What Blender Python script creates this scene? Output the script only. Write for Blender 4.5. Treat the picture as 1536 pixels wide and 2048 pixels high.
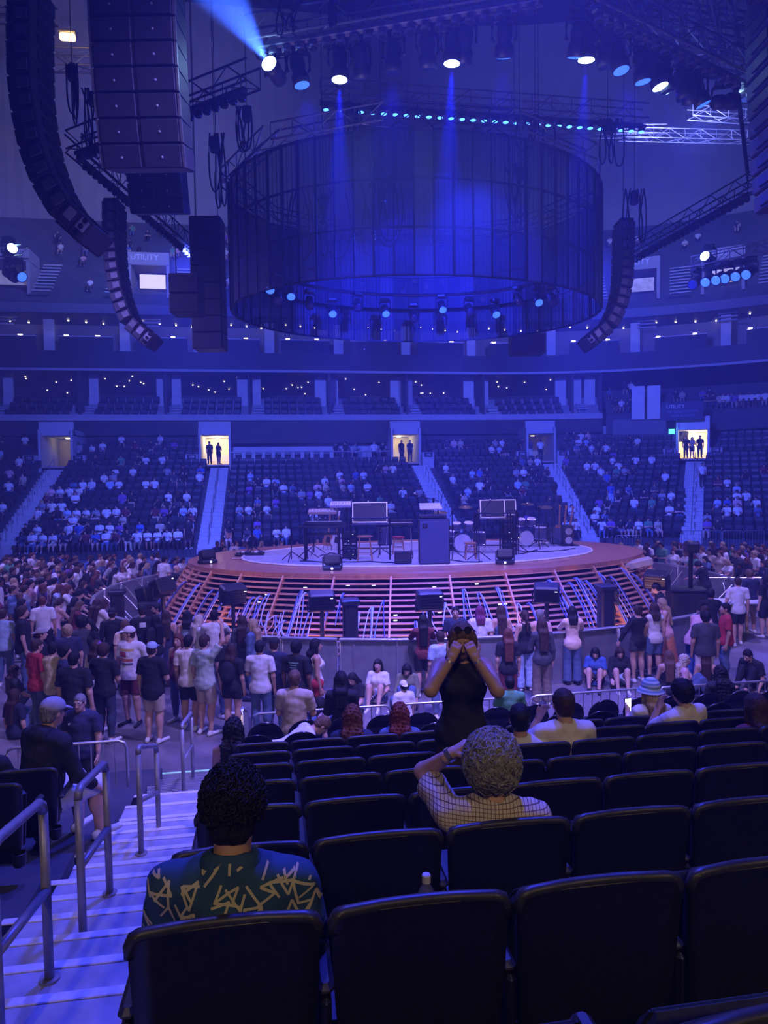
import bpy, bmesh, math, random
import numpy as np
from mathutils import Vector, Matrix
from mathutils.bvhtree import BVHTree
random.seed(7)
RNG = np.random.default_rng(7)
SC = bpy.context.scene
COL = SC.collection
for _o in list(bpy.data.objects):
    bpy.data.objects.remove(_o)
PI = math.pi

# ---------------------------------------------------------------- camera
FPX = 1420.0
CAM = Vector((-4.67, -22.15, 4.5))
YAW, PITCH, ROLL = math.radians(9.0), math.atan(74 / FPX), 0.0135
FWD0 = Vector((math.sin(YAW), math.cos(YAW), 0))
RIGHT0 = Vector((math.cos(YAW), -math.sin(YAW), 0))
FWD = FWD0 * math.cos(PITCH) - Vector((0, 0, 1)) * math.sin(PITCH)
UP0 = RIGHT0.cross(FWD)
UPC = UP0 * math.cos(ROLL) + RIGHT0 * math.sin(ROLL)
RIGHTC = RIGHT0 * math.cos(ROLL) - UP0 * math.sin(ROLL)
cam = bpy.data.cameras.new('camera')
cam.sensor_fit = 'VERTICAL'
cam.sensor_height = 36.0
cam.lens = 36.0 * FPX / 2048
cam.clip_start, cam.clip_end = 0.05, 400
camo = bpy.data.objects.new('camera', cam)
COL.objects.link(camo)
_m = Matrix((RIGHTC, UPC, -FWD)).transposed().to_4x4()
_m.translation = CAM
camo.matrix_world = _m
SC.camera = camo

def ray(px, py):
    return FWD + RIGHTC * ((px - 768) / FPX) + UPC * ((1024 - py) / FPX)
def at_z(px, py, z):
    d = ray(px, py)
    return CAM + d * ((z - CAM.z) / d.z)
def at_v(px, py, v):
    d = ray(px, py)
    return CAM + d * ((v - CAM.y) / d.y)
def at_depth(px, py, Z):
    return CAM + ray(px, py) * Z
def rel(u, v, z):
    """metres along the rows and away from the camera, height above the arena floor"""
    return Vector((CAM.x + u, CAM.y + v, z))
def hor(X, Z, z):
    p = CAM + RIGHT0 * X + FWD0 * Z
    return Vector((p.x, p.y, z))

# ---------------------------------------------------------------- world, light, exposure
SC.view_settings.view_transform = 'Standard'
SC.view_settings.look = 'None'
SC.view_settings.gamma = 1.0
SC.view_settings.use_curve_mapping = False
SC.view_settings.exposure = 0.1
W = bpy.data.worlds.new('arena_air')
SC.world = W
W.use_nodes = True
W.node_tree.nodes['Background'].inputs[0].default_value = (0.10, 0.12, 1.0, 1)
W.node_tree.nodes['Background'].inputs[1].default_value = 0.02

_v = W.node_tree.nodes.new('ShaderNodeVolumeScatter')      # thin stage haze through the whole hall
_v.inputs['Color'].default_value = (0.36, 0.42, 1.0, 1)
_v.inputs['Density'].default_value = 0.0058
_v.inputs['Anisotropy'].default_value = 0.25
W.node_tree.links.new(_v.outputs[0], W.node_tree.nodes['World Output'].inputs['Volume'])
SC.cycles.max_bounces = 5
SC.cycles.diffuse_bounces = 2
SC.cycles.glossy_bounces = 2
SC.cycles.volume_bounces = 0
SC.cycles.transparent_max_bounces = 10
SC.cycles.use_adaptive_sampling = True
SC.cycles.adaptive_threshold = 0.09
SC.cycles.adaptive_min_samples = 8

BLUE = (0.02, 0.035, 1.0)
SKYB = (0.10, 0.28, 1.0)
VIOLET = (0.27, 0.20, 1.0)
WARM = (1.0, 0.72, 0.42)

def aim(o, p, q):
    o.location = p
    o.rotation_euler = (Vector(q) - Vector(p)).to_track_quat('-Z', 'Y').to_euler()
def spot(name, p, q, power, color, angle, blend=0.4, radius=0.15):
    l = bpy.data.lights.new(name, 'SPOT')
    l.energy, l.color = power, color
    l.spot_size, l.spot_blend, l.shadow_soft_size = math.radians(angle), blend, radius
    o = bpy.data.objects.new(name, l)
    COL.objects.link(o)
    aim(o, p, q)
    return o
def point(name, p, power, color, radius=0.1):
    l = bpy.data.lights.new(name, 'POINT')
    l.energy, l.color, l.shadow_soft_size = power, color, radius
    o = bpy.data.objects.new(name, l)
    COL.objects.link(o)
    o.location = p
    return o

# wash lights of the rig (no fixtures, some within the view) and the house lights over our stand
DEEP = (0.06, 0.08, 1.0)
spot('wash_light', hor(4, 6.5, 16), hor(-4, 14.5, 0), 15000, VIOLET, 64, 0.8, 0.5)
spot('wash_light', hor(1, 6.5, 16), hor(6, 16, 0), 15000, VIOLET, 62, 0.8, 0.5)
spot('wash_light', hor(-15, 20, 16), hor(-8.5, 23, 0), 13000, VIOLET, 95, 0.9, 0.5)
spot('wash_light', hor(17, 22, 16), hor(11, 25, 0), 13000, VIOLET, 95, 0.9, 0.5)
spot('wash_light', (-2, 2, 9.2), (0, 0, 2), 1100, (0.34, 0.22, 1.0), 140, 0.9, 0.4)
spot('wash_light', (2, 1, 9.2), (0, 0, 2), 1100, (0.34, 0.22, 1.0), 140, 0.9, 0.4)
spot('far_fill', (-8, 9, 14.0), (-9, 27, 5), 34000, (0.07, 0.10, 1.0), 118, 0.9, 0.5)  # added mid-air lamps without fixtures, brightening the far stand and suites
spot('far_fill', (9, 8, 14.0), (20, 24, 6), 32000, (0.06, 0.085, 1.0), 118, 0.9, 0.5)
spot('blue_wash', (-6, -10, 22), (-5.8, -17, 1.5), 10500, (0.10, 0.10, 1.0), 40, 0.9, 0.5)
spot('blue_wash', (-1, -11, 19), (-1.5, -17, 1), 19000, (0.03, 0.04, 1.0), 62, 0.9, 0.5)
spot('curtain_wash', (-10, 20, 24), (-22, 50, 36), 24000, (0.17, 0.21, 1.0), 100, 0.9, 0.6)
spot('curtain_wash', (20, 16, 24), (32, 40, 34), 18000, (0.17, 0.21, 1.0), 100, 0.9, 0.6)
spot('house_light', (-9, -34, 15), (-3, -17, 2), 1900, WARM, 70, 0.9, 0.4)
spot('house_light', (5, -34, 15), (1, -17, 2), 1600, WARM, 70, 0.9, 0.4)
# ---------------------------------------------------------------- materials
MATS = {}
def mat(name, col, rough=0.6, metal=0.0, var=0.12, scale=8.0, bump=0.0, emit=None, strength=0.0, spec=0.5,
        alpha=1.0, stretch=None, trans=0.0, coat=0.0):
    if name in MATS:
        return MATS[name]
    m = bpy.data.materials.new(name)
    m.use_nodes = True
    nt = m.node_tree
    b = nt.nodes['Principled BSDF']
    b.inputs['Base Color'].default_value = (*col, 1)
    b.inputs['Roughness'].default_value = rough
    b.inputs['Metallic'].default_value = metal
    b.inputs['Specular IOR Level'].default_value = spec
    b.inputs['Transmission Weight'].default_value = trans
    b.inputs['Coat Weight'].default_value = coat
    m.diffuse_color = (*col, 1)
    if var > 0 or bump > 0:
        tc = nt.nodes.new('ShaderNodeTexCoord')
        src = tc.outputs['Object']
        if stretch:
            mp = nt.nodes.new('ShaderNodeMapping')
            mp.inputs['Scale'].default_value = stretch
            nt.links.new(src, mp.inputs[0])
            src = mp.outputs[0]
        n = nt.nodes.new('ShaderNodeTexNoise')
        n.inputs['Scale'].default_value = scale
        n.inputs['Detail'].default_value = 4
        nt.links.new(src, n.inputs['Vector'])
        if var > 0:
            r = nt.nodes.new('ShaderNodeValToRGB')
            e = r.color_ramp.elements
            e[0].position, e[1].position = 0.3, 0.7
            e[0].color = (*[max(0, c * (1 - var)) for c in col], 1)
            e[1].color = (*[min(1, c * (1 + var)) for c in col], 1)
            nt.links.new(n.outputs[0], r.inputs[0])
            nt.links.new(r.outputs[0], b.inputs['Base Color'])
        if bump > 0:
            bp = nt.nodes.new('ShaderNodeBump')
            bp.inputs['Strength'].default_value = bump
            bp.inputs['Distance'].default_value = 0.02
            nt.links.new(n.outputs[0], bp.inputs['Height'])
            nt.links.new(bp.outputs[0], b.inputs['Normal'])
    if emit:
        b.inputs['Emission Color'].default_value = (*emit, 1)
        b.inputs['Emission Strength'].default_value = strength
    if alpha < 1:
        b.inputs['Alpha'].default_value = alpha
    MATS[name] = m
    return m

# ---------------------------------------------------------------- mesh builder
class MB:
    def __init__(s):
        s.v, s.f = [], []
    def add(s, vs, fs):
        n = len(s.v)
        s.v += [tuple(p) for p in vs]
        s.f += [tuple(i + n for i in f) for f in fs]
        return s
    def box(s, c, size, rz=0.0, M=None):
        hx, hy, hz = size[0] / 2, size[1] / 2, size[2] / 2
        ps = [Vector((x, y, z)) for z in (-hz, hz) for x, y in ((-hx, -hy), (hx, -hy), (hx, hy), (-hx, hy))]
        if M is None:
            M = Matrix.Rotation(rz, 3, 'Z')
        c = Vector(c)
        return s.add([c + M @ p for p in ps], [(3, 2, 1, 0), (4, 5, 6, 7), (0, 1, 5, 4), (1, 2, 6, 5), (2, 3, 7, 6), (3, 0, 4, 7)])
    def bbox(s, c, size, bev, rz=0.0, M=None):
        """box with chamfered edges"""
        hx, hy, hz = [k / 2 for k in size]
        b = min(bev, hx * .9, hy * .9, hz * .9)
        if M is None:
            M = Matrix.Rotation(rz, 3, 'Z')
        c = Vector(c)
        rings = []
        for z, k in ((-hz, b), (-hz + b, 0), (hz - b, 0), (hz, b)):
            x, y = hx - k, hy - k
            q = b if k == 0 else b * .4
            rings.append([(x - q, -y), (x, -y + q), (x, y - q), (x - q, y), (-x + q, y), (-x, y - q), (-x, -y + q), (-x + q, -y)])
        zs = (-hz, -hz + b, hz - b, hz)
        vs = [c + M @ Vector((x, y, zs[i])) for i, r in enumerate(rings) for x, y in r]
        fs = [tuple(reversed(range(8))), tuple(range(24, 32))]
        for i in range(3):
            for j in range(8):
                k = (j + 1) % 8
                fs.append((i * 8 + j, i * 8 + k, i * 8 + 8 + k, i * 8 + 8 + j))
        return s.add(vs, fs)
    def cone(s, p, q, r0, r1, n=8, caps=True):
        p, q = Vector(p), Vector(q)
        d = q - p
        if d.length < 1e-6:
            return s
        t = d.to_track_quat('Z', 'Y').to_matrix()
        vs = []
        for c, r in ((p, r0), (q, r1)):
            for i in range(n):
                a = 2 * PI * i / n
                vs.append(c + t @ Vector((math.cos(a) * r, math.sin(a) * r, 0)))
        fs = [(i, (i + 1) % n, n + (i + 1) % n, n + i) for i in range(n)]
        if caps:
            fs += [tuple(reversed(range(n))), tuple(range(n, 2 * n))]
        return s.add(vs, fs)
    def cyl(s, p, q, r, n=8):
        return s.cone(p, q, r, r, n)
    def tube(s, pts, r, n=6, closed=False):
        pts = [Vector(p) for p in pts]
        m = len(pts)
        vs, fs = [], []
        up = Vector((0.013, 0.021, 1))
        for i, p in enumerate(pts):
            a = pts[(i - 1) % m] if closed or i > 0 else p
            b = pts[(i + 1) % m] if closed or i < m - 1 else p
            d = (b - a).normalized()
            x = d.cross(up)
            if x.length < 0.05:
                x = d.cross(Vector((1, 0, 0)))
            x.normalize()
            y = x.cross(d)
            rr = r[i] if isinstance(r, (list, tuple)) else r
            for k in range(n):
                an = 2 * PI * k / n
                vs.append(p + (x * math.cos(an) + y * math.sin(an)) * rr)
        for i in range(m if closed else m - 1):
            j = (i + 1) % m
            for k in range(n):
                l = (k + 1) % n
                fs.append((i * n + k, j * n + k, j * n + l, i * n + l))
        if not closed:
            fs += [tuple(range(n)), tuple(reversed(range((m - 1) * n, m * n)))]
        return s.add(vs, fs)
    def lathe(s, prof, c=(0, 0, 0), n=16, M=None):
        """prof = [(r, z)] bottom to top"""
        c = Vector(c)
        M = M or Matrix.Identity(3)
        vs = [c + M @ Vector((r * math.cos(2 * PI * k / n), r * math.sin(2 * PI * k / n), z)) for r, z in prof for k in range(n)]
        fs = []
        for i in range(len(prof) - 1):
            for k in range(n):
                l = (k + 1) % n
                fs.append((i * n + k, i * n + l, (i + 1) * n + l, (i + 1) * n + k))
        fs += [tuple(reversed(range(n))), tuple(range((len(prof) - 1) * n, len(prof) * n))]
        return s.add(vs, fs)
    def prism(s, poly, M, depth):
        """flat outline (x, y) extruded along local z, M = 4x4"""
        n = len(poly)
        vs = [M @ Vector((x, y, z)) for z in (-depth / 2, depth / 2) for x, y in poly]
        fs = [tuple(reversed(range(n))), tuple(range(n, 2 * n))]
        fs += [(i, (i + 1) % n, n + (i + 1) % n, n + i) for i in range(n)]
        return s.add(vs, fs)
    def mesh(s, name='mesh', smooth=False):
        me = bpy.data.meshes.new(name)
        me.from_pydata(s.v, [], s.f)
        me.update()
        if smooth:
            me.polygons.foreach_set('use_smooth', [True] * len(me.polygons))
        return me
    def build(s, name, m, parent=None, smooth=False):
        me = s.mesh(name, smooth)
        me.materials.append(m)
        return link(name, me, parent)

def link(name, data, parent=None, M=None):
    o = bpy.data.objects.new(name, data)
    COL.objects.link(o)
    if parent is not None:
        o.parent = parent
    if M is not None:
        if parent is not None:
            o.matrix_parent_inverse = Matrix.Identity(4)
        o.matrix_basis = M
    return o
def empty(name, loc=(0, 0, 0), rz=0.0):
    o = bpy.data.objects.new(name, None)
    COL.objects.link(o)
    o.empty_display_size = 0.1
    o.location = loc
    o.rotation_euler = (0, 0, rz)
    return o
def tag(o, label=None, cat=None, group=None, kind=None):
    if label:
        o['label'] = label
    if cat:
        o['category'] = cat
    if group:
        o['group'] = group
    if kind:
        o['kind'] = kind
    return o
def struct(mb, name, m, smooth=False, parent=None):
    o = mb.build(name, m, parent, smooth)
    if parent is None:
        o['kind'] = 'structure'
    return o
def copy_tree(o, parent=None):
    c = o.copy()
    COL.objects.link(c)
    c.parent = parent
    for ch in o.children:
        copy_tree(ch, c)
    return c
def TR(p, rz=0.0, s=1.0):
    return Matrix.Translation(Vector(p)) @ Matrix.Rotation(rz, 4, 'Z') @ Matrix.Scale(s, 4)
def frame(p, xdir, zdir):
    """4x4 with local x along xdir and local z near zdir"""
    x = Vector(xdir).normalized()
    z = Vector(zdir)
    z = (z - x * z.dot(x)).normalized()
    y = z.cross(x)
    m = Matrix((x, y, z)).transposed().to_4x4()
    m.translation = Vector(p)
    return m
def text_mesh(txt, size, depth=0.004):
    cu = bpy.data.curves.new('lettering', 'FONT')
    cu.body, cu.size, cu.extrude = txt, size, depth
    cu.align_x, cu.align_y = 'CENTER', 'CENTER'
    cu.resolution_u = 2
    o = bpy.data.objects.new('lettering', cu)
    COL.objects.link(o)
    dg = bpy.context.evaluated_depsgraph_get()
    me = bpy.data.meshes.new_from_object(o.evaluated_get(dg))
    bpy.data.objects.remove(o)
    return me
def text_obj(name, txt, size, m, M, parent=None, depth=0.004):
    me = text_mesh(txt, size, depth)
    me.materials.clear()
    me.materials.append(m)
    return link(name, me, parent, M)

CONCRETE = mat('concrete_floor', (0.20, 0.18, 0.185), 0.40, var=0.45, scale=1.1, bump=0.05)
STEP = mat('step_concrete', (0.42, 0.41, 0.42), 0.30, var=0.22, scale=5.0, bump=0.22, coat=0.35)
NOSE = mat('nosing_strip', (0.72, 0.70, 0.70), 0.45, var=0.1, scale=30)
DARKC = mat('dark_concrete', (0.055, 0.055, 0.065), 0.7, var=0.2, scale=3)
BLACKP = mat('black_plastic', (0.012, 0.012, 0.015), 0.42, var=0.2, scale=30)
BLACKM = mat('black_metal', (0.018, 0.018, 0.02), 0.4, 0.4, var=0.2, scale=20)
STEEL = mat('steel', (0.55, 0.55, 0.58), 0.32, 0.9, var=0.08, scale=20)
ALU = mat('aluminium', (0.70, 0.70, 0.72), 0.35, 0.85, var=0.08, scale=25)
GREYP = mat('rail_paint', (0.30, 0.29, 0.30), 0.38, 0.2, var=0.12, scale=20)
WALLG = mat('stand_wall_paint', (0.46, 0.46, 0.50), 0.8, var=0.06, scale=2)
WHITEW = mat('white_wall_paint', (0.72, 0.72, 0.75), 0.8, var=0.05, scale=2)
DARKW = mat('dark_fascia', (0.035, 0.035, 0.045), 0.6, var=0.15, scale=3)
CURTAIN = mat('grey_curtain', (0.34, 0.34, 0.38), 0.95, var=0.08, scale=0.6)
FSEAT = mat('far_seat_plastic', (0.028, 0.028, 0.036), 0.5, var=0.2, scale=10)
LAMPW = mat('warm_downlight', (1, 0.9, 0.7), 0.5, var=0, emit=(1.0, 0.86, 0.62), strength=14)
LAMPS = mat('soft_warm_light', (1, 0.9, 0.75), 0.5, var=0, emit=(1.0, 0.82, 0.58), strength=2.2)
def ordn(i):
    """ordinal in words, 0 = first"""
    n = i + 1
    base = ('', 'first', 'second', 'third', 'fourth', 'fifth', 'sixth', 'seventh', 'eighth', 'ninth', 'tenth', 'eleventh', 'twelfth', 'thirteenth', 'fourteenth', 'fifteenth', 'sixteenth', 'seventeenth', 'eighteenth', 'nineteenth')
    tens = ('', '', 'twent', 'thirt', 'fort', 'fift', 'sixt', 'sevent', 'eight', 'ninet')
    if n >= 100:
        return 'hundredth' if n == 100 else 'hundred-and-' + ordn(n - 101)
    if n < 20:
        return base[n]
    return tens[n // 10] + ('ieth' if n % 10 == 0 else 'y-' + base[n % 10])
# ---------------------------------------------------------------- arena shell
def proj(p):
    d = Vector(p) - CAM
    z = d.dot(FWD)
    return 768 + FPX * d.dot(RIGHTC) / z, 1024 - FPX * d.dot(UPC) / z, z
def PB(s, d):
    """far stand path: straight, then curving towards us on the right; s along it, d outward"""
    if s <= 0:
        return 12.1 + s, 19.5 + d, 0.0
    a = s / 26.0
    return 12.1 + (14.7 + d) * math.sin(a), 4.8 + (14.7 + d) * math.cos(a), a
def PV(s, d, z):
    x, y, a = PB(s, d)
    return Vector((x, y, z))
def PM(s, d, z):
    """frame on the far stand: local -y faces the arena"""
    x, y, a = PB(s, d)
    return Matrix.Translation((x, y, z)) @ Matrix.Rotation(-a, 4, 'Z')
def s_at(px, d, z):
    lo, hi = -44.0, 36.0
    for _ in range(40):
        m = (lo + hi) / 2
        if proj(PV(m, d, z))[0] < px:
            lo = m
        else:
            hi = m
    return (lo + hi) / 2
def sweep(mb, prof, s0, s1, closed=False):
    n = max(1, int(math.ceil((s1 - s0) / 2.2)))
    if s1 <= 0:
        n = 1
    k = len(prof)
    vs, fs = [], []
    for i in range(n + 1):
        s = s0 + (s1 - s0) * i / n
        vs += [PV(s, d, z) for d, z in prof]
    for i in range(n):
        for j in range(k if closed else k - 1):
            l = (j + 1) % k
            fs.append((i * k + j, (i + 1) * k + j, (i + 1) * k + l, i * k + l))
    if closed:
        fs += [tuple(range(k)), tuple(reversed(range(n * k, (n + 1) * k)))]
    return mb.add(vs, fs)
def sweep2(mb, prof, s0, s1, closed=False):
    if s0 < 0 < s1:
        sweep(mb, prof, s0, 0, closed)
        return sweep(mb, prof, 0, s1, closed)
    return sweep(mb, prof, s0, s1, closed)

S0, S1 = -44.0, 34.0
ROWS = [(0.94 * i, 0.45 + 0.41 * i) for i in range(12)]        # (d, tread height)
UROWS = [(11.6 + 0.92 * i, 5.55 + 0.52 * i) for i in range(5)]
PORTALS = [s_at(px, 11.3, 6.2) for px in (112, 430, 812, 1082, 1385)]
PW = 1.15

m = MB().box((0, 0, -0.1), (120, 120, 0.2))
struct(m, 'floor', CONCRETE)

m = MB()
prof = [(-0.45, 0.0)]
for d, z in ROWS:
    prof += [(d - 0.45, z), (d + 0.49, z)]
prof += [(16.2, ROWS[-1][1] + 0.02)]
sweep2(m, prof, S0, S1)
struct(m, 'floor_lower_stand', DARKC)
m = MB()
cuts = [S0] + sum([[p - PW, p + PW] for p in PORTALS], []) + [S1]
SEGS = [(cuts[i], cuts[i + 1]) for i in range(0, len(cuts), 2)]
LOGE = (PORTALS[1] + PW, PORTALS[2] - PW)
for a, b in SEGS:
    if abs(a - LOGE[0]) < 0.01:
        continue
    prof = [(11.15, 4.9)]
    for d, z in UROWS:
        prof += [(d - 0.44, z), (d + 0.48, z)]
    prof += [(16.2, 7.66)]
    sweep2(m, prof, a, b)
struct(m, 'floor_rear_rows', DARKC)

m = MB()
sweep2(m, [(15.9, 5.0), (15.9, 8.3)], S0, S1)
struct(m, 'wall_far', WALLG)

# portals with lit concourse behind them
FLOORW = mat('concourse_floor', (0.5, 0.42, 0.34), 0.5, var=0.1)
for i, s in enumerate(PORTALS):
    w = PW
    m = MB()
    for sg in (-1, 1):
        for dd, z0, z1, t in ((13.6, 5.0, 8.0, 4.7),):
            c = PM(s, 0, 0) @ Vector((0, 0, 0))
            M = PM(s, dd, (z0 + z1) / 2)
            m.box(M @ Vector((sg * (w - 0.08), 0, 0)), (0.16, t, z1 - z0), M=M.to_3x3())
    M = PM(s, 11.4, 8.05)
    m.box(M @ Vector((0, 0.3, 0)), (2 * w, 0.25, 1.0), M=M.to_3x3())
    M = PM(s, 13.6, 7.62)
    m.box(M.translation, (2 * w, 4.4, 0.1), M=M.to_3x3())
    struct(m, 'wall_portal', WALLG if i != 4 else WHITEW)
    m = MB()
    M = PM(s, 13.6, 5.36)
    m.box(M.translation, (2 * w, 4.8, 0.12), M=M.to_3x3())
    struct(m, 'floor_portal', FLOORW)
    m = MB()
    M = PM(s, 15.85, 6.45)
    m.box(M.translation, (2 * w - 0.3, 0.06, 2.1), M=M.to_3x3())
    struct(m, 'wall_concourse', mat('concourse_wall', (0.8, 0.7, 0.52), 0.8, var=0.1, scale=2))
    m = MB()
    M = PM(s, 14.4, 7.5)
    m.cyl(M.translation, M.translation + Vector((0, 0, 0.06)), 0.16, 12)
    o = m.build('ceiling_lamp', LAMPS)
    tag(o, 'round warm lamp in the ceiling of the %s stand doorway' % ('leftmost', 'second', 'middle', 'fourth', 'rightmost')[i], 'lamp', 'doorway lamps of the far stand')
    point('doorway_light', PM(s, 14.4, 7.3).translation, (9, 150, 50, 1.5, 190)[i], (1.0, 0.80, 0.52), 0.15)

# stair flights of the far stand
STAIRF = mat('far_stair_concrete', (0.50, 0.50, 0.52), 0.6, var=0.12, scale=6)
for i, s in enumerate(PORTALS):
    s += (0.1, 0.35, 0.9, 0.6, 0.2)[i]
    m = MB()
    for k, (d, z) in enumerate(ROWS):
        for h in (0, 1):
            M = PM(s, d - 0.49 + 0.47 * h + 0.235, z - 0.14 + 0.205 * h)
            m.box(M.translation, (1.25, 0.47, 0.3), M=M.to_3x3())
    struct(m, 'stair_flight', STAIRF)
    o = empty('stair_handrail')
    for k in range(0, 12, 2):
        d, z = ROWS[k]
        MB().tube([PV(s, d, z), PV(s, d, z + .9), PV(s, d + .05, z + .95), PV(s, d + 0.89, z + 1.34), PV(s, d + .94, z + 1.31), PV(s, d + .94, z + .41)], .022, 6).build('rail_loop', GREYP, o)
    tag(o, 'thin grey centre handrail on the %s far stair flight' % ('leftmost', 'second', 'middle', 'fourth', 'rightmost')[i], 'handrail', 'far stair handrails')

# low end blocks beside the portals with section numbers
SIGNB = mat('sign_board', (0.01, 0.01, 0.015), 0.5, var=0)
SIGNT = mat('sign_lettering', (0.75, 0.78, 0.85), 0.6, var=0)
for i, sg, txt in ((0, -1, '103'), (0, 1, '104'), (1, -1, '104'), (2, 1, '106'), (3, -1, '106'), (3, 1, '107'), (4, -1, '107'), (4, 1, '108')):
    s = PORTALS[i] + sg * (PW + 0.45)
    M = PM(s, 11.0, 5.55)
    m = MB().bbox(M.translation, (0.9, 0.5, 1.25), 0.03, M=M.to_3x3())
    o = struct(m, 'wall_end_block', WALLG)
    root = empty('section_sign')
    root.matrix_world = PM(s + sg * 0.0, 10.72, 5.98)
    tag(root, 'small black sign with section number %s on the %s side of the %s doorway' % (txt, 'left' if sg < 0 else 'right', ('leftmost', 'second', 'middle', 'fourth', 'rightmost')[i]), 'sign', 'section number signs')
    MB().box((0, 0, 0), (0.62, 0.03, 0.34)).build('board', SIGNB, root)
    text_obj('lettering', txt, 0.26, SIGNT, Matrix.Translation((0, -0.02, 0)) @ Matrix.Rotation(PI / 2, 4, 'X'), root)

# suite level ----------------------------------------------------------------
SUITE_END = 9.0
m = MB()
sweep2(m, [(14.5, 7.75), (14.5, 8.85), (14.7, 8.85), (14.7, 7.75)], S0, SUITE_END, True)
struct(m, 'wall_suite_fascia', DARKW)
m = MB()
sweep2(m, [(14.3, 8.85), (14.3, 9.3), (14.75, 9.3), (14.75, 8.85)], S0, SUITE_END, True)
M = PM(SUITE_END, 14.6, 8.6)
struct(m, 'trim_suite_ledge', WALLG)
m = MB()
sweep2(m, [(14.7, 9.0), (15.9, 9.0), (15.9, 9.6), (16.9, 9.6), (16.9, 10.2), (18.0, 10.2), (18.0, 10.9), (18.2, 10.9), (18.2, 10.2), (23, 10.2)], S0, SUITE_END)
struct(m, 'floor_suites', mat('suite_riser', (0.30, 0.30, 0.33), 0.7, var=0.1))
m = MB()
sweep2(m, [(23, 10), (23, 13.2)], S0, SUITE_END)
struct(m, 'wall_suite_back', mat('suite_back_wall', (0.10, 0.075, 0.09), 0.7, var=0.3, scale=0.8))
m = MB()
sweep2(m, [(17.8, 13.0), (23, 11.7)], S0, SUITE_END)
struct(m, 'ceiling_suites', mat('suite_ceiling', (0.16, 0.13, 0.14), 0.8, var=0.15, scale=0.7))
m = MB()
sweep2(m, [(14.9, 12.75), (14.9, 14.1), (19.6, 14.1)], S0, S1)
sweep2(m, [(15.0, 16.9), (23, 16.9)], S0, S1)
sweep2(m, [(14.9, 12.75), (18, 12.75)], S0, SUITE_END)
struct(m, 'wall_club_fascia', DARKW)
m = MB()
sweep2(m, [(14.75, 12.6), (14.75, 12.78), (14.95, 12.78), (14.95, 12.6)], S0, S1, True)
struct(m, 'trim_club_fascia', WALLG)
m = MB()
sweep2(m, [(15.0, 16.9), (15.0, 17.6), (15.3, 17.6), (15.3, 16.9)], S0, S1, True)
struct(m, 'trim_upper_edge', mat('upper_edge', (0.20, 0.20, 0.24), 0.8, var=0.1))

BAY = 6.35
s339 = s_at(339, 18.0, 11.5)
bays = [s339 + BAY * k for k in range(-5, 8)]
bays = [b for b in bays if S0 < b < SUITE_END - 0.2] + [SUITE_END]
mw, md = MB(), MB()
lamp_m = MB()
for bi, b in enumerate(bays):
    # partition and pillars beside it
    for off, wd in ((-0.55, 0.9), (0.55, 0.7)):
        if b + off < S0 or b + off > SUITE_END:
            continue
        M = PM(b + off, 18.1, 11.6)
        mw.box(M.translation, (wd, 0.3, 2.8), M=M.to_3x3())
    M = PM(b, 17.2, 11.0)
    md.box(M.translation, (0.18, 3.0, 3.4), M=M.to_3x3())
    for k in range(7):
        ss = b + 0.9 + (BAY - 1.8) * random.random()
        if ss > SUITE_END:
            continue
        dd_ = 18.4 + 4.2 * random.random()
        p = PV(ss, dd_, 12.97 - .25 * (dd_ - 17.8))
        lamp_m.cyl(p, p - Vector((0, 0, 0.04)), 0.032, 6)
struct(mw, 'wall_suite_pillars', WHITEW)
struct(md, 'wall_suite_partitions', DARKW)
o = lamp_m.build('suite_downlights', LAMPW)
tag(o, 'scattered tiny warm downlights in the suite ceilings', 'downlights', kind='stuff')
# stairs between the suite seating blocks
m = MB()
for b in bays[:-1]:
    for k in range(6):
        M = PM(b + 0.75, 15.0 + 0.5 * k, 9.1 + 0.24 * k)
        m.box(M.translation, (0.8, 0.5, 0.12), M=M.to_3x3())
struct(m, 'stair_suites', WALLG)

# club level boxes above the suites
CLUBW = mat('club_wall', (0.24, 0.23, 0.27), 0.8, var=0.1, scale=1)
m = MB()
sweep2(m, [(19.5, 14.0), (19.5, 16.9)], S0, S1)
struct(m, 'wall_club_back', CLUBW)
mw, mp, lm = MB(), MB(), MB()
nb = int((S1 - S0) / 5.6)
for k in range(nb):
    s = S0 + 5.6 * k + 2.2
    M = PM(s, 16.6, 14.75)
    mp.box(M.translation, (3.9, 0.2, 1.3), M=M.to_3x3())
    M = PM(s, 16.5, 15.43)
    mw.box(M.translation, (3.9, 0.3, 0.07), M=M.to_3x3())
    M = PM(s + 2.75, 17.2, 15.5)
    mw.box(M.translation, (0.75, 0.25, 2.7), M=M.to_3x3())
    for q in (-1.4, 0.9):
        p = PV(s + q, 16.4, 15.5)
        lm.box(p, (0.3, 0.12, 0.05))
    for q in range(4):
        p = PV(s + 1.2 * q - 1.5, 17.5 + 0.5 * q, 16.85)
        lm.cyl(p, p - Vector((0, 0, 0.05)), 0.06, 6)
struct(mp, 'wall_club_fronts', DARKW)
struct(mw, 'trim_club_ledges', WHITEW)
o = lm.build('club_lamps', LAMPW)
tag(o, 'row of tiny warm lamps along the club level ledges', 'lamps', kind='stuff')

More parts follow.
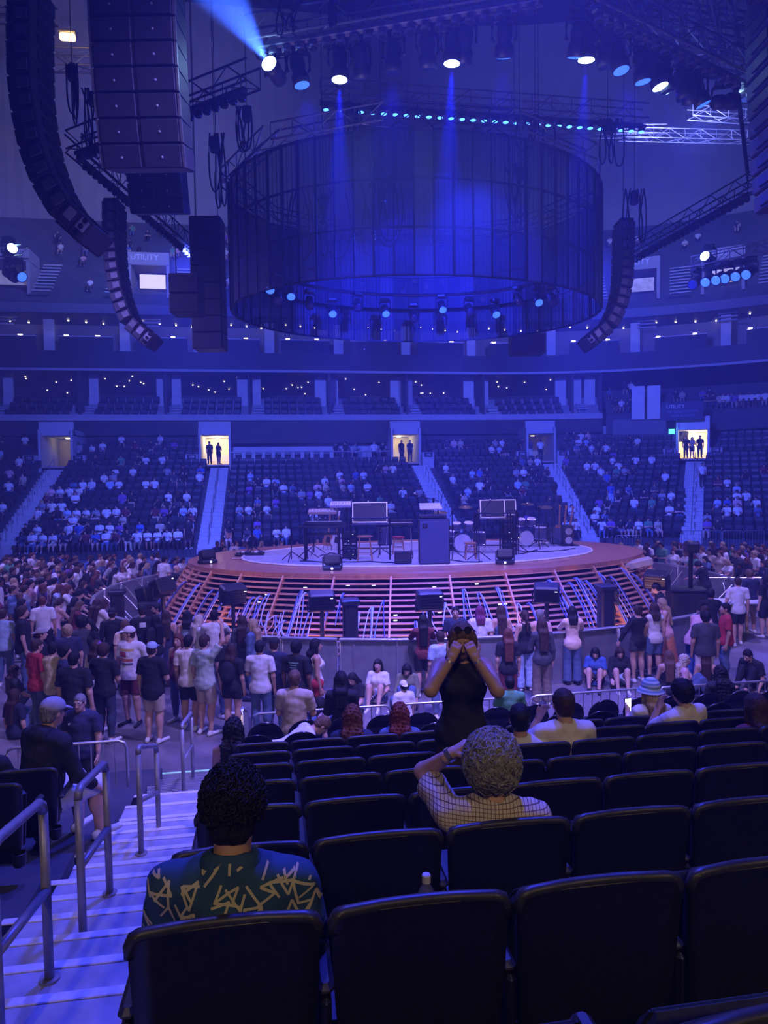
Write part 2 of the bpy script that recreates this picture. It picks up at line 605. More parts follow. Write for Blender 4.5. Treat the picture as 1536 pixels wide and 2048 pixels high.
# upper deck, curtain above it and roof
UPPER = mat('upper_deck', (0.07, 0.07, 0.085), 0.8, var=0.25, scale=1.2)
m = MB()
prof = [(15.3, 17.6), (17.0, 17.6)]
for k in range(16):
    prof += [(17.0 + 0.85 * k, 17.9 + 0.72 * k), (17.85 + 0.85 * k, 17.9 + 0.72 * k)]
sweep2(m, prof, S0, S1)
struct(m, 'floor_upper_deck', UPPER)
m = MB()
n = 60
vs = []
for i in range(n * 4 + 1):
    s = S0 + (S1 - S0) * i / (n * 4)
    dd = 30.8 + 0.025 * math.sin(i * 1.57)
    vs += [PV(s, dd, 28.5), PV(s, dd, 50)]
m.add(vs, [(2 * i, 2 * i + 2, 2 * i + 3, 2 * i + 1) for i in range(n * 4)])
struct(m, 'wall_curtain', CURTAIN)
m = MB().box((0, 0, 50.2), (120, 120, 0.4))
struct(m, 'ceiling', mat('roof_deck', (0.02, 0.02, 0.025), 0.9, var=0.3, scale=0.5))
m = MB().box((-45, 0, 25), (0.4, 110, 50))
struct(m, 'wall_left', DARKC)
m = MB().box((48, 0, 25), (0.4, 110, 50))
struct(m, 'wall_right', DARKC)
m = MB().box((0, -50, 25), (100, 0.4, 50))
struct(m, 'wall_back', DARKC)

# upper deck portals, concourse light put in as glowing panels, striped stairs
for i, (px, py, lit) in enumerate(((20, 600, 0.1), (300, 590, 0.75), (1278, 610, 0.12), (1446, 590, 0.3))):
    d, z = 18.9, 20.3
    s = s_at(px, d, z)
    root = MB()
    M = PM(s, d, z)
    root.box(M @ Vector((-1.5, 0.8, 0)), (0.25, 2.6, 2.6), M=M.to_3x3())
    root.box(M @ Vector((1.5, 0.8, 0)), (0.25, 2.6, 2.6), M=M.to_3x3())
    root.box(M @ Vector((0, 0.8, 1.75)), (3.25, 2.6, 1.0), M=M.to_3x3())
    struct(root, 'wall_upper_portal', mat('portal_paint', (0.34, 0.32, 0.36), 0.8, var=0.1))
    o = text_obj('lettering', 'UTILITY', 0.62, SIGNT, M @ Matrix.Translation((-0.3, -0.52, 1.85)) @ Matrix.Rotation(PI / 2, 4, 'X'))
    tag(o, 'UTILITY lettering over the %s upper deck doorway' % ('far left', 'warmly lit left', 'right', 'far right')[i], 'lettering', 'upper doorway lettering')
    b = MB().box(M @ Vector((0.2, 0.1, 0.1)), (2.0, 0.1, 1.1), M=M.to_3x3())
    struct(b, 'wall_upper_glow', mat('concourse_glow_%d' % i, (0.8, 0.74, 0.6), 0.7, var=0.5, scale=1.5, emit=(1.0, 0.84, 0.6), strength=lit * 0.8))
    st = MB()
    for k in range(9):
        for side, (dx, z0, dr) in enumerate(((-2.6, 0.2, -0.15), (2.6, 0.2, 0.15), (0.4, -2.6, 0))):
            M2 = PM(s + dx, d - 0.4 + 0.42 * k - (2.6 if side == 2 else 0.6), z - 1.1 + z0 + 0.36 * k - (0.4 if side == 2 else 0.2))
            if side == 2 and k > 5:
                continue
            st.box(M2.translation, (1.4, 0.25, 0.09), M=M2.to_3x3())
    struct(st, 'stair_upper', WALLG)

# doorway sign on the right end stand, exit sign
s = PORTALS[4]
M = PM(s - .75, 10.9, 8.95) @ Matrix.Scale(.58, 4)
root = empty('banner_board')
root.matrix_world = M
tag(root, 'dark wide board reading UTILITY OF INNOVATION above the lit right doorway', 'sign')
MB().box((0, 0, 0), (5.0, 0.12, 2.3)).build('board', mat('banner_blue', (0.025, 0.03, 0.09), 0.6, var=0.1), root)
RX = Matrix.Rotation(PI / 2, 4, 'X')
text_obj('lettering', 'UTILITY', 0.62, SIGNT, Matrix.Translation((-0.75, -0.07, 0.55)) @ RX, root)
text_obj('lettering', 'OF INNOVATION', 0.46, mat('sign_dim_lettering', (0.22, 0.25, 0.45), 0.6, var=0), Matrix.Translation((0.1, -0.07, -0.1)) @ RX, root)
text_obj('lettering', 'YOUR BUSINESS', 0.40, MATS['sign_dim_lettering'], Matrix.Translation((0.1, -0.07, -0.62)) @ RX, root)
M = PM(s - 1.45, 10.8, 7.45)
root = empty('exit_sign')
root.matrix_world = M
tag(root, 'small green glowing exit sign left of the lit right doorway', 'sign')
MB().box((0, 0, 0), (0.42, 0.1, 0.34)).build('housing', mat('exit_green', (0.1, 0.7, 0.3), 0.5, var=0, emit=(0.1, 1.0, 0.42), strength=2.0), root)
text_obj('lettering', 'EXIT', 0.15, SIGNT, Matrix.Translation((0, -0.06, 0)) @ RX, root)

# box wall and white stair banner where the end stand starts
m = MB()
M = PM(12.2, 13.75, 7.7)
m.box(M.translation, (5.6, 0.2, 1.9), M=M.to_3x3())
struct(m, 'wall_corner_block', mat('corner_paint', (0.20, 0.20, 0.24), 0.8, var=0.08))
m = MB()
prof = [(14.0, 8.6)]
for k in range(5):
    prof += [(14.0 + 0.9 * k, 9.2 + 0.55 * k), (14.9 + 0.9 * k, 9.2 + 0.55 * k)]
sweep2(m, prof, SUITE_END + 0.3, S1)
struct(m, 'floor_end_stand', DARKC)
m = MB()
sweep2(m, [(13.9, 7.6), (13.9, 9.0)], SUITE_END + 0.2, S1)
struct(m, 'wall_end_stand', mat('end_wall', (0.07, 0.07, 0.10), 0.8, var=0.1))
M = PM(s_at(1290, 14.2, 10.5), 13.4, 9.9)
m = MB().box(M @ Vector((-0.55, 0, 0)), (0.95, 0.1, 2.6), M=M.to_3x3())
m.box(M @ Vector((0.6, 0, 0)), (0.95, 0.1, 2.6), M=M.to_3x3())
tag(m.build('stair_banner', WHITEW), 'pair of pale upright panels on the end stand left of the UTILITY board', 'panel')

# loge platform between the second and middle doorway
m = MB()
a, b = LOGE
sweep2(m, [(11.2, 4.9), (11.2, 5.35), (13.6, 5.35), (13.6, 5.0)], a, b)
struct(m, 'floor_loge', DARKC)
m = MB()
sweep2(m, [(13.4, 5.4), (13.4, 7.0)], a, b)
struct(m, 'wall_loge', mat('loge_white', (0.62, 0.62, 0.66), 0.8, var=0.08, scale=1))
m = MB()
sweep2(m, [(12.6, 7.0), (12.6, 8.4), (12.8, 8.4), (12.8, 7.0)], a - 0.1, b + 0.1, True)
struct(m, 'wall_loge_canopy', DARKW)
m = MB()
sweep2(m, [(11.15, 6.25), (11.15, 6.32), (11.22, 6.32), (11.22, 6.25)], a, b, True)
k = a
while k < b:
    m.cyl(PV(k, 11.18, 5.35), PV(k, 11.18, 6.3), 0.015, 4)
    k += 1.1
tag(m.build('loge_rail', GREYP), 'thin rail in front of the row of lettered loge chairs', 'railing')
# ---------------------------------------------------------------- our own stand
def tread(k):                       # row k, 0 = the row of the man in the patterned shirt
    return 2.44 - 0.222 * k
NROW = [(1.91 + 0.80 * k, tread(k)) for k in range(-3, 7)]     # distance of the seat back, tread height
FROWS = [(8.35, 0.70), (9.55, 0.42)]
U0, U1 = -0.5, 11.0
m = MB()
for (v, z) in NROW:
    m.box(rel((U0 + U1) / 2, v + 0.28, z / 2), (U1 - U0, 0.80, z))
m.box(rel((U0 + U1) / 2, -6.0, 1.6), (U1 - U0, 9.6, 3.2))
for i, (v, z) in enumerate(FROWS):
    m.box(rel((U0 + U1) / 2, v + 0.0, z / 2), (U1 - U0, 1.25, z))
struct(m, 'floor_seat_rows', DARKC)
m = MB()
for (v, z) in NROW:
    m.box(rel(-4.9, v + 0.28, z / 2), (6.6, 0.80, z))
for i, (v, z) in enumerate(FROWS):
    m.box(rel(-4.9, v, z / 2), (6.6, 1.25, z))
m.box(rel(-4.9, -6.0, 1.6), (6.6, 9.6, 3.2))
struct(m, 'floor_left_rows', DARKC)

# aisle steps, each step its own tread and nosing strip
SW = 1.2
sx = -1.1
root = empty('stair_aisle', rel(sx, 0, 0))
tag(root, kind='structure')
tm = MB().box((0, 0, -0.5), (SW, 0.405, 1.0)).mesh('step')
tm.materials.append(STEP)
nm = MB().bbox((0, 0, 0), (SW, 0.06, 0.012), 0.004).mesh('nosing')
nm.materials.append(NOSE)
steps = []
for (v, z) in NROW:
    steps += [(v - 0.12 + 0.2, z), (v + 0.28 + 0.2, z - 0.111)]
nxt = [(7.5, 0.89), (8.0, 0.80), (8.5, 0.70)]
for v, z in steps + nxt:
    o = link('step', tm, root, Matrix.Translation((0, v, z)))
    o = link('nosing', nm, root, Matrix.Translation((0, v + 0.172, z + 0.003)))
for v, z in nxt:
    pass
# ribbed aluminium bottom steps
RIB = mat('ribbed_aluminium', (0.62, 0.60, 0.60), 0.28, 0.7, var=0.1, scale=20)
for j, (v, z, dp) in enumerate(((9.0, 0.54, 0.62), (9.62, 0.36, 0.62), (10.24, 0.18, 0.62))):
    mb = MB().box((0, 0, -z / 2 - 0.006), (SW + 0.1, dp, z - 0.012))
    nb_ = 14
    for q in range(nb_):
        mb.box((0, -dp / 2 + (q + 0.5) * dp / nb_, -0.004), (SW + 0.1, dp / nb_ * 0.6, 0.016))
    me = mb.mesh('ribbed_step')
    me.materials.append(RIB)
    link('ribbed_step', me, root, Matrix.Translation((0, v, z)))
o = MB().box((0, 0, 0), (SW + 0.1, 0.03, 0.012)).build('edge_strip', mat('luminous_strip', (0.5, 0.9, 0.75), 0.4, var=0, emit=(0.3, 1.0, 0.7), strength=0.25), root)
o.location = (0, 10.56, 0.185)

# aisle handrail loops
RU = -1.15
def rail_loop(v0, v1, label, h=0.92):
    def zz(v):
        for a, z in reversed(NROW):
            if v >= a - 0.12:
                return z if v < a + 0.28 else z - 0.111
        return 2.9
    def zg(v):
        if v > 9.9: return 0.0
        if v > 9.3: return 0.36
        if v > 8.7: return 0.54
        if v > 7.3: return 0.8
        return zz(v)
    root = empty('aisle_handrail', rel(RU, v0, zg(v0)))
    tag(root, label, 'handrail', 'handrail loops down the aisle')
    b = Vector((0, v1 - v0, zg(v1) - zg(v0)))
    up = Vector((0, 0, h))
    d = b.normalized()
    r = 0.024
    MB().cyl((0, 0, 0), up - Vector((0, 0, .06)), r, 10).build('post', GREYP, root, True)
    MB().cyl(b, b + up - Vector((0, 0, .06)), r, 10).build('post', GREYP, root, True)
    pts = [up - Vector((0, 0, .06)), up - Vector((0, 0, .02)) + d * .015, up + d * .06, b + up - d * .06, b + up - d * .015 - Vector((0, 0, .02)), b + up - Vector((0, 0, .06))]
    MB().tube(pts, r, 10).build('top_rail', GREYP, root, True)
    MB().cyl(up * .5, b + up * .5, r * .95, 10).build('mid_rail', GREYP, root, True)
    for q in (Vector((0, 0, 0)), b):
        MB().cyl(q, q + Vector((0, 0, 0.012)), 0.05, 12).build('base_plate', GREYP, root)
rail_loop(1.35, 2.33, 'grey handrail loop nearest to us at the left edge')
rail_loop(3.02, 3.66, 'second grey handrail loop beside the left seats')
rail_loop(4.28, 4.96, 'third grey handrail loop on the aisle')
rail_loop(6.1, 7.0, 'fourth grey handrail loop, in front of the man in shorts')
rail_loop(8.9, 9.9, 'last grey handrail loop at the foot of the aisle')
# ---------------------------------------------------------------- stage
DZ = 2.0
def cone_pt(th, t, off=0.0):
    a, b = 7.15 + 1.3 * t + off, 4.6 + 1.3 * t + off
    return Vector((a * math.cos(th), b * math.sin(th), DZ - 0.03 - 1.93 * t + off * 0.35))
def ell(a, b, z, n=96):
    return [Vector((a * math.cos(2 * PI * i / n), b * math.sin(2 * PI * i / n), z)) for i in range(n)]
def theta_px(px, t=0.3, off=0.0):
    """front angle on the stage flank that shows at image column px"""
    best = min((abs(proj(cone_pt(PI + PI * k / 600 , t, off))[0] - px), k) for k in range(601))
    return PI + PI * best[1] / 600
def ring_px(px, a, b, z):
    best = min((abs(proj((a * math.cos(PI + PI * k / 600), b * math.sin(PI + PI * k / 600), z))[0] - px), k) for k in range(601))
    th = PI + PI * best[1] / 600
    return Vector((a * math.cos(th), b * math.sin(th), z))

def wood(name, c0, c1, stretch, rough=0.42):
    m = mat(name, c0, rough, var=0.2, scale=3.0, stretch=stretch, bump=0.03)
    r = [n for n in m.node_tree.nodes if n.type == 'VALTORGB'][0]
    r.color_ramp.elements[0].color = (*c0, 1)
    r.color_ramp.elements[1].color = (*c1, 1)
    return m
DECKW = wood('stage_deck_wood', (0.30, 0.13, 0.075), (0.46, 0.22, 0.13), (0.5, 9, 1), 0.35)
SLATW = wood('slat_wood', (0.56, 0.27, 0.14), (0.70, 0.36, 0.20), (3, 3, 20), 0.5)
stage = empty('wooden_stage')
tag(stage, 'oval wooden concert stage with slatted sloping sides', 'stage')
n = 96
m = MB()
top, bot = ell(7.2, 4.65, DZ), ell(7.2, 4.65, DZ - 0.11)
m.add(top + bot, [tuple(range(n)), tuple(reversed(range(n, 2 * n)))] + [(i, n + i, n + (i + 1) % n, (i + 1) % n) for i in range(n)])
m.build('deck', DECKW, stage)
CARPET = mat('pale_stage_floor', (0.34, 0.36, 0.46), 0.55, var=0.15, scale=3)
m = MB()
top, bot = ell(5.55, 3.35, DZ + 0.03), ell(5.6, 3.4, DZ)
m.add(top + bot, [tuple(range(n))] + [(i, n + i, n + (i + 1) % n, (i + 1) % n) for i in range(n)])
m.build('inner_floor', CARPET, stage)
m = MB()
m.tube(ell(5.6, 3.4, DZ + 0.02), 0.035, 6, True)
m.build('floor_edging', mat('edging_white', (0.7, 0.68, 0.7), 0.5, var=0.1), stage)
for j in range(15):
    t = 0.05 + j * 0.066
    m = MB()
    vs = []
    for i in range(n):
        th = 2 * PI * i / n
        p = cone_pt(th, t)
        nr = Vector((math.cos(th) / 7.15, math.sin(th) / 4.6, 0)).normalized()
        for o_, z_ in ((0, 0.014), (-0.17, 0.014), (-0.17, -0.014), (0, -0.014)):
            vs.append(p + nr * o_ + Vector((0, 0, z_)))
    fs = []
    for i in range(n):
        k = (i + 1) % n
        for q in range(4):
            w = (q + 1) % 4
            fs.append((i * 4 + q, i * 4 + w, k * 4 + w, k * 4 + q))
    m.add(vs, fs).build('slat', SLATW, stage)
NRIB = 30
for i in range(NRIB):
    th = 2 * PI * (i + 0.35) / NRIB
    # even spacing round the oval
    p, q = cone_pt(th, 0.0, 0.02), cone_pt(th, 1.0, 0.02)
    nr = Vector((math.cos(th) / 7.15, math.sin(th) / 4.6, 0)).normalized()
    tg = nr.cross(Vector((0, 0, 1))) * 0.022
    vs = [p + tg, p - tg, p - tg - nr * 0.2, p + tg - nr * 0.2, q + tg, q - tg, q - tg - nr * 0.2, q + tg - nr * 0.2]
    MB().add(vs, [(3, 2, 1, 0), (4, 5, 6, 7), (0, 1, 5, 4), (1, 2, 6, 5), (2, 3, 7, 6), (3, 0, 4, 7)]).build('rib', SLATW, stage)
m = MB()
vs = [cone_pt(2 * PI * i / n, 0.0, -0.5) for i in range(n)] + [cone_pt(2 * PI * i / n, 1.02, -0.5) for i in range(n)]
m.add(vs, [(i, (i + 1) % n, n + (i + 1) % n, n + i) for i in range(n)]).build('shade_core', mat('shade_core_black', (0.006, 0.006, 0.009), 0.9, var=0.1), stage)  # dark sheet standing in for the shade inside the stage
# glints of gear behind the slats, painted as small glowing blocks
GLINT = mat('glint_indicator', (0.9, 0.9, 1), 0.4, var=0, emit=(0.8, 0.85, 1.0), strength=1.5)
m = MB()
for px, t in ((500, .12), (505, .3), (520, .2), (690, .06), (745, .06), (790, .42), (790, .48), (883, .4), (1008, .34), (1020, .34), (905, .5), (960, .08), (870, .1), (600, .1)):
    th = theta_px(px, t)
    p = cone_pt(th, t + 0.035, -0.3)
    m.bbox(p, (0.1, 0.03, 0.035), 0.008)
m.build('gear_glints', GLINT, stage)['kind'] = 'stuff'

# cable bundles over the slats
CABB = mat('cable_pale_blue', (0.20, 0.28, 0.72), 0.45, var=0.1)
CABD = mat('cable_navy', (0.05, 0.07, 0.24), 0.45, var=0.1)
CABP = mat('cable_pink', (0.70, 0.42, 0.45), 0.45, var=0.1)
CABW = mat('cable_white', (0.50, 0.52, 0.78), 0.45, var=0.1)
def bundle(px, t0, t1, nc, kind, sway):
    root = empty('cable_bundle')
    th0 = theta_px(px, t0)
    mats = {'b': [CABB, CABD, CABB, CABW], 'd': [CABD, CABD, CABB, CABD], 'p': [CABP, CABB, CABW, CABB], 'w': [CABW, CABB, CABW, CABB]}[kind]
    rr = random.Random(int(px * 7))
    for k in range(nc):
        off = (k - nc / 2) * 0.0045 + rr.uniform(-.003, .003)
        pts = [cone_pt(th0 + off * .5, t0 + 0.03, -0.22), cone_pt(th0 + off * .5, t0, 0.02)]
        e = rr.uniform(-1, 1) * sway
        tt = t1 + rr.uniform(-.06, .03)
        N = 12
        for i in range(1, N + 1):
            f = i / N
            dth = off + e * math.sin(f * PI * .9) * .6 + (sway * .6 if k % 2 else -sway * .35) * f * f
            pts.append(cone_pt(th0 + dth, t0 + (tt - t0) * f, 0.05 + 0.05 * math.sin(f * PI) + 0.015 * (k % 3)))
        if kind in 'pw' and k % 2 == 0 and tt < 0.85:
            l = pts[-1]
            for i in range(1, 8):     # loop swinging back up
                f = i / 7
                pts.append(cone_pt(th0 + off - sway * .2 - 0.05 * math.sin(f * PI / 2), tt + 0.08 * math.sin(f * PI) - 0.30 * f, 0.09))
        MB().tube(pts, 0.0135, 6).build('cable', mats[k % 4], root, True)
    return root
BUND = [(345, .3, .98, 4, 'd', .0), (372, .22, .98, 4, 'd', .005), (402, .2, .97, 5, 'b', .01), (428, .25, .96, 4, 'd', .005), (448, .22, .97, 4, 'b', .01),
        (462, .3, .55, 3, 'b', .01), (482, .3, .6, 3, 'b', .01), (508, .3, .75, 4, 'b', .02), (522, .28, .78, 3, 'p', .03), (540, .25, .9, 4, 'b', .04),
        (556, .5, .72, 4, 'p', .05), (572, .55, .78, 3, 'w', .05), (605, .2, .85, 4, 'b', .03), (612, .22, .8, 3, 'w', .03), (634, .3, .95, 4, 'b', .02), (662, .3, .52, 3, 'b', .01),
        (688, .22, .6, 2, 'b', .01), (720, .45, .98, 3, 'w', .02), (745, .38, .98, 4, 'w', .03), (768, .3, .97, 2, 'b', .03), (832, .55, .98, 4, 'b', .02), (856, .2, .55, 4, 'b', .02),
        (890, .35, .75, 3, 'w', .04), (908, .4, .95, 3, 'b', .02), (928, .2, .9, 4, 'b', .03), (958, .25, .93, 4, 'b', .03), (993, .2, .9, 5, 'b', .02), (1035, .4, .8, 3, 'w', .04),
        (1058, .4, .9, 3, 'b', .02), (1098, .15, .92, 4, 'b', .03), (1116, .25, .8, 4, 'b', .03), (1138, .2, .85, 3, 'b', .02), (1152, .15, .9, 5, 'b', .03), (1172, .2, .85, 4, 'b', .02),
        (1196, .12, .9, 4, 'b', .02), (1218, .18, .85, 4, 'd', .02), (1240, .1, .92, 4, 'b', .01), (1262, .2, .95, 3, 'd', .01)]
for i, b in enumerate(BUND):
    tag(bundle(*b), '%s bundle from the left on the slatted stage side, loose %s cables' % (ordn(i), {'b': 'pale blue', 'd': 'dark navy', 'p': 'pink and blue looped', 'w': 'whitish looped'}[b[4]]), 'cable', 'cable bundles on the stage side, ' + b[4].replace('b', 'blue').replace('d', 'navy').replace('p', 'pink').replace('w', 'white'))

# ---------------------------------------------------------------- barricade round the stage
PANEL = mat('barricade_sheet', (0.30, 0.30, 0.33), 0.45, 0.5, var=0.15, scale=4)
def barricade_proto():
    r = empty('crowd_barricade')
    MB().box((0, 0, 0.56), (1.19, 0.012, 1.02)).build('sheet', PANEL, r)
    MB().tube([(-.6, 0, .03), (-.6, 0, 1.04), (-.57, 0, 1.08), (.57, 0, 1.08), (.6, 0, 1.04), (.6, 0, .03)], 0.022, 8).build('frame', ALU, r, True)
    MB().bbox((0, -.02, 1.10), (1.22, .11, .045), .015).build('top_rail', ALU, r)
    MB().box((0, .45, .02), (1.18, .95, .03)).build('foot_plate', PANEL, r)
    for x in (-.4, .4):
        MB().cyl((x, .03, .95), (x, .85, .04), 0.018, 6).build('brace', ALU, r)
    for x in (-.3, .3):
        MB().box((x, -.014, .56), (.05, .02, 1.0)).build('stiffener', PANEL, r)
    return r
BA, BB = 9.8, 8.0
proto = barricade_proto()
perim = [0.0]
N = 720
ps = [Vector((BA * math.cos(2 * PI * i / N), BB * math.sin(2 * PI * i / N), 0)) for i in range(N + 1)]
for i in range(N):
    perim.append(perim[-1] + (ps[i + 1] - ps[i]).length)
npan = int(perim[-1] / 1.23)
used = 0
BCOUNT = {}
for k in range(npan):
    L = (k + .5) / npan * perim[-1]
    i = next(j for j in range(N) if perim[j + 1] >= L)
    p = (ps[i] + ps[i + 1]) / 2
    tg = (ps[i + 1] - ps[i]).normalized()
    o = proto if used == 0 else copy_tree(proto)
    used += 1
    o.location = p
    o.rotation_euler = (0, 0, math.atan2(tg.y, tg.x))
    sx_ = proj(p + Vector((0, 0, 1)))[0]
    where = ('left flank' if sx_ < 400 else 'right flank' if sx_ > 1290 else 'front') if p.y < 1 else 'far side'
    BCOUNT[where] = BCOUNT.get(where, -1) + 1
    tag(o, '%s grey steel barricade panel along the %s of the stage, counted %s' % (ordn(BCOUNT[where]), where, 'from the left' if p.y < 1 else 'from the right'), 'barricade', 'barricade panels along the %s of the stage' % where)
# second barricade line running off to the right
for k in range(9):
    p0 = hor(10.3 + 1.05 * k, 22.4 - 0.12 * k, 0)
    o = copy_tree(proto)
    o.location = p0
    o.rotation_euler = (0, 0, -YAW - .12 + PI)
    tag(o, '%s grey barricade panel in the line running right of the stage' % ordn(k), 'barricade', 'barricade line to the right')

# ---------------------------------------------------------------- gear between barricade and stage
FIXB = mat('fixture_black', (0.02, 0.02, 0.024), 0.45, var=0.2, scale=20)
def flood_fixture(px, z, label, tilt=0.35, sc=1.0, turn=0.0):
    p = ring_px(px, 9.0, 6.35, 0)
    r = empty('floor_light', p, math.atan2(-p.x / 9, p.y / -6.35) * 0 + turn)
    tag(r, label, 'light')
    MB().bbox((0, 0, .03), (.6, .5, .06), .01).build('base_plate', FIXB, r)
    MB().cyl((0, 0, .05), (0, 0, z - .25), .05, 8).build('pole', FIXB, r)
    yk = MB().tube([(-.33, 0, z), (-.33, 0, z - .25), (.33, 0, z - .25), (.33, 0, z)], .022, 6).build('yoke', FIXB, r)
    M = Matrix.Rotation(tilt, 3, 'X')
    h = MB().bbox((0, 0, z), (.6 * sc, .36 * sc, .42 * sc), .04, M=M).build('head', FIXB, r)
    for k in range(5):
        MB().box(Vector((0, 0, z)) + M @ Vector((0, -.19 * sc, (-.14 + .07 * k) * sc)), (.5 * sc, .012, .02), M=M).build('cooling_fin', BLACKM, h)
    MB().box(Vector((0, 0, z)) + M @ Vector((.22 * sc, -.187 * sc, .12 * sc)), (.06, .01, .03), M=M).build('indicator', GLINT, h)
    return r
flood_fixture(470, 1.72, 'black floor light on a pole, left part of the stage front', .3, turn=.5)
flood_fixture(645, 1.62, 'black floor light on a pole left of the centre of the stage front', .2)
flood_fixture(862, 1.62, 'black floor light on a pole in front of the stage cabinet', .1)
flood_fixture(1092, 1.66, 'black floor light on a pole, right part of the stage front', .3, turn=-.4)
flood_fixture(330, 1.75, 'black floor light with raised lid at the left end of the stage', -.4, turn=.9)
flood_fixture(300, 1.5, 'lower black floor light at the left end of the stage', -.3, turn=1.0)
flood_fixture(1312, 1.7, 'black floor light at the right end of the stage', .3, turn=-.8)
def tower(px, a, b, h, label):
    p = ring_px(px, a, b, 0)
    r = empty('fan_tower', p)
    tag(r, label, 'fan')
    MB().bbox((0, 0, .12), (.85, .6, .24), .03).build('base', FIXB, r)
    MB().bbox((0, 0, .24 + (h - .24) / 2), (.34, .34, h - .26), .05).build('duct', FIXB, r)
    MB().bbox((0, 0, h - .06), (.44, .44, .14), .03).build('flared_top', FIXB, r)
tower(700, 9.05, 6.3, 1.65, 'black upright fan tower in the middle of the stage front')
tower(1210, 9.05, 6.3, 1.72, 'black upright fan tower by the security guard')
tower(232, 9.2, 6.6, 1.3, 'black upright fan tower beside the left crowd')
tower(298, 9.2, 6.6, 1.35, 'black upright fan tower beneath the left floor light')
# big equipment case on the right with a pole mounted camera
p = hor(8.3, 19.4, 0)
r = empty('camera_cart', p, -.3)
tag(r, 'tall black equipment cart with a pole-mounted remote camera at the right', 'cart')
MB().bbox((0, 0, .66), (.95, .75, 1.12), .04).build('case', FIXB, r)
MB().bbox((0, 0, 1.25), (1.0, .8, .07), .02).build('lid', BLACKM, r)
MB().cyl((.1, 0, 1.25), (.1, 0, 2.3), .06, 8).build('pole', BLACKM, r)
MB().bbox((.1, -.05, 2.42), (.32, .5, .3), .05).build('camera_head', FIXB, r)
for x in (-.38, .38):
    for y in (-.28, .28):
        MB().cyl((x - .03, y, .06), (x + .03, y, .06), .06, 10).build('wheel', BLACKM, r)
p = hor(7.3, 20.6, 0)
r = empty('shaded_monitor', p, -.3)
tag(r, 'slanted beige-topped box on a pole beside the equipment cart', 'box')
MB().cyl((0, 0, 0), (0, 0, 1.65), .045, 8).build('pole', FIXB, r)
MB().bbox((0, 0, 1.8), (.95, .45, .22), .03, M=Matrix.Rotation(-.25, 3, 'Y')).build('hood', mat('beige_hood', (.42, .38, .34), .6, var=.1), r)
MB().box((0, 0, .015), (.6, .6, .03)).build('base_plate', FIXB, r)
p = hor(9.9, 19.2, 0)
r = empty('white_folding_table', p, -.2)
tag(r, 'white folding table at the right edge near the navy shirt man', 'table')
MB().bbox((0, 0, .93), (1.6, .7, .05), .015).build('table_top', mat('table_white', (.75, .75, .78), .4, var=.05), r)
for x in (-.7, .7):
    for y in (-.28, .28):
        MB().cyl((x, y, 0), (x, y, .91), .02, 6).build('leg', STEEL, r)

# ---------------------------------------------------------------- instruments on the deck
def deck(px, py):
    p = at_z(px, py, DZ + 0.03)
    return p
CHROME = mat('chrome', (.75, .75, .78), .15, 1.0, var=0)
KEYW = mat('piano_white', (.75, .75, .75), .3, var=0)
KEYB = mat('piano_black', (.01, .01, .01), .3, var=0)
STOOLW = wood('stool_wood', (.26, .12, .05), (.38, .19, .09), (4, 4, 18))
NAVY = mat('navy_grille', (.06, .07, .16), .85, var=.15, scale=60)
FACE = -YAW
def mic_stand(px, py, h, bx, bz, label):
    r = empty('microphone_stand', deck(px, py), FACE)
    tag(r, label, 'mic stand')
    for k in range(3):
        a = 2 * PI * k / 3 + .4
        MB().cyl((0, 0, .28), (.38 * math.cos(a), .38 * math.sin(a), .012), .014, 6).build('leg', BLACKM, r)
    MB().cyl((0, 0, .05), (0, 0, h), .016, 8).build('pole', BLACKM, r)
    MB().cyl((0, 0, h - .06), (0, 0, h + .05), .03, 8).build('clutch', BLACKM, r)
    MB().cyl((-bx * .35, 0, h - bz * .35), (bx, 0, h + bz), .011, 6).build('boom', BLACKM, r)
    d = Vector((bx, 0, bz)).normalized()
    mc = MB().cone(Vector((bx, 0, h + bz)), Vector((bx, 0, h + bz)) + d * .14, .014, .02, 8).build('microphone', BLACKM, r)
    MB().lathe([(.004, 0), (.026, .012), (.03, .03), (.024, .05), (.004, .058)], Vector((bx, 0, h + bz)) + d * .13, 10).build('grille', STEEL, mc)
mic_stand(583, 1122, 1.15, .34, .36, 'tripod microphone stand with raised boom at the left of the instruments')
mic_stand(614, 1118, 1.1, .3, .34, 'second tripod microphone stand just right of the left one')
mic_stand(505, 1109, .95, .05, .1, 'short microphone stand standing on the left pedalboard')
mic_stand(868, 1122, 1.75, -.4, .12, 'tall microphone stand leaning over the cabinet')
mic_stand(958, 1122, 1.3, .25, .3, 'microphone stand in front of the second drum kit')
mic_stand(1105, 1090, 1.25, .2, .3, 'microphone stand beside the brown guitars')
mic_stand(695, 1108, 1.5, .1, .3, 'microphone stand behind the keyboards')
mic_stand(760, 1113, 1.25, -.25, .3, 'microphone stand in front of the electric piano')
mic_stand(905, 1117, 1.35, .2, .35, 'microphone stand at the left side of the drum kit')
mic_stand(1036, 1106, 1.2, -.2, .3, 'microphone stand right of the smaller monitor lid')
mic_stand(1078, 1096, 1.3, .25, .2, 'microphone stand at the right side of the second drum kit')
mic_stand(628, 1108, .9, .15, .25, 'low microphone stand under the keyboards')
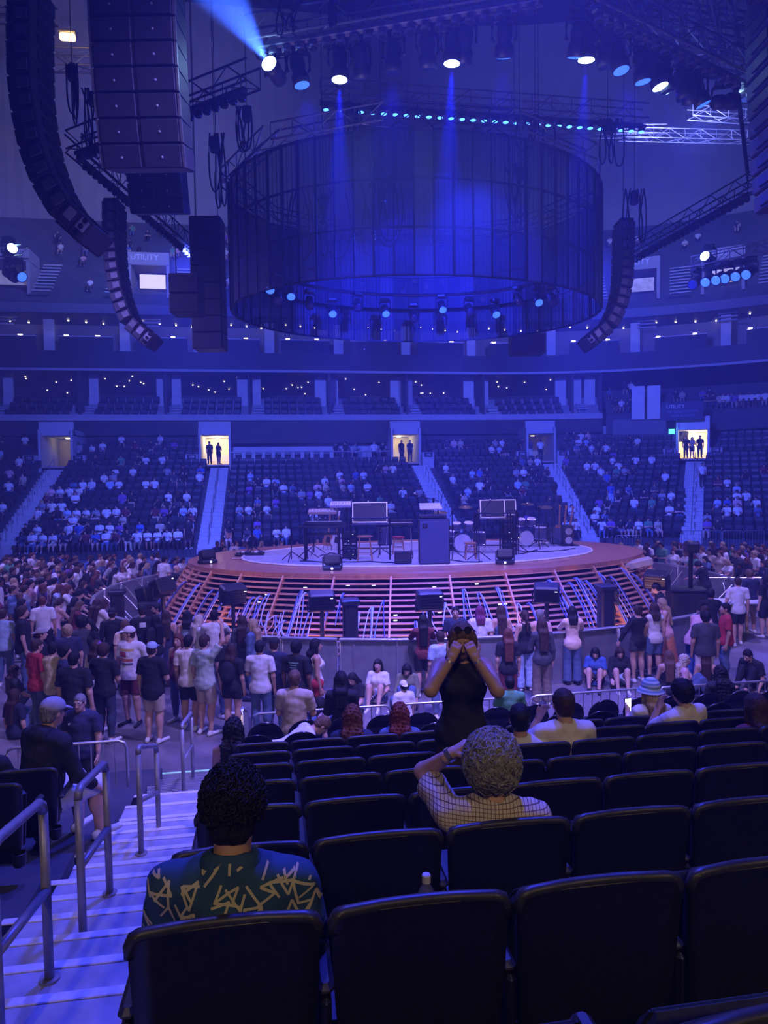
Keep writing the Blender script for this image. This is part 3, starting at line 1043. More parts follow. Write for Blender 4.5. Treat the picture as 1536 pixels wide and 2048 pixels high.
def keyboard(parent, c, w, d=.32, tilt=0.0, body=FIXB, name='keyboard'):
    M = Matrix.Rotation(tilt, 3, 'X')
    kb = MB().bbox(c, (w, d, .09), .015, M=M).build(name, body, parent)
    c = Vector(c)
    MB().box(c + M @ Vector((0, -d * .2, .05)), (w * .9, d * .45, .012), M=M).build('white_keys', KEYW, kb)
    mb = MB()
    nk = int(w * .9 / .028)
    for k in range(nk):
        if k % 7 in (2, 6):
            continue
        mb.box(c + M @ Vector((-w * .45 + (k + 1) * .028, -d * .12, .062)), (.013, d * .26, .014), M=M)
    mb.build('black_keys', KEYB, kb)['kind'] = 'stuff'
    return kb
# keyboard table
r = empty('keyboard_table', deck(646, 1119), FACE)
tag(r, 'black keyboard table with tall frame legs left of the case lid', 'table')
MB().bbox((0, 0, .98), (1.4, .5, .06), .01).build('table_top', FIXB, r)
for x in (-.5, .48):
    for y in (-.2, .2):
        MB().box((x, y, .49), (.06, .05, .98)).build('leg', BLACKM, r)
    MB().box((x, 0, .03), (.07, .62, .05)).build('foot', BLACKM, r)
MB().box((0, .2, .75), (1.0, .04, .08)).build('crossbar', BLACKM, r)
kroot = deck(646, 1119)
for dx, dz, w, t, lab, bodyc in ((.05, 1.08, 1.15, 0, 'lower keyboard on the black keyboard table', FIXB), (.02, 1.42, .85, .25, 'tan upper keyboard tier above the keyboard table', mat('tan_synth', (.45, .36, .26), .5, var=.1)), (.55, 1.62, .62, .35, 'slanted pale keyboard beside the case lid', mat('pale_synth', (.5, .5, .62), .4, var=.1))):
    o = empty('stage_keyboard', kroot, FACE)
    tag(o, lab, 'keyboard')
    keyboard(o, (dx, 0, dz), w, tilt=t)
    o.children[0].data.materials[0] = bodyc
    if dz > 1.2:
        for x in (-w * .3, w * .3):
            MB().box((dx + x, .05, (dz + 1.0) / 2), (.04, .04, dz - 1.02)).build('riser', BLACKM, o)
def lid_rack(px, py, w, h, z, label, mats, frame_w):
    r = empty('case_lid_stand', deck(px, py), FACE)
    tag(r, label, 'stand')
    M = Matrix.Rotation(-.25, 3, 'X')
    c = Vector((0, 0, z + h / 2))
    lid = MB().bbox(c, (w, .14, h), .02, M=M).build('lid', mats, r)
    for s_ in (-1, 1):
        MB().box(c + M @ Vector((s_ * w / 2, 0, 0)), (.03, .16, h + .03), M=M).build('edge_trim', ALU, lid)
        MB().box(c + M @ Vector((0, 0, s_ * h / 2)), (w, .16, .03), M=M).build('edge_trim', ALU, lid)
    for x in (-frame_w / 2, frame_w / 2):
        for y in (-.25, .25):
            MB().cyl((x, y, 0), (x, y, z + .15), .025, 6).build('post', BLACKM, r)
        MB().cyl((x, -.25, .1), (x, .25, .1), .02, 6).build('cross_tube', BLACKM, r)
    for zz in (.35, z - .05, z + .15):
        MB().cyl((-frame_w / 2, -.25, zz), (frame_w / 2, -.25, zz), .022, 6).build('cross_tube', BLACKM, r)
    return r
lid_rack(741, 1118, 1.0, .58, 1.08, 'black case lid with silver edges on a tube frame behind the wooden stool', FIXB, 1.15)
lid_rack(985, 1112, .72, .52, 1.15, 'black case lid standing on a tube frame right of the drums', FIXB, 1.0)
lid_rack(1016, 1108, .45, .45, 1.2, 'smaller silver-edged monitor lid at the right of the larger one', FIXB, .4)
def stool(px, py, h, w, label, seat):
    r = empty('stool', deck(px, py), FACE)
    tag(r, label, 'stool')
    MB().lathe([(w * .42, h - .06), (w * .5, h - .045), (w * .5, h - .01), (w * .44, h)], (0, 0, 0), 16).build('seat', seat, r)
    for x in (-1, 1):
        for y in (-1, 1):
            MB().cone((x * w * .46, y * w * .46, 0), (x * w * .3, y * w * .3, h - .05), .016, .02, 6).build('leg', STOOLW, r)
    for zz in (.22, .36):
        MB().tube([(x * w * .42, y * w * .42, zz) for x, y in ((-1, -1), (1, -1), (1, 1), (-1, 1))], .011, 6, True).build('rung', STOOLW, r)
stool(730, 1122, .74, .46, 'tall wooden stool in front of the case lid frame', STOOLW)
stool(941, 1119, .5, .36, 'low wooden stool in front of the drum kit', STOOLW)
stool(797, 1108, .55, .4, 'black stool with red seat by the electric piano', mat('red_vinyl', (.35, .04, .05), .4, var=.1))
r = empty('electric_piano', deck(798, 1102), FACE)
tag(r, 'dark blue-black electric piano on tube legs left of the tall cabinet', 'piano')
keyboard(r, (0, 0, .88), .95, .45, name='body')
MB().bbox((0, .12, .96), (.95, .25, .1), .02).build('lid', FIXB, r)
for x in (-.38, .38):
    for y in (-.15, .15):
        MB().cyl((x * 1.1, y, 0), (x, y, .86), .018, 6).build('leg', CHROME, r)
def amp(px, py, w, h, d, label, mats=NAVY, knob=True, name='amplifier'):
    r = empty(name, deck(px, py), FACE)
    tag(r, label, 'amplifier')
    MB().bbox((0, 0, h / 2 + .02), (w, d, h), .025).build('cabinet', FIXB, r)
    MB().box((0, -d / 2 - .004, h / 2 + .02), (w * .94, .012, h * .94)).build('grille', mats, r)
    if knob:
        b = MB().bbox((-w * .3, -d / 2 - .012, h * .87), (.14, .014, .12), .01).build('badge', FIXB, r)
        MB().cyl((-w * .3, -d / 2 - .018, h * .87), (-w * .3, -d / 2 - .03, h * .87), .028, 10).build('knob', CHROME, b)
    for x in (-w * .4, w * .4):
        MB().cyl((x, 0, 0), (x, 0, .025), .03, 8).build('foot', BLACKM, r)
amp(868, 1128, .84, 1.24, .55, 'tall navy speaker cabinet standing upright at the front of the deck')
amp(806, 1127, .48, .32, .3, 'small black speaker box left of the tall cabinet', FIXB, False)
amp(1110, 1088, .42, .55, .35, 'blue-fronted amplifier beside the brown guitars')
amp(770, 1090, .5, .6, .35, 'dark amplifier behind the electric piano')
r = empty('mixing_desk', deck(866, 1128) + Vector((0, 0, 1.26)), FACE)
tag(r, 'small mixing desk on two trays on top of the tall cabinet', 'mixer')
MB().bbox((0, 0, .06), (.74, .45, .1), .02).build('base', FIXB, r)
MB().bbox((-.05, 0, .33), (.62, .4, .05), .01, M=Matrix.Rotation(.35, 3, 'X')).build('panel', mat('pale_panel', (.4, .42, .6), .4, var=.4, scale=40), r)
for x in (-.2, .15):
    MB().box((x, 0, .2), (.03, .03, .22)).build('post', BLACKM, r)
MB().cyl((.2, 0, .3), (.3, 0, .75), .01, 6).build('lamp_arm', CHROME, r)
def rack_tower(px, py, h, label):
    r = empty('gear_rack', deck(px, py), FACE)
    tag(r, label, 'rack')
    for x in (-.2, .2):
        for y in (-.2, .2):
            MB().box((x, y, h / 2), (.035, .035, h)).build('post', BLACKM, r)
    for k in range(int(h / .2)):
        u_ = MB().bbox((0, 0, .12 + .2 * k), (.38, .38, .15), .01).build('unit', FIXB, r)
        MB().box((.1 - .06 * (k % 3), -.195, .13 + .2 * k), (.03, .008, .02)).build('indicator', GLINT, u_)
rack_tower(700, 1116, .95, 'black gear rack tower beside the keyboard table')
rack_tower(905, 1100, .85, 'black gear rack tower behind the tall cabinet')
rack_tower(1018, 1096, .8, 'black gear rack tower behind the monitor lids')
rack_tower(1082, 1084, .7, 'black gear rack tower near the brown guitars')
def drum_kit(px, py, label, sc=1.0):
    r = empty('drum_kit', deck(px, py), FACE)
    tag(r, label, 'drum kit')
    SH = mat('drum_shell', (.10, .10, .16), .25, .3, var=.2)
    HEAD = mat('drum_head', (.6, .6, .66), .5, var=.05)
    def drum(c, rad, dep, ax):
        ax = Vector(ax).normalized()
        c = Vector(c)
        d = MB().cyl(c - ax * dep / 2, c + ax * dep / 2, rad, 20).build('drum', SH, r)
        for s_ in (-1, 1):
            MB().cyl(c + ax * s_ * dep / 2, c + ax * s_ * (dep / 2 + .012), rad * .96, 20).build('drum_head', HEAD, d)
            q = ax.to_track_quat('Z', 'Y').to_matrix()
            MB().tube([c + ax * s_ * dep / 2 + q @ Vector((math.cos(a) * rad * 1.02, math.sin(a) * rad * 1.02, 0)) for a in [2 * PI * k / 16 for k in range(16)]], .014, 5, True).build('hoop', CHROME, d)
    drum((0, .1, .30 * sc), .28 * sc, .4 * sc, (0, 1, 0))
    drum((-.45 * sc, -.25, .62), .18, .16, (.1, -.1, 1))
    drum((.5 * sc, -.2, .45), .2, .38, (0, 0, 1))
    drum((-.18 * sc, 0, .82), .14, .2, (0, -.3, 1))
    drum((.2 * sc, 0, .82), .15, .22, (0, -.3, 1))
    for x, y, z, rad in ((-.7, .1, 1.25, .24), (.75, .1, 1.3, .26), (-.75, -.3, .98, .18), (.15, .4, 1.4, .22)):
        st = MB().cyl((x * sc, y, 0), (x * sc, y, z), .012, 6).build('cymbal_stand', CHROME, r)
        MB().lathe([(rad, 0), (rad * .4, .018), (rad * .16, .03), (.01, .05)], (x * sc, y, z), 20, Matrix.Rotation(.2, 3, 'X')).build('cymbal', mat('cymbal_bronze', (.55, .42, .2), .3, .9, var=.1), st)
        for k in range(3):
            a = 2 * PI * k / 3
            MB().cyl((x * sc, y, .22), (x * sc + .22 * math.cos(a), y + .22 * math.sin(a), .01), .01, 5).build('leg', CHROME, st)
drum_kit(925, 1104, 'crowded drum kit with cymbals right of the tall cabinet')
drum_kit(1052, 1092, 'second drum kit near the right end of the deck', .9)
def guitar(px, py, dx, col, label, lean=.1):
    r = empty('guitar', deck(px, py) + Vector((dx, 0, 0)), FACE)
    tag(r, label, 'guitar')
    out = [(0, 0), (.13, .01), (.19, .1), (.18, .2), (.13, .28), (.15, .37), (.11, .46), (.03, .44), (-.03, .44), (-.11, .46), (-.15, .37), (-.13, .28), (-.18, .2), (-.19, .1), (-.13, .01)]
    M = Matrix.Translation((0, 0, .12)) @ Matrix.Rotation(lean, 4, 'Y') @ Matrix.Rotation(PI / 2 - .12, 4, 'X')
    b = MB().prism(out, M, .06).build('body', col, r)
    MB().prism([(-.07, .12), (.08, .1), (.06, .3), (-.05, .33)], M @ Matrix.Translation((0, 0, .035)), .008).build('pickguard', KEYB, b)
    MB().prism([(-.027, .42), (.027, .42), (.022, 1.02), (-.022, 1.02)], M @ Matrix.Translation((0, 0, .02)), .03).build('neck', STOOLW, r)
    MB().prism([(-.025, 1.02), (.025, 1.02), (.045, 1.18), (-.03, 1.2)], M @ Matrix.Translation((0, 0, .02)), .02).build('headstock', col, r)
    MB().tube([(-.15, -.12, .01), (-.12, 0, .14), (-.12, -.1, .16)], .01, 5).build('stand_foot', BLACKM, r)
    MB().tube([(.15, -.12, .01), (.12, 0, .14), (.12, -.1, .16)], .01, 5).build('stand_foot', BLACKM, r)
    MB().cyl((0, .22, .01), (0, .02, .55), .01, 5).build('stand_back', BLACKM, r)
BROWNG = mat('sunburst_brown', (.42, .18, .07), .3, var=.2)
guitar(672, 1100, 0, mat('guitar_white', (.75, .75, .75), .3, var=.05), 'white electric guitar with black pickguard under the keyboard table')
guitar(655, 1099, 0, BROWNG, 'brown guitar leaning left of the white guitar')
guitar(1118, 1082, 0, BROWNG, 'leftmost brown guitar on the stand at the right of the deck', .05)
guitar(1126, 1084, .0, mat('amber_guitar', (.5, .25, .1), .3, var=.2), 'middle amber guitar on the stand at the right of the deck', .12)
guitar(1135, 1086, 0, mat('dark_brown_guitar', (.25, .1, .05), .3, var=.2), 'rightmost dark brown guitar on the stand at the right of the deck', .2)
r = empty('rack_case', deck(1134, 1091), FACE)
tag(r, 'black open rack case at the right end of the instruments', 'case')
MB().bbox((0, 0, .36), (.32, .4, .68), .02).build('case', FIXB, r)
for z in (.2, .5):
    MB().lathe([(.02, 0), (.11, .01), (.12, .03)], (0, -.21, z), 14, Matrix.Rotation(PI / 2, 3, 'X')).build('speaker_cone', ALU, r)
MB().box((.05, 0, .01), (.6, .5, .025)).build('plinth', FIXB, r)
r = empty('balloon', deck(1108, 1080), FACE)
tag(r, 'dark round shiny balloon tied upright above the right instruments', 'balloon')
MB().cyl((0, 0, 0), (0, 0, 1.75), .008, 5).build('stick', BLACKM, r)
MB().lathe([(.01, 1.72), (.09, 1.8), (.14, 1.92), (.14, 2.02), (.09, 2.12), (.01, 2.16)], (0, 0, 0), 16).build('bulb', mat('blue_foil', (.02, .03, .12), .12, .5, var=0), r, True)
r = empty('pedalboard', deck(500, 1110), FACE)
tag(r, 'effects pedalboard on the wooden deck at the left', 'pedalboard')
MB().bbox((0, 0, .04), (.9, .35, .06), .015, M=Matrix.Rotation(.12, 3, 'X')).build('board', FIXB, r)
for k in range(6):
    MB().bbox((-.36 + .14 * k, -.02 + .03 * (k % 2), .1), (.1, .16, .06), .01).build('pedal', [ALU, KEYW, NAVY][k % 3], r)
r = empty('setlist_sheet', deck(476, 1117), FACE)
tag(r, 'white paper strip lying on the deck by the pedalboard', 'paper')
MB().bbox((0, 0, .006), (.36, .08, .008), .003).build('sheet', KEYW, r)
def wedge(px, py, label, rz=0.0):
    r = empty('edge_light', at_z(px, py, DZ), FACE + rz)
    tag(r, label, 'light')
    MB().bbox((0, 0, .06), (.5, .32, .1), .02).build('base', FIXB, r)
    MB().bbox((0, .02, .27), (.46, .26, .26), .04, M=Matrix.Rotation(-.3, 3, 'X')).build('head', FIXB, r)
    for s_ in (-1, 1):
        MB().box((s_ * .25, 0, .2), (.03, .1, .3)).build('yoke', FIXB, r)
    MB().cyl((0, -.165, .06), (0, -.175, .06), .035, 10).build('indicator', GLINT, r)
wedge(415, 1127, 'black light unit at the left rim of the deck', .9)
wedge(665, 1140, 'black light unit on the front rim below the keyboards')
wedge(1010, 1128, 'black light unit on the front rim right of the cabinet', -.15)
# black stage cables lying on the deck
for i, pts in enumerate((((1000, 1113), (1060, 1104), (1110, 1102), (1150, 1097)), ((600, 1122), (660, 1124), (740, 1123), (800, 1126)), ((900, 1120), (935, 1124), (965, 1123)), ((820, 1124), (826, 1110), (822, 1098)), ((640, 1112), (660, 1106), (690, 1110), (712, 1118)), ((1000, 1102), (1030, 1098), (1050, 1104), (1075, 1100)))):
    base = [at_z(a, b, DZ + .045) for a, b in pts]
    P = []
    for j in range(len(base) - 1):
        for q in range(6):
            P.append(base[j].lerp(base[j + 1], q / 6) + Vector((0, .06 * math.sin(q * 1.05 + j), 0)))
    o = MB().tube(P + [base[-1]], .018, 6).build('stage_cable', BLACKM, None, True)
    tag(o, ('black cable curving over the pale floor towards the rack case', 'black cable along the front below the keyboards', 'short black cable before the drum kit', 'black cable running back beside the tall cabinet', 'black cable tangle under the keyboard table', 'black cable under the second drum kit')[i], 'cable')
# added orange spots low before the stage, warming the slats
for px in (420, 640, 860, 1090, 1240):
    p = ring_px(px, 9.2, 6.5, .35)
    q = ring_px(px, 7.8, 5.2, 1.2)
    spot('slat_fill', p, q, 85, (1.0, .44, .24), 130, .9, .1)
# ---------------------------------------------------------------- flown rig
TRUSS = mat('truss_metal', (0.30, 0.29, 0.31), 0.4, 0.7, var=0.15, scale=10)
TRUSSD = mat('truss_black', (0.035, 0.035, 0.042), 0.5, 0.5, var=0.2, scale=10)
def truss(p, q, label, w=0.5, h=0.5, bay=0.6, m=TRUSS, r=0.026, name='lighting_truss', group=None):
    p, q = Vector(p), Vector(q)
    L = (q - p).length
    root = empty(name)
    root.matrix_world = frame(p, q - p, (0, 0, 1))
    tag(root, label, 'truss', group)
    me = MB().cyl((0, 0, 0), (L, 0, 0), r, 6).mesh('chord')
    me.materials.append(m)
    for y in (-w / 2, w / 2):
        for z in (-h / 2, h / 2):
            link('chord', me, root, Matrix.Translation((0, y, z)))
    n = max(2, int(L / bay))
    b = L / n
    def strut(a, c):
        a, c = Vector(a), Vector(c)
        mm = MB().cyl((0, 0, 0), c - a, r * .6, 4).mesh('brace')
        mm.materials.append(m)
        return mm
    kinds = []
    for s in (1, -1):
        zz = -h / 2 * s
        kinds.append(((0, -w / 2, zz), (b, -w / 2, -zz)))
        kinds.append(((0, w / 2, zz), (b, w / 2, -zz)))
        kinds.append(((0, -w / 2 * s, -h / 2), (b, w / 2 * s, -h / 2)))
    ms = [strut(a, c) for a, c in kinds]
    up = strut((0, -w / 2, -h / 2), (0, -w / 2, h / 2))
    for i in range(n):
        for j in range(3):
            k = j + 3 * (i % 2)
            link('brace', ms[k], root, Matrix.Translation(Vector(kinds[k][0]) + Vector((b * i, 0, 0))))
        link('brace', up, root, Matrix.Translation((b * i, -w / 2, -h / 2)))
    return root
def pods(p, q, label, spacing=0.27, m=None, lens=None, size=0.115, drop=.12):
    p, q = Vector(p), Vector(q)
    L = (q - p).length
    root = empty('strip_light')
    root.matrix_world = frame(p, q - p, (0, 0, 1))
    tag(root, label, 'light')
    MB().bbox((L / 2, 0, 0), (L, .16, .12), .02).build('housing', m or TRUSS, root)
    body = MB().lathe([(size * .9, -.16), (size, -.12), (size * .8, -.02), (size * .4, 0)], (0, 0, 0), 10).mesh('lamp_pod')
    body.materials.append(m or TRUSS)
    ln = MB().lathe([(.01, -.185), (size * .75, -.175), (size * .85, -.16)], (0, 0, 0), 10).mesh('lens')
    ln.materials.append(lens or KEYB)
    n = int(L / spacing)
    for i in range(n):
        M = Matrix.Translation(((i + .5) * L / n, -.02, -drop * .5))
        o = link('lamp_pod', body, root, M)
        link('lens', ln, o, Matrix.Identity(4))
    return root
LENS_DIM = mat('lens_blue_dim', (.05, .1, .6), .2, var=0, emit=(.04, .14, 1.0), strength=1.6)
LENS_ON = mat('lens_lit', (.8, .9, 1), .2, var=0, emit=(.35, .62, 1.0), strength=60)
LENS_OFF = mat('lens_dark', (.02, .03, .10), .1, var=0)
def _mh():
    base = MB().bbox((0, 0, -.07), (.34, .26, .14), .03).mesh('base'); base.materials.append(FIXB)
    yoke = MB().tube([(-.2, 0, -.14), (-.22, 0, -.2), (-.22, 0, -.46), (-.2, 0, -.5)], .03, 8)
    yoke.tube([(.2, 0, -.14), (.22, 0, -.2), (.22, 0, -.46), (.2, 0, -.5)], .03, 8)
    yoke.bbox((0, 0, -.15), (.44, .1, .06), .02)
    yoke = yoke.mesh('yoke', True); yoke.materials.append(FIXB)
    head = MB().lathe([(.1, .26), (.145, .2), (.15, .05), (.13, -.05), (.17, -.12), (.175, -.3)], (0, 0, 0), 16, Matrix.Rotation(PI, 3, 'X')).mesh('head')
    head = MB().lathe([(.175, -.3), (.17, -.12), (.13, -.05), (.15, .05), (.145, .2), (.1, .26)], (0, 0, 0), 16).mesh('head', True); head.materials.append(FIXB)
    res = {}
    for nm, mm in (('on', LENS_ON), ('dim', LENS_DIM), ('off', LENS_OFF)):
        l = MB().lathe([(.01, -.325), (.1, -.318), (.15, -.302)], (0, 0, 0), 16).mesh('lens'); l.materials.append(mm)
        res[nm] = l
    return base, yoke, head, res
MH = _mh()
def moving_head(p, target, label, state='off', sc=1.0):
    root = empty('moving_light')
    root.matrix_world = Matrix.Translation(p) @ Matrix.Rotation(random.uniform(-.6, .6), 4, 'Z') @ Matrix.Scale(sc, 4)
    tag(root, label, 'light')
    link('base', MH[0], root, Matrix.Identity(4))
    y = link('yoke', MH[1], root, Matrix.Identity(4))
    loc = Vector((0, 0, -.46))
    d = (Vector(target) - Vector(p) - Vector((0, 0, -.46 * sc))).normalized()
    inv = root.matrix_world.to_3x3().normalized().inverted()
    q = (inv @ d).to_track_quat('-Z', 'Y')
    h = link('head', MH[2], root, Matrix.Translation(loc) @ q.to_matrix().to_4x4())
    link('lens', MH[3][state], h, Matrix.Identity(4))
    return Vector(p) + Vector((0, 0, -.46 * sc)), d
HT = 14.5
# big truss ring round the stage, traced corner by corner at one height
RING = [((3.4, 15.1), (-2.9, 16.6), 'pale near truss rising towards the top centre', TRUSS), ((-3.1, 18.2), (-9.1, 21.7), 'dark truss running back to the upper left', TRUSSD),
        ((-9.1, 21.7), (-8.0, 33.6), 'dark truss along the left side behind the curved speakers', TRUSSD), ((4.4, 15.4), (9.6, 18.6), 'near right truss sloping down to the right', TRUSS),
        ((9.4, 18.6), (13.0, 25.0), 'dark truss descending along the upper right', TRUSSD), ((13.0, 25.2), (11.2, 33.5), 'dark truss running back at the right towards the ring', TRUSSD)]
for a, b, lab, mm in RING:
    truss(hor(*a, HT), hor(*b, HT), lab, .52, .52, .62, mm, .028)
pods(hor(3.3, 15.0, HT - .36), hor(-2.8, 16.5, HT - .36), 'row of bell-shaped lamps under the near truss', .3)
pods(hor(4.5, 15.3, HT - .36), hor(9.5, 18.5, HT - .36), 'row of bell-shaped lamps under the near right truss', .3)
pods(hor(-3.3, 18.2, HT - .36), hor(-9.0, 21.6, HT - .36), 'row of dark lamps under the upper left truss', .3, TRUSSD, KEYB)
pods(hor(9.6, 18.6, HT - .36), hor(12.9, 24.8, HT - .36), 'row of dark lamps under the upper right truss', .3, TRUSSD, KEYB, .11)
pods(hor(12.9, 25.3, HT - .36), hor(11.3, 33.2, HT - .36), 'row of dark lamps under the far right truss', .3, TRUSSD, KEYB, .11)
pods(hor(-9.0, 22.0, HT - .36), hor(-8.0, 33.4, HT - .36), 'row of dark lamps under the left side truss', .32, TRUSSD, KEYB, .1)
# inner truss with blue blinders
zi = 18.3
pa, pb = at_z(640, 196, zi), at_z(1292, 243, zi)
truss(pa + Vector((0, 0, .3)), pb + Vector((0, 0, .3)), 'inner truss glowing blue above the screen ring', .5, .55, .8, TRUSS, .028)
pods(pa - Vector((0, 0, .2)), pb - Vector((0, 0, .2)), 'row of blue glowing blinders below the inner truss', .42, FIXB, mat('blinder_blue', (.1, .2, .8), .2, var=0, emit=(.05, .22, 1.0), strength=5), .13)

# moving lights: (px, py, height above floor, aim, state)
LIGHTS = [(548, 158, HT - .5, (-11, -19, 15.5), 'on', 'bright round moving light at the left end of the near truss'), (677, 107, HT - .5, (-3.2, -5.8, 1), 'on', 'brightest white-blue moving light under the near truss'),
          (905, 65, HT - .5, (-.9, -5.8, 1), 'on', 'lit moving light near the top centre of the near truss'), (1180, 85, HT - .5, (2.2, -5.6, 1), 'on', 'lit moving light at the left end of the near right truss'),
          (1320, 155, HT - .7, (8, -8, 0), 'on', 'small lit moving light in the middle of the near right truss'), (1455, 217, HT - .9, (34, -6, 17), 'on', 'lit moving light throwing a pale beam off to the right'),
          (592, 150, HT - .5, (-1, -6, 0), 'dim', 'moving light with blue-lit flank right of the leftmost bright one'), (785, 110, HT - .6, (-2, -4, 2), 'off', 'dark moving light under the near truss, middle'),
          (720, 130, HT - .5, (0, 0, 2), 'off', 'dark moving light right of the brightest one'), (855, 100, HT - .5, (0, -2, 2), 'off', 'dark moving light left of the top centre light'),
          (932, 80, HT - .5, (0, 0, 2), 'off', 'dark moving light right of the top centre light'), (1012, 75, HT - .7, (2, 0, 2), 'dim', 'dim moving light at the right end of the near truss'),
          (1150, 80, HT - .5, (2, -2, 2), 'dim', 'dark moving light left of the bright right one'), (1215, 105, HT - .6, (5, -6, 2), 'off', 'dark moving light right of the bright right one'),
          (1243, 130, HT - .5, (5, -9, 0), 'dim', 'blue-edged moving light under the near right truss'), (1290, 145, HT - .6, (6, -6, 0), 'dim', 'moving light left of the small lit one'),
          (1338, 170, HT - .7, (9, -6, 0), 'off', 'dark moving light right of the small lit one'), (1372, 190, HT - .7, (9, -6, 0), 'off', 'dark moving light on the lower right truss corner'),
          (1405, 200, HT - .7, (12, -6, 0), 'dim', 'blue-lit moving light near the right truss corner'), (1390, 225, HT - 1.1, (9, 0, 0), 'off', 'dark moving light hanging low at the right truss corner')]
for px, py, z, tg, st, lab in LIGHTS:
    (xa, za), (xb, zb) = ((3.4, 15.1), (-2.9, 16.6)) if px < 1100 else ((4.4, 15.4), (9.6, 18.6))
    tb = min((abs(proj(hor(xa + (xb - xa) * q / 200, za + (zb - za) * q / 200, HT))[0] - px), q) for q in range(-6, 207))[1] / 200
    p = hor(xa + (xb - xa) * tb, za + (zb - za) * tb + .22, HT - .30)
    c, d = moving_head(p, tg, lab, st, 1.15)
    if st == 'on':
        pw = {548: 70000, 677: 34000, 905: 44000, 1180: 26000, 1320: 6000, 1455: 9000}[px]
        spot('moving_light_beam', c + d * .42, c + d * 3, pw, SKYB if px in (548, 1455) else BLUE, 30 if px in (548, 1455) else 17, .6, .05)
    if px in (785, 1012, 1243, 592):
        spot('blue_haze_fill', c + d * .45, c + d * 3, 3600, BLUE, 62, .9, .1)  # added blue fill for the haze
# side light trusses left and right
for lab, a, b, hs in (('left', (-40, 508), (50, 478 + 25), ((8, 500), (34, 505))), ('right', (1386, 525), (1545, 492), ((1412, 535), (1437, 530), (1460, 527), (1480, 525), (1520, 515), (1500, 520)))):
    z = 15.0
    p, q = at_z(a[0], a[1], z), at_z(b[0], b[1], z)
    truss(p, q, 'short truss with blue moving lights hanging at the %s edge' % lab, .5, .5, .6, TRUSS, .03)
    for i, (px, py) in enumerate(hs):
        c = at_z(px, py, z)
        c = p + (q - p).normalized() * (c - p).dot((q - p).normalized()) - Vector((0, 0, .3))
        moving_head(c, (0, 0, 3), '%s moving light under the short %s truss' % (ordn(i), lab), 'dim' if i else 'off', 1.5)
        if i == (0 if lab == 'left' else 1):
            u, d = moving_head(c + Vector((0, 0, 1.0)), CAM + Vector((0, 20, 14)), 'bright moving light on top of the short %s truss' % lab, 'on', 1.5)
# ---------------------------------------------------------------- oval screen ring
LA, LB, LZ0, LZ1 = 5.75, 4.5, 9.5, 13.1
def mesh_screen(name, col, alpha):
    m = mat(name, col, .6, .0, var=.15, scale=2.0, alpha=alpha, stretch=(1, 1, .25))
    return m
SCR = [mesh_screen('led_mesh_%d' % i, c, a) for i, (c, a) in enumerate((((.07, .07, .13), .42), ((.12, .11, .18), .50), ((.045, .045, .09), .34), ((.09, .085, .14), .44)))]
ring = empty('screen_ring', (0, 0, 0))
tag(ring, 'oval ring of see-through hanging video panels above the stage', 'screen')
FR = mat('screen_frame', (.012, .012, .018), .5, .3, var=.1)
NP = 64
prm = [0.0]
ps = [Vector((LA * math.cos(2 * PI * i / N), LB * math.sin(2 * PI * i / N), 0)) for i in range(N + 1)]
for i in range(N):
    prm.append(prm[-1] + (ps[i + 1] - ps[i]).length)
def ring_pt(f):
    L = (f % 1.0) * prm[-1]
    lo, hi = 0, N
    while hi - lo > 1:
        mid = (lo + hi) // 2
        if prm[mid] <= L: lo = mid
        else: hi = mid
    return ps[lo].lerp(ps[lo + 1], (L - prm[lo]) / max(1e-9, prm[lo + 1] - prm[lo]))
for k in range(NP):
    a, b = ring_pt(k / NP), ring_pt((k + 1) / NP)
    mid, d = (a + b) / 2, (b - a)
    L = d.length
    rz = math.atan2(d.y, d.x)
    # gaps between groups of panels: two clear openings at the back, as in the photo
    M = TR(mid, rz)
    pan = MB().box((0, 0, (LZ0 + LZ1) / 2), (L * .985, .035, LZ1 - LZ0)).build('panel', SCR[(k * 7 + k // 3) % 4], ring)
    pan.matrix_basis = M
    nrm = Vector((mid.x / LA ** 2, mid.y / LB ** 2, 0)).normalized()
    f = MB().box((-L / 2, -.0, (LZ0 + LZ1) / 2), (.07 if k % 4 == 0 else .035, .07, LZ1 - LZ0)).build('mullion', FR, pan)
    mb = MB()
    for z in (LZ0 + .02, LZ0 + 1.2, LZ0 + 2.4, LZ1 - .02):
        mb = MB().box((0, .04, z), (L, .05, .05)).build('crossbar', FR, pan)
    for x in (-.25, .05, .28):
        MB().box((x * L, .04, (LZ0 + LZ1) / 2), (.012, .012, LZ1 - LZ0)).build('cable_line', FR, pan)
# trusses holding the ring
NT = 10
for k in range(NT):
    a, b = ring_pt((k + .02) / NT), ring_pt((k + .98) / NT)
    lab = {5: 'left', 6: 'left front', 7: 'front', 8: 'right front', 9: 'right'}.get(k, ['right rear', 'rear right', 'rear centre', 'rear left', 'left rear'][k % 5])
    truss(a + Vector((0, 0, LZ1 + .32)), b + Vector((0, 0, LZ1 + .32)), 'short truss section carrying the screen ring at its ' + lab, .42, .42, .55, TRUSS if k in (6, 8, 5, 9) else TRUSSD, .026)
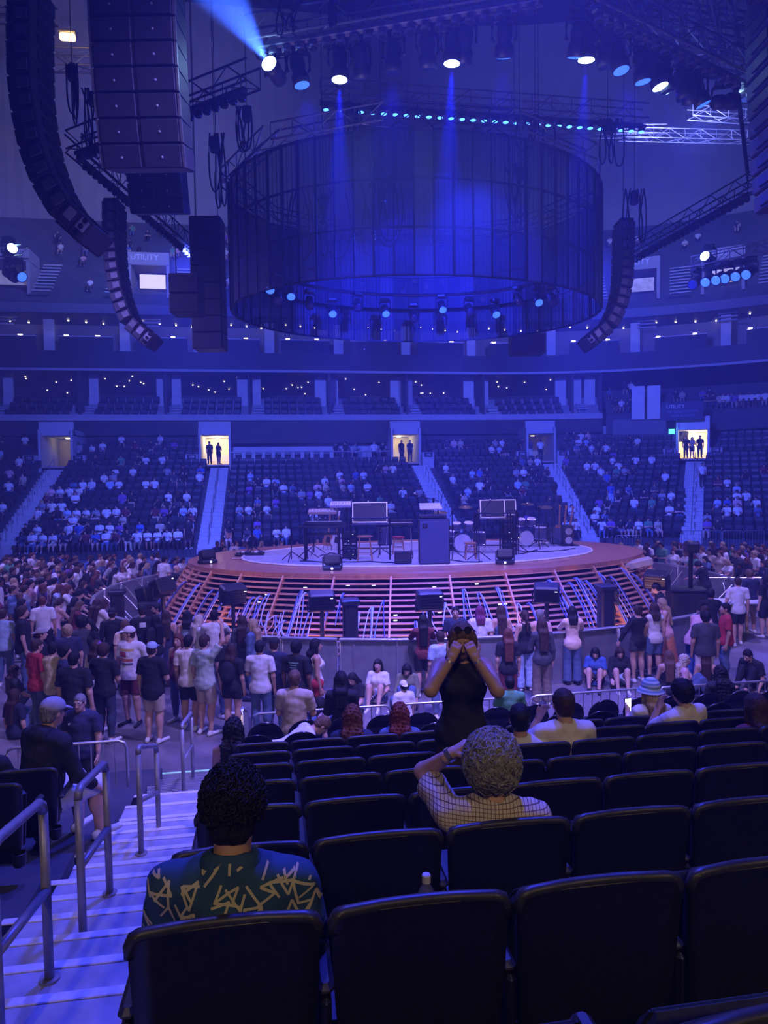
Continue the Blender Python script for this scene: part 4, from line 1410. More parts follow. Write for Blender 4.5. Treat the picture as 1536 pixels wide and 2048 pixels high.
# blue lamps inside the ring
for k in range(14):
    a = PI * (k + .5) / 14
    p = Vector((LA * .8 * math.cos(a), LB * .72 * math.sin(a), LZ0 + 1.15 + .15 * (k % 3)))
    moving_head(p, p + Vector((0, -.6, -1)), '%s blue lamp from the right hanging inside the screen ring' % ordn(k), 'dim' if k % 2 else 'off', .9)
a = [Vector((LA * .82 * math.cos(PI * k / 24), LB * .74 * math.sin(PI * k / 24), LZ0 + 1.45)) for k in range(25)]
o = MB().tube(a, .06, 6).build('lamp_rail', FIXB)
tag(o, 'curved black rail carrying blue lamps inside the screen ring', 'rail')
spot('ring_fill', (.3, -3.2, 12.6), (.6, 4.4, 10.9), 9000, BLUE, 75, .5, .1)  # added blue spots without fixtures, making the ring panels glow
spot('ring_fill', (-1.0, 2.5, 12.9), (4.6, -2.2, 10.8), 4500, BLUE, 70, .5, .1)
spot('ring_fill', (1.0, 2.5, 12.9), (-4.6, -2.0, 10.6), 2600, BLUE, 70, .5, .1)

# ---------------------------------------------------------------- speaker arrays
CABF = mat('speaker_front', (.035, .035, .045), .55, .1, var=.15, scale=90)
CABS = mat('speaker_side', (.05, .05, .058), .5, var=.15, scale=20)
BADGE = mat('speaker_badge', (.7, .7, .75), .35, .4, var=0)
def front_array(px, bottom_py, Z, nbox, label, w=1.3, h=.36, dp=.7, face=None):
    base = at_depth(px, bottom_py, Z)
    root = empty('speaker_array', base, -YAW if face is None else face)
    tag(root, label, 'speaker')
    y, z, tilt = 0.0, 0.0, .30
    segs = []
    # build from the bottom up, tilt easing to vertical
    for i in range(nbox):
        t = tilt * max(0, 1 - i / 7.0) ** 1.3
        segs.append((y, z, t))
        y += -math.sin(t) * h
        z += math.cos(t) * h
    for y, z, t in segs:
        M = Matrix.Rotation(t, 3, 'X')
        c = Vector((0, y, z)) + M @ Vector((0, dp / 2, h / 2))
        cab = MB().bbox(c, (w, dp, h * .975), .02, M=M).build('cabinet', CABS, root)
        for s_ in (-1, 1):
            MB().bbox(c + M @ Vector((s_ * w * .245, -dp / 2 - .012, 0)), (w * .455, .03, h * .93), .012, M=M).build('grille', CABF, cab)
            MB().lathe([(.018, 0), (.02, .008), (.012, .012)], c + M @ Vector((s_ * w * .245, -dp / 2 - .028, -h * .05)), 10, M @ Matrix.Rotation(PI / 2, 3, 'X')).build('badge', BADGE, cab)
            MB().box(c + M @ Vector((s_ * w * .5, -dp / 2 + .02, 0)), (.035, .06, h * .9), M=M).build('rigging_bar', TRUSS, cab)
    MB().bbox((0, y + dp / 2, z + h + .1), (w * .8, .6, .12), .02).build('fly_bar', BLACKM, root)
    for s_ in (-1, 1):
        MB().cyl((s_ * w * .3, y + dp / 2, z + h + .15), (s_ * w * .3, y + dp / 2, 49 - base.z), .012, 5).build('hoist_chain', BLACKM, root)
    return root
front_array(288, 338, 11.3, 12, 'large near speaker array facing us at the upper left')
front_array(315, 428, 17.6, 10, 'second speaker array partly hidden below the large one')
def curved_array(pts, Z, side, label, h=.34, w=1.1, dp=.5):
    """side -1: faces left, +1: faces right; pts = image trace of the rear edge, top to bottom"""
    P = [at_depth(a, b, Z) for a, b in pts]
    L = [0.0]
    for i in range(len(P) - 1):
        L.append(L[-1] + (P[i + 1] - P[i]).length)
    def at(l):
        for i in range(len(P) - 1):
            if l <= L[i + 1]:
                f = (l - L[i]) / (L[i + 1] - L[i])
                return P[i].lerp(P[i + 1], f)
        return P[-1]
    root = empty('speaker_array')
    tag(root, label, 'speaker')
    nb = int(L[-1] / h)
    hh = L[-1] / nb
    depth = FWD0
    for i in range(nb):
        a, b = at(i * hh), at((i + 1) * hh)
        d = (b - a).normalized()                         # down the array
        x = d.cross(depth).normalized()                  # towards one side
        if x.dot(RIGHT0) * side < 0:
            x = -x
        c = (a + b) / 2 + x * dp / 2
        M = Matrix((x, depth, x.cross(depth))).transposed()
        end = i >= nb - 2
        cab = MB().bbox(c + depth * w / 2, (dp, w, hh * .93), .03, M=M).build('cabinet', CABS, root)
        MB().box(c + x * (dp / 2 + .008) + depth * w / 2, (.02, w * .94, hh * .86), M=M).build('grille', CABF, cab)
        MB().bbox(c - x * dp * .12 - depth * .012, (dp * .5, .03, hh * .6), .01, M=M).build('side_plate', TRUSS if not end else WALLG, cab)
        MB().bbox(c - x * (dp / 2 + .015) + depth * w / 2, (.04, w * .5, hh * .55), .01, M=M).build('rear_panel', FIXB, cab)
        if i == nb - 1:
            for k in range(3):
                q = c - x * (dp * (.34 - .3 * k)) - depth * .03
                MB().cyl(q, q - depth * .02, .055, 12).build('side_port', KEYB, cab)
        if i == 0:
            MB().bbox(c + depth * w / 2 + Vector((0, 0, .25)), (dp, w * .8, .1), .02, M=M).build('fly_bar', BLACKM, root)
            q = c + depth * w / 2
            MB().cyl(q + Vector((0, 0, .3)), Vector((q.x, q.y, 49)), .014, 5).build('hoist_chain', BLACKM, root)
    return root
curved_array([(62, -60), (60, 60), (62, 150), (70, 220), (85, 290), (108, 350), (138, 400), (190, 448)], 14.5, -1, 'long curved speaker array at the upper left corner')
curved_array([(232, 400), (232, 470), (236, 530), (246, 585), (264, 632), (310, 672)], 25.0, -1, 'smaller curved speaker array hanging behind the left arrays')
curved_array([(1243, 440), (1242, 510), (1240, 560), (1230, 605), (1212, 640), (1168, 676)], 26.0, 1, 'curved speaker array at the right of the screen ring')
curved_array([(1552, -60), (1556, 60), (1560, 180), (1568, 290), (1576, 385)], 12.0, 1, 'dark speaker array cut by the right edge')
def sub_stack(px, y0, y1, Z, w, nbox, label, blue=False):
    p, q = at_depth(px, y0, Z), at_depth(px, y1, Z)
    root = empty('subwoofer_stack', Vector((p.x, p.y, q.z)), -YAW)
    tag(root, label, 'speaker')
    H = (p.z - q.z) / nbox
    for i in range(nbox):
        c = MB().bbox((0, .4, H * (i + .5)), (w, .8, H * .97), .025).build('cabinet', CABS, root)
        MB().box((0, -.012, H * (i + .5)), (w * .92, .02, H * .88)).build('grille', CABF, c)
    for s_ in (-1, 1):
        MB().cyl((s_ * w * .35, .4, H * nbox), (s_ * w * .35, .4, 49 - q.z), .012, 5).build('hoist_chain', BLACKM, root)
sub_stack(408, 430, 695, 24, 1.05, 8, 'tall dark hanging speaker column left of the screen ring')
sub_stack(366, 545, 625, 22.5, .95, 2, 'short blue-lit speaker box hanging before the dark column')
sub_stack(1058, 665, 706, 27, 1.3, 1, 'small speaker box hanging below the right of the screen ring')

# ---------------------------------------------------------------- cable looms, chains
def loom(px, y0, y1, Z, wid, label, nloop=4):
    p = at_depth(px, y1, Z)
    root = empty('cable_loom', p)
    tag(root, label, 'cable')
    top = at_depth(px, y0, Z).z - p.z
    rr = random.Random(px)
    for k in range(nloop):
        x0, x1 = rr.uniform(-wid, wid), rr.uniform(-wid, wid)
        lo = rr.uniform(0, .3) * top
        pts = [RIGHT0 * (x0 * (1 - f) + x1 * f + .3 * wid * math.sin(f * PI * 2)) + FWD0 * rr.uniform(-.02, .02) + Vector((0, 0, lo + (top - lo) * (1 - math.sin(f * PI) ** 1.2))) for f in [i / 14 for i in range(15)]]
        MB().tube(pts, .022, 5).build('cable', BLACKM, root, True)
    MB().cyl((0, 0, top * .8), (0, 0, 49 - p.z), .01, 4).build('hoist_chain', BLACKM, root)
    MB().bbox((0, 0, top * .85), (.22, .2, .4), .04).build('chain_motor', FIXB, root)
for a in ((432, 270, 420, 18, .28, 'cable loom and motor at the left end of the screen ring'), (495, 215, 320, 18.5, .3, 'cable loom above the left screen truss'), (1268, 380, 500, 21, .3, 'cable loom hanging at the right end of the screen ring'),
          (1215, 240, 340, 20, .4, 'cable loom above the right screen truss'), (1070, 235, 320, 19, .5, 'wide cable loom above the screen ring, right of centre'), (700, 210, 285, 19, .35, 'cable loom left of the ring centre'),
          (575, 0, 75, 15.5, .4, 'cable loom above the left end of the near truss'), (672, -30, 60, 15.3, .15, 'thin cable drop above the near truss'), (190, 180, 330, 20, .35, 'cable loom on the upper left truss'), (148, 130, 260, 18, .15, 'cable run sagging from the warm roof lamp'),
          (650, 380, 560, 18.9, .8, 'dark cable coils hanging inside the screen ring', ), (765, 370, 520, 19.5, .6, 'second group of cable coils inside the screen ring'), (1040, 330, 470, 21, .5, 'cable coils inside the right part of the screen ring')):
    loom(*a)

# ---------------------------------------------------------------- roof steelwork
gi = 0
for px0, py0, px1, py1, z, lab in ((60, 118, 196, 122, 38, 'catwalk girder beneath the warm roof lamp'), (1180, 30, 1560, 95, 36, 'roof girder at the top right'), (1150, -20, 1560, 40, 38, 'upper roof girder at the top right corner'), (1230, 60, 1560, 130, 33, 'lower roof girder at the top right'),
                                   (950, 265, 1330, 262, 27, 'slim lighting girder behind the screen ring'), (1240, 268, 1520, 275, 26, 'slim girder behind the right truss'), (1380, 225, 1520, 235, 26, 'short girder beneath the right beam'), (-20, 20, 110, 25, 40, 'roof girder in the top left corner')):
    truss(at_z(px0, py0, z), at_z(px1, py1, z), lab, 1.2 if z > 30 else .6, 1.3 if z > 30 else .6, 1.6 if z > 30 else 1.0, TRUSSD if z > 30 else TRUSS, .09 if z > 30 else .035, 'roof_girder')
for k in range(5):
    p, q = at_z(1190 + 70 * k, -30, 37), at_z(1240 + 66 * k, 130, 34)
    truss(p, q, '%s cross girder from the left in the top right roof' % ordn(k), 1.0, 1.0, 1.8, TRUSSD, .08, 'roof_girder')
r = empty('roof_lamp', at_z(135, 74, 38))
tag(r, 'glowing warm orange flood lamp under the roof at the upper left', 'lamp')
MB().bbox((0, 0, 0), (1.1, .4, .5), .08).build('lamp_glass', mat('flood_glow', (1, .8, .5), .4, var=0, emit=(1.0, .55, .16), strength=9), r)
MB().bbox((0, .1, .38), (1.3, .7, .25), .05).build('housing', FIXB, r)
point('roof_lamp_light', r.location + Vector((0, -.6, -.8)), 500, (1, .6, .25), .3)

# added fill spots above the floor fixtures, brightening the near trusses
for px, tg in ((645, hor(-.5, 15.9, HT)), (1092, hor(6.5, 16.7, HT))):
    p = ring_px(px, 9.0, 6.35, 1.9)
    spot('truss_fill', p, tg, 1700, (.75, .6, .95), 40, .8, .1)
# ---------------------------------------------------------------- people: bodies grown from joints as one blended surface
def V(*a):
    return np.array(a, dtype=np.float64)
def nrmz(a):
    a = np.asarray(a, dtype=np.float64)
    return a / (np.linalg.norm(a) + 1e-12)
def cap(a, b, ra, rb, k=.02, m=0, flat=False):
    return ('c', np.asarray(a, float), np.asarray(b, float), ra, rb, k, m, flat)
def ellp(c, r, k=.02, m=0, rot=None, sub=False):
    return ('s' if sub else 'e', np.asarray(c, float), np.asarray(r, float), rot, k, m)
def plane(n, c, m=None):
    n = nrmz(n)
    return ('p', n, float(np.dot(n, c)))
def wob(P, f, seed=0.0):
    x, y, z = P[..., 0] * f, P[..., 1] * f, P[..., 2] * f
    w = .55 * np.sin(.37 * x + .51 * z + seed) + .5 * np.sin(.43 * y - .29 * x + 2 * seed)      # uneven warp
    a = np.sin(.9 * x + 1.1 * y + .4 * z + 2.2 * w + seed)
    b = np.sin(-.7 * x + .6 * y + 1.2 * z - 2.6 * w + 1.7)
    c = np.sin(1.9 * y - 1.3 * z + .8 * x + 3.1 * w)
    return (a * b + .55 * c * np.sin(1.6 * x + 1.1 * z + w)) / 1.3
def grow(prims, h, noise=None):
    """distance field of blended capsules and ellipsoids -> surface-net mesh (verts, quads, region id)"""
    lo, hi = np.full(3, 1e9), np.full(3, -1e9)
    for p in prims:
        if p[0] == 'c':
            r = max(p[3], p[4])
            lo = np.minimum(lo, np.minimum(p[1], p[2]) - r)
            hi = np.maximum(hi, np.maximum(p[1], p[2]) + r)
        elif p[0] == 'e':
            r = p[2] if p[3] is None else np.full(3, p[2].max())
            lo = np.minimum(lo, p[1] - r)
            hi = np.maximum(hi, p[1] + r)
    pad = 3 * h + (noise[0] if noise else 0) + .012
    lo, hi = lo - pad, hi + pad
    n = np.ceil((hi - lo) / h).astype(int) + 1
    ax = [lo[i] + h * np.arange(n[i]) for i in range(3)]
    D = np.full(n, 9.0)
    ID = np.zeros(n, np.int8)
    for p in prims:
        if p[0] == 'p':
            d = ax[0][:, None, None] * p[1][0] + ax[1][None, :, None] * p[1][1] + ax[2][None, None, :] * p[1][2] - p[2]
            D = np.maximum(D, d)
            continue
        if p[0] == 'c':
            r = max(p[3], p[4])
            a, b = np.minimum(p[1], p[2]) - r, np.maximum(p[1], p[2]) + r
            k = p[5]
        else:
            r = p[2] if p[3] is None else np.full(3, p[2].max())
            a, b = p[1] - r, p[1] + r
            k = p[4]
        mg = k + 2.5 * h
        i0 = np.clip(np.floor((a - mg - lo) / h).astype(int), 0, n)
        i1 = np.clip(np.ceil((b + mg - lo) / h).astype(int) + 1, 0, n)
        if np.any(i1 <= i0):
            continue
        sl = tuple(slice(i0[i], i1[i]) for i in range(3))
        X = np.stack(np.meshgrid(*[ax[i][sl[i]] for i in range(3)], indexing='ij'), -1)
        if p[0] == 'c':
            ab = p[2] - p[1]
            t = np.clip(((X - p[1]) @ ab) / max(1e-9, ab @ ab), 0, 1)
            d = np.linalg.norm(X - p[1] - t[..., None] * ab, axis=-1) - (p[3] + (p[4] - p[3]) * t)
            if p[7]:
                d = np.maximum(d, (X - p[2]) @ nrmz(ab))
            m = p[6]
        else:
            q = X - p[1]
            if p[3] is not None:
                q = q @ p[3]
            k0 = np.linalg.norm(q / p[2], axis=-1)
            k1 = np.linalg.norm(q / (p[2] ** 2), axis=-1)
            d = np.where(k1 > 1e-9, k0 * (k0 - 1) / np.maximum(k1, 1e-9), -p[2].min())
            m = p[5]
        Ds = D[sl]
        if p[0] == 's':
            D[sl] = np.maximum(Ds, -d)
            continue
        hm = np.clip(.5 + .5 * (Ds - d) / k, 0, 1)
        ID[sl] = np.where(d < Ds, m, ID[sl])
        D[sl] = Ds * (1 - hm) + d * hm - k * hm * (1 - hm)
    if noise:
        G = np.stack(np.meshgrid(*ax, indexing='ij'), -1)
        D = D + noise[0] * wob(G, noise[1], noise[2])
    S = D < 0
    c = [S[i:n[0] - 1 + i, j:n[1] - 1 + j, k:n[2] - 1 + k] for i in (0, 1) for j in (0, 1) for k in (0, 1)]
    cnt = sum(x.astype(np.int8) for x in c)
    act = np.argwhere((cnt > 0) & (cnt < 8))
    if len(act) == 0:
        return np.zeros((0, 3)), np.zeros((0, 4), int), np.zeros(0, int)
    lut = np.full(np.array(n) - 1, -1, np.int64)
    lut[act[:, 0], act[:, 1], act[:, 2]] = np.arange(len(act))
    acc, num = np.zeros((len(act), 3)), np.zeros(len(act))
    corners = [(i, j, k) for i in (0, 1) for j in (0, 1) for k in (0, 1)]
    vals = {cc: D[act[:, 0] + cc[0], act[:, 1] + cc[1], act[:, 2] + cc[2]] for cc in corners}
    for c0 in corners:
        for a_ in range(3):
            if c0[a_] == 0:
                c1 = list(c0); c1[a_] = 1; c1 = tuple(c1)
                d0, d1 = vals[c0], vals[c1]
                s = (d0 < 0) != (d1 < 0)
                t = np.where(s, d0 / np.where(s, d0 - d1, 1), 0)
                pt = np.array(c0, float)[None, :].repeat(len(act), 0)
                pt[:, a_] += t
                acc += pt * s[:, None]
                num += s
    verts = lo + h * (act + acc / np.maximum(num, 1)[:, None])
    quads, ids = [], []
    for a_ in range(3):
        u, v = (a_ + 1) % 3, (a_ + 2) % 3
        s0 = [slice(None)] * 3; s1 = [slice(None)] * 3
        s0[a_], s1[a_] = slice(0, n[a_] - 1), slice(1, n[a_])
        ch = S[tuple(s0)] != S[tuple(s1)]
        E = np.argwhere(ch)
        E = E[(E[:, u] > 0) & (E[:, v] > 0) & (E[:, u] < n[u] - 1) & (E[:, v] < n[v] - 1)]
        if len(E) == 0:
            continue
        def cell(du, dv):
            e = E.copy()
            e[:, u] -= du
            e[:, v] -= dv
            return lut[e[:, 0], e[:, 1], e[:, 2]]
        q = np.stack([cell(1, 1), cell(0, 1), cell(0, 0), cell(1, 0)], 1)
        ins = S[E[:, 0], E[:, 1], E[:, 2]]
        q = np.where(ins[:, None], q, q[:, ::-1])
        e2 = E.copy()
        e2[:, a_] += (~ins).astype(int)
        ids.append(ID[e2[:, 0], e2[:, 1], e2[:, 2]])
        quads.append(q)
    q, ids = np.concatenate(quads), np.concatenate(ids)
    ok = (q >= 0).all(1)
    return verts, q[ok], ids[ok].astype(int)
def to_mesh(name, parts):
    """parts = [(verts, quads, ids)] joined into one mesh"""
    vs, qs, ms, o = [], [], [], 0
    for v, q, i in parts:
        vs.append(v); qs.append(q + o); ms.append(i); o += len(v)
    v, q, i = np.concatenate(vs), np.concatenate(qs), np.concatenate(ms)
    me = bpy.data.meshes.new(name)
    me.vertices.add(len(v))
    me.vertices.foreach_set('co', v.astype(np.float32).ravel())
    me.loops.add(len(q) * 4)
    me.loops.foreach_set('vertex_index', q.astype(np.int32).ravel())
    me.polygons.add(len(q))
    me.polygons.foreach_set('loop_start', np.arange(0, len(q) * 4, 4, dtype=np.int32))
    me.polygons.foreach_set('material_index', i.astype(np.int32))
    me.polygons.foreach_set('use_smooth', np.ones(len(q), dtype=bool))
    me.update(calc_edges=True)
    return me

ARMS = {'down': ((.17, -.03, -.98), (.04, .20, -.98)), 'hip': ((.6, -.25, -.75), (-.75, .35, -.5)), 'cross': ((.16, .22, -.95), (-.88, .45, .12)),
        'fold': ((.2, .22, -.95), (-.45, .85, .1)), 'phone': ((.22, .35, -.9), (-.38, .7, .55)), 'face': ((.25, .62, -.72), (-.38, -.1, .92)),
        'lean': ((.25, .75, -.62), (-.25, .95, -.12)), 'raise': ((.5, .3, .8), (-.2, .2, .95)), 'headtop': ((.82, .1, .42), (-.62, .1, .78)),
        'lap': ((.16, .28, -.94), (-.3, .88, -.25)), 'chin': ((.2, .75, -.6), (-.42, -.12, .9)), 'behind': ((.25, -.4, -.88), (-.6, -.55, -.3)),
        'knee': ((.2, .45, -.87), (-.05, .85, -.45)), 'side': ((.55, .1, -.83), (.3, .3, -.9))}
def rotx(a):
    c, s = math.cos(a), math.sin(a)
    return np.array([[1, 0, 0], [0, c, -s], [0, s, c]])
def rotz(a):
    c, s = math.cos(a), math.sin(a)
    return np.array([[c, -s, 0], [s, c, 0], [0, 0, 1]])
def joints(H, pose='stand', fem=False, lean=0.0, arms=('down', 'down'), bulk=1.0, head=(0, 0), seat=.43, legs=None, step=0.0, side=0.0):
    J = {}
    if pose == 'stand':
        P = V(0, 0, .52 * H)
        for s, n in ((1, 'R'), (-1, 'L')):
            st = step * s
            J['hip' + n] = P + V(s * .052 * H, 0, -.01 * H)
            J['knee' + n] = V(s * .058 * H, .02 * H + st * .6, .285 * H)
            J['ank' + n] = V(s * .062 * H, st - .01, .05 * H)
            J['toe' + n] = J['ank' + n] + V(s * .03 * H, .105 * H, -.025 * H)
    elif pose == 'sit':
        P = V(0, 0, seat + .085)
        for s, n in ((1, 'R'), (-1, 'L')):
            J['hip' + n] = P + V(s * .055 * H, .02, -.01)
            J['knee' + n] = V(s * .075 * H, .265 * H, seat + .06)
            J['ank' + n] = V(s * .075 * H, .275 * H, .085)
            J['toe' + n] = J['ank' + n] + V(s * .02 * H, .1 * H, -.045)
    else:                                   # on the ground, knees drawn up
        P = V(0, 0, .11)
        for s, n in ((1, 'R'), (-1, 'L')):
            J['hip' + n] = P + V(s * .055 * H, .02, 0)
            J['knee' + n] = V(s * .07 * H, .19 * H, .245 * H)
            J['ank' + n] = V(s * .06 * H, .31 * H, .06)
            J['toe' + n] = J['ank' + n] + V(s * .01 * H, .1 * H, -.03)
    J['pel'] = P
    R = rotx(-lean)
    if side:
        c, s_ = math.cos(side), math.sin(side)
        R = np.array([[c, 0, s_], [0, 1, 0], [-s_, 0, c]]) @ R
    J['R'] = R
    def up(x, y, z):
        return P + R @ (V(x, y, z) * H)
    J['waist'], J['chest'], J['neck'] = up(0, .004, .095), up(0, .002, .205), up(0, -.012, .302)
    J['head'] = J['neck'] + R @ rotz(head[0]) @ rotx(-head[1]) @ (V(0, .022, .092) * H)
    J['HR'] = R @ rotz(head[0]) @ rotx(-head[1])
    sw = (.094 if fem else .106) * (0.6 + .4 * bulk)
    for s, n, a in ((1, 'R', arms[0]), (-1, 'L', arms[1])):
        J['sh' + n] = up(s * sw, -.006, .272)
        if isinstance(a, dict):                 # reach for a point: two-bone solve with the elbow towards the pole
            sh = J['sh' + n]
            tg = P + R @ (V(a['t'][0] * s, a['t'][1], a['t'][2]) * H)
            la, lb = .168 * H, .140 * H
            v_ = tg - sh
            D_ = min(np.linalg.norm(v_), (la + lb) * .995)
            v_ = nrmz(v_)
            pl = R @ V(a['p'][0] * s, a['p'][1], a['p'][2])
            pl = nrmz(pl - v_ * np.dot(pl, v_))
            ca = (la * la + D_ * D_ - lb * lb) / (2 * la * D_)
            el = sh + v_ * la * ca + pl * la * math.sqrt(max(0, 1 - ca * ca))
            J['el' + n] = el
            J['wr' + n] = sh + v_ * D_
            J['hd' + n] = nrmz(R @ V(a['h'][0] * s, a['h'][1], a['h'][2])) if 'h' in a else nrmz(J['wr' + n] - el)
            continue
        d1, d2 = ARMS[a] if isinstance(a, str) else a
        d1, d2 = R @ nrmz(V(d1[0] * s, d1[1], d1[2])), R @ nrmz(V(d2[0] * s, d2[1], d2[2]))
        J['el' + n] = J['sh' + n] + d1 * .168 * H
        J['wr' + n] = J['el' + n] + d2 * .140 * H
        J['hd' + n] = d2
    return J
def torso_prims(J, H, fem, bulk, g=0.0, m=0, k=.05):
    R, b = J['R'], bulk
    e = lambda c, r: ellp(c, (V(*r) * H) * V(b, b, 1) + g, k * 1.0, m, R)
    L = []
    if fem:
        L += [e(J['chest'], (.082, .056, .10)), e(J['waist'], (.068, .05, .085)), e(J['pel'] + R @ V(0, 0, .012 * H), (.090, .064, .075))]
        for s in (1, -1):
            L.append(e(J['chest'] + R @ (V(s * .038, .045, .0) * H), (.036, .034, .038)))
    else:
        L += [e(J['chest'], (.096, .062, .105)), e(J['waist'], (.082, .06, .095)), e(J['pel'] + R @ V(0, 0, .012 * H), (.085, .062, .075))]
    L.append(cap(J['shR'] * .9 + J['shL'] * .1, J['shL'] * .9 + J['shR'] * .1, .034 * H * b + g, .034 * H * b + g, k, m))
    L.append(cap(J['neck'] - R @ V(.05 * H, 0, .03 * H), J['neck'] + R @ V(0, 0, -.005 * H), .03 * H + g, .026 * H + g, k, m))
    L.append(cap(J['neck'] - R @ V(-.05 * H, 0, .03 * H), J['neck'] + R @ V(0, 0, -.005 * H), .03 * H + g, .026 * H + g, k, m))
    return L
def leg_prims(J, H, bulk, g=0.0, m=0, upto=2.0, k=.03):
    L = []
    b = .55 + .45 * bulk
    for n in 'RL':
        h, kn, an = J['hip' + n], J['knee' + n], J['ank' + n]
        if upto >= 1:
            L.append(cap(h, kn, .052 * H * b + g, .034 * H * b + g, k, m))
            t = min(1.0, upto - 1)
            if t > 0:
                e = kn + (an - kn) * t
                r2 = (.034 + (.022 - .034) * t) * H * b + g
                L.append(cap(kn, e, .034 * H * b + g, r2, k, m, upto < 2))
                if t > .6:
                    L.append(ellp(kn + (an - kn) * .3 + V(0, -.012 * H, 0), V(.033, .036, .075) * H * b + g, k, m))
        else:
            e = h + (kn - h) * upto
            L.append(cap(h, e, .052 * H * b + g, (.052 - .018 * upto) * H * b + g + .008, k, m, True))
    return L
def arm_prims(J, H, bulk, g=0.0, m=0, upto=2.0, k=.02):
    L = []
    b = .6 + .4 * bulk
    for n in 'RL':
        s, e, w = J['sh' + n], J['el' + n], J['wr' + n]
        if upto >= 1:
            L.append(cap(s, e, .030 * H * b + g, .024 * H * b + g, k, m))
            t = min(1.0, upto - 1)
            if t > 0:
                L.append(cap(e, e + (w - e) * t, .0245 * H * b + g, (.0245 - .0085 * t) * H * b + g, k, m, upto < 2))
        else:
            L.append(cap(s, s + (e - s) * upto, .031 * H * b + g, .029 * H * b + g + .006, k, m, True))
    return L
def head_prims(J, H, m=0, face=False, beard=None):
    C, R = J['head'], J['HR']
    s = H
    e = lambda c, r, k=.02, mm=m, sub=False: ellp(C + R @ (V(*c) * s), V(*r) * s, k, mm, R, sub)
    L = [e((0, -.006, .012), (.043, .054, .052)), e((0, .012, -.022), (.034, .040, .044), .03), e((0, .028, -.046), (.02, .018, .018), .03),
         cap(C + R @ (V(0, -.012, -.03) * s), J['neck'] - V(0, 0, .02 * H), .030 * s, .034 * s, .03, m)]
    for q in (1, -1):
        L.append(e((q * .044, -.004, -.006), (.006, .012, .018), .006))
    L.append(cap(C + R @ (V(0, .050, .004) * s), C + R @ (V(0, .059, -.016) * s), .006 * s, .0095 * s, .012, m))
    if face:
        for q in (1, -1):
            L.append(e((q * .0185, .052, .006), (.011, .010, .007), .004, m, True))
            L.append(e((q * .0185, .0425, .005), (.0095, .0085, .0075), .002, 5))
            L.append(e((q * .0185, .0495, .005), (.0042, .0032, .0045), .001, 6))
            L.append(cap(C + R @ (V(q * .008, .051, .0165) * s), C + R @ (V(q * .029, .045, .0175) * s), .0032 * s, .0024 * s, .003, 6))
        L.append(e((0, .0475, -.0315), (.0145, .007, .0038), .003, 7))
        L.append(e((0, .0470, -.0365), (.012, .007, .0036), .003, 7))
        if beard is not None:
            L.append(e((0, .022, -.045), (.031, .031, .024), .01, 6))
    return L
def hand_prims(W, d, palm_n, H, m=0, curl=.5, left=False, k=.006):
    """palm, four fingers of different length and a thumb that leaves the side of the palm"""
    s = H / 1.75
    d = nrmz(d)
    n = nrmz(palm_n - d * np.dot(palm_n, d))             # direction the palm faces
    x = np.cross(d, n) * (-1 if left else 1)             # towards the thumb side
    L = [cap(W - d * .02 * s, W + d * .02 * s, .026 * s, .027 * s, .015, m)]
    for q in (-.026, -.009, .009, .026):
        L.append(cap(W + d * .015 * s + x * q * .7 * s, W + d * .085 * s + x * q * s, .016 * s, .0125 * s, .012, m))
    for i, (q, ln) in enumerate(((.028, .068), (.0095, .078), (-.0095, .072), (-.027, .055))):
        p = W + d * .088 * s + x * q * s
        dd = d.copy()
        for j, f in enumerate((.45, .32, .25)):
            a = curl * (.5 + .35 * j)
            dd = nrmz(dd * math.cos(a) + n * math.sin(a))
            p2 = p + dd * ln * f * s
            L.append(cap(p, p2, (.0092 - .0008 * j) * s, (.0086 - .001 * j) * s, k, m))
            p = p2
    p = W + d * .028 * s + x * .022 * s
    for a, ln, r in ((.75, .04, .0125), (.5, .032, .0102), (.35, .026, .0088)):
        dd = nrmz(d * math.cos(a) + x * math.sin(a) + n * curl * .45)
        p2 = p + dd * ln * s
        L.append(cap(p, p2, r * s, r * .92 * s, .008, m))
        p = p2
    return L
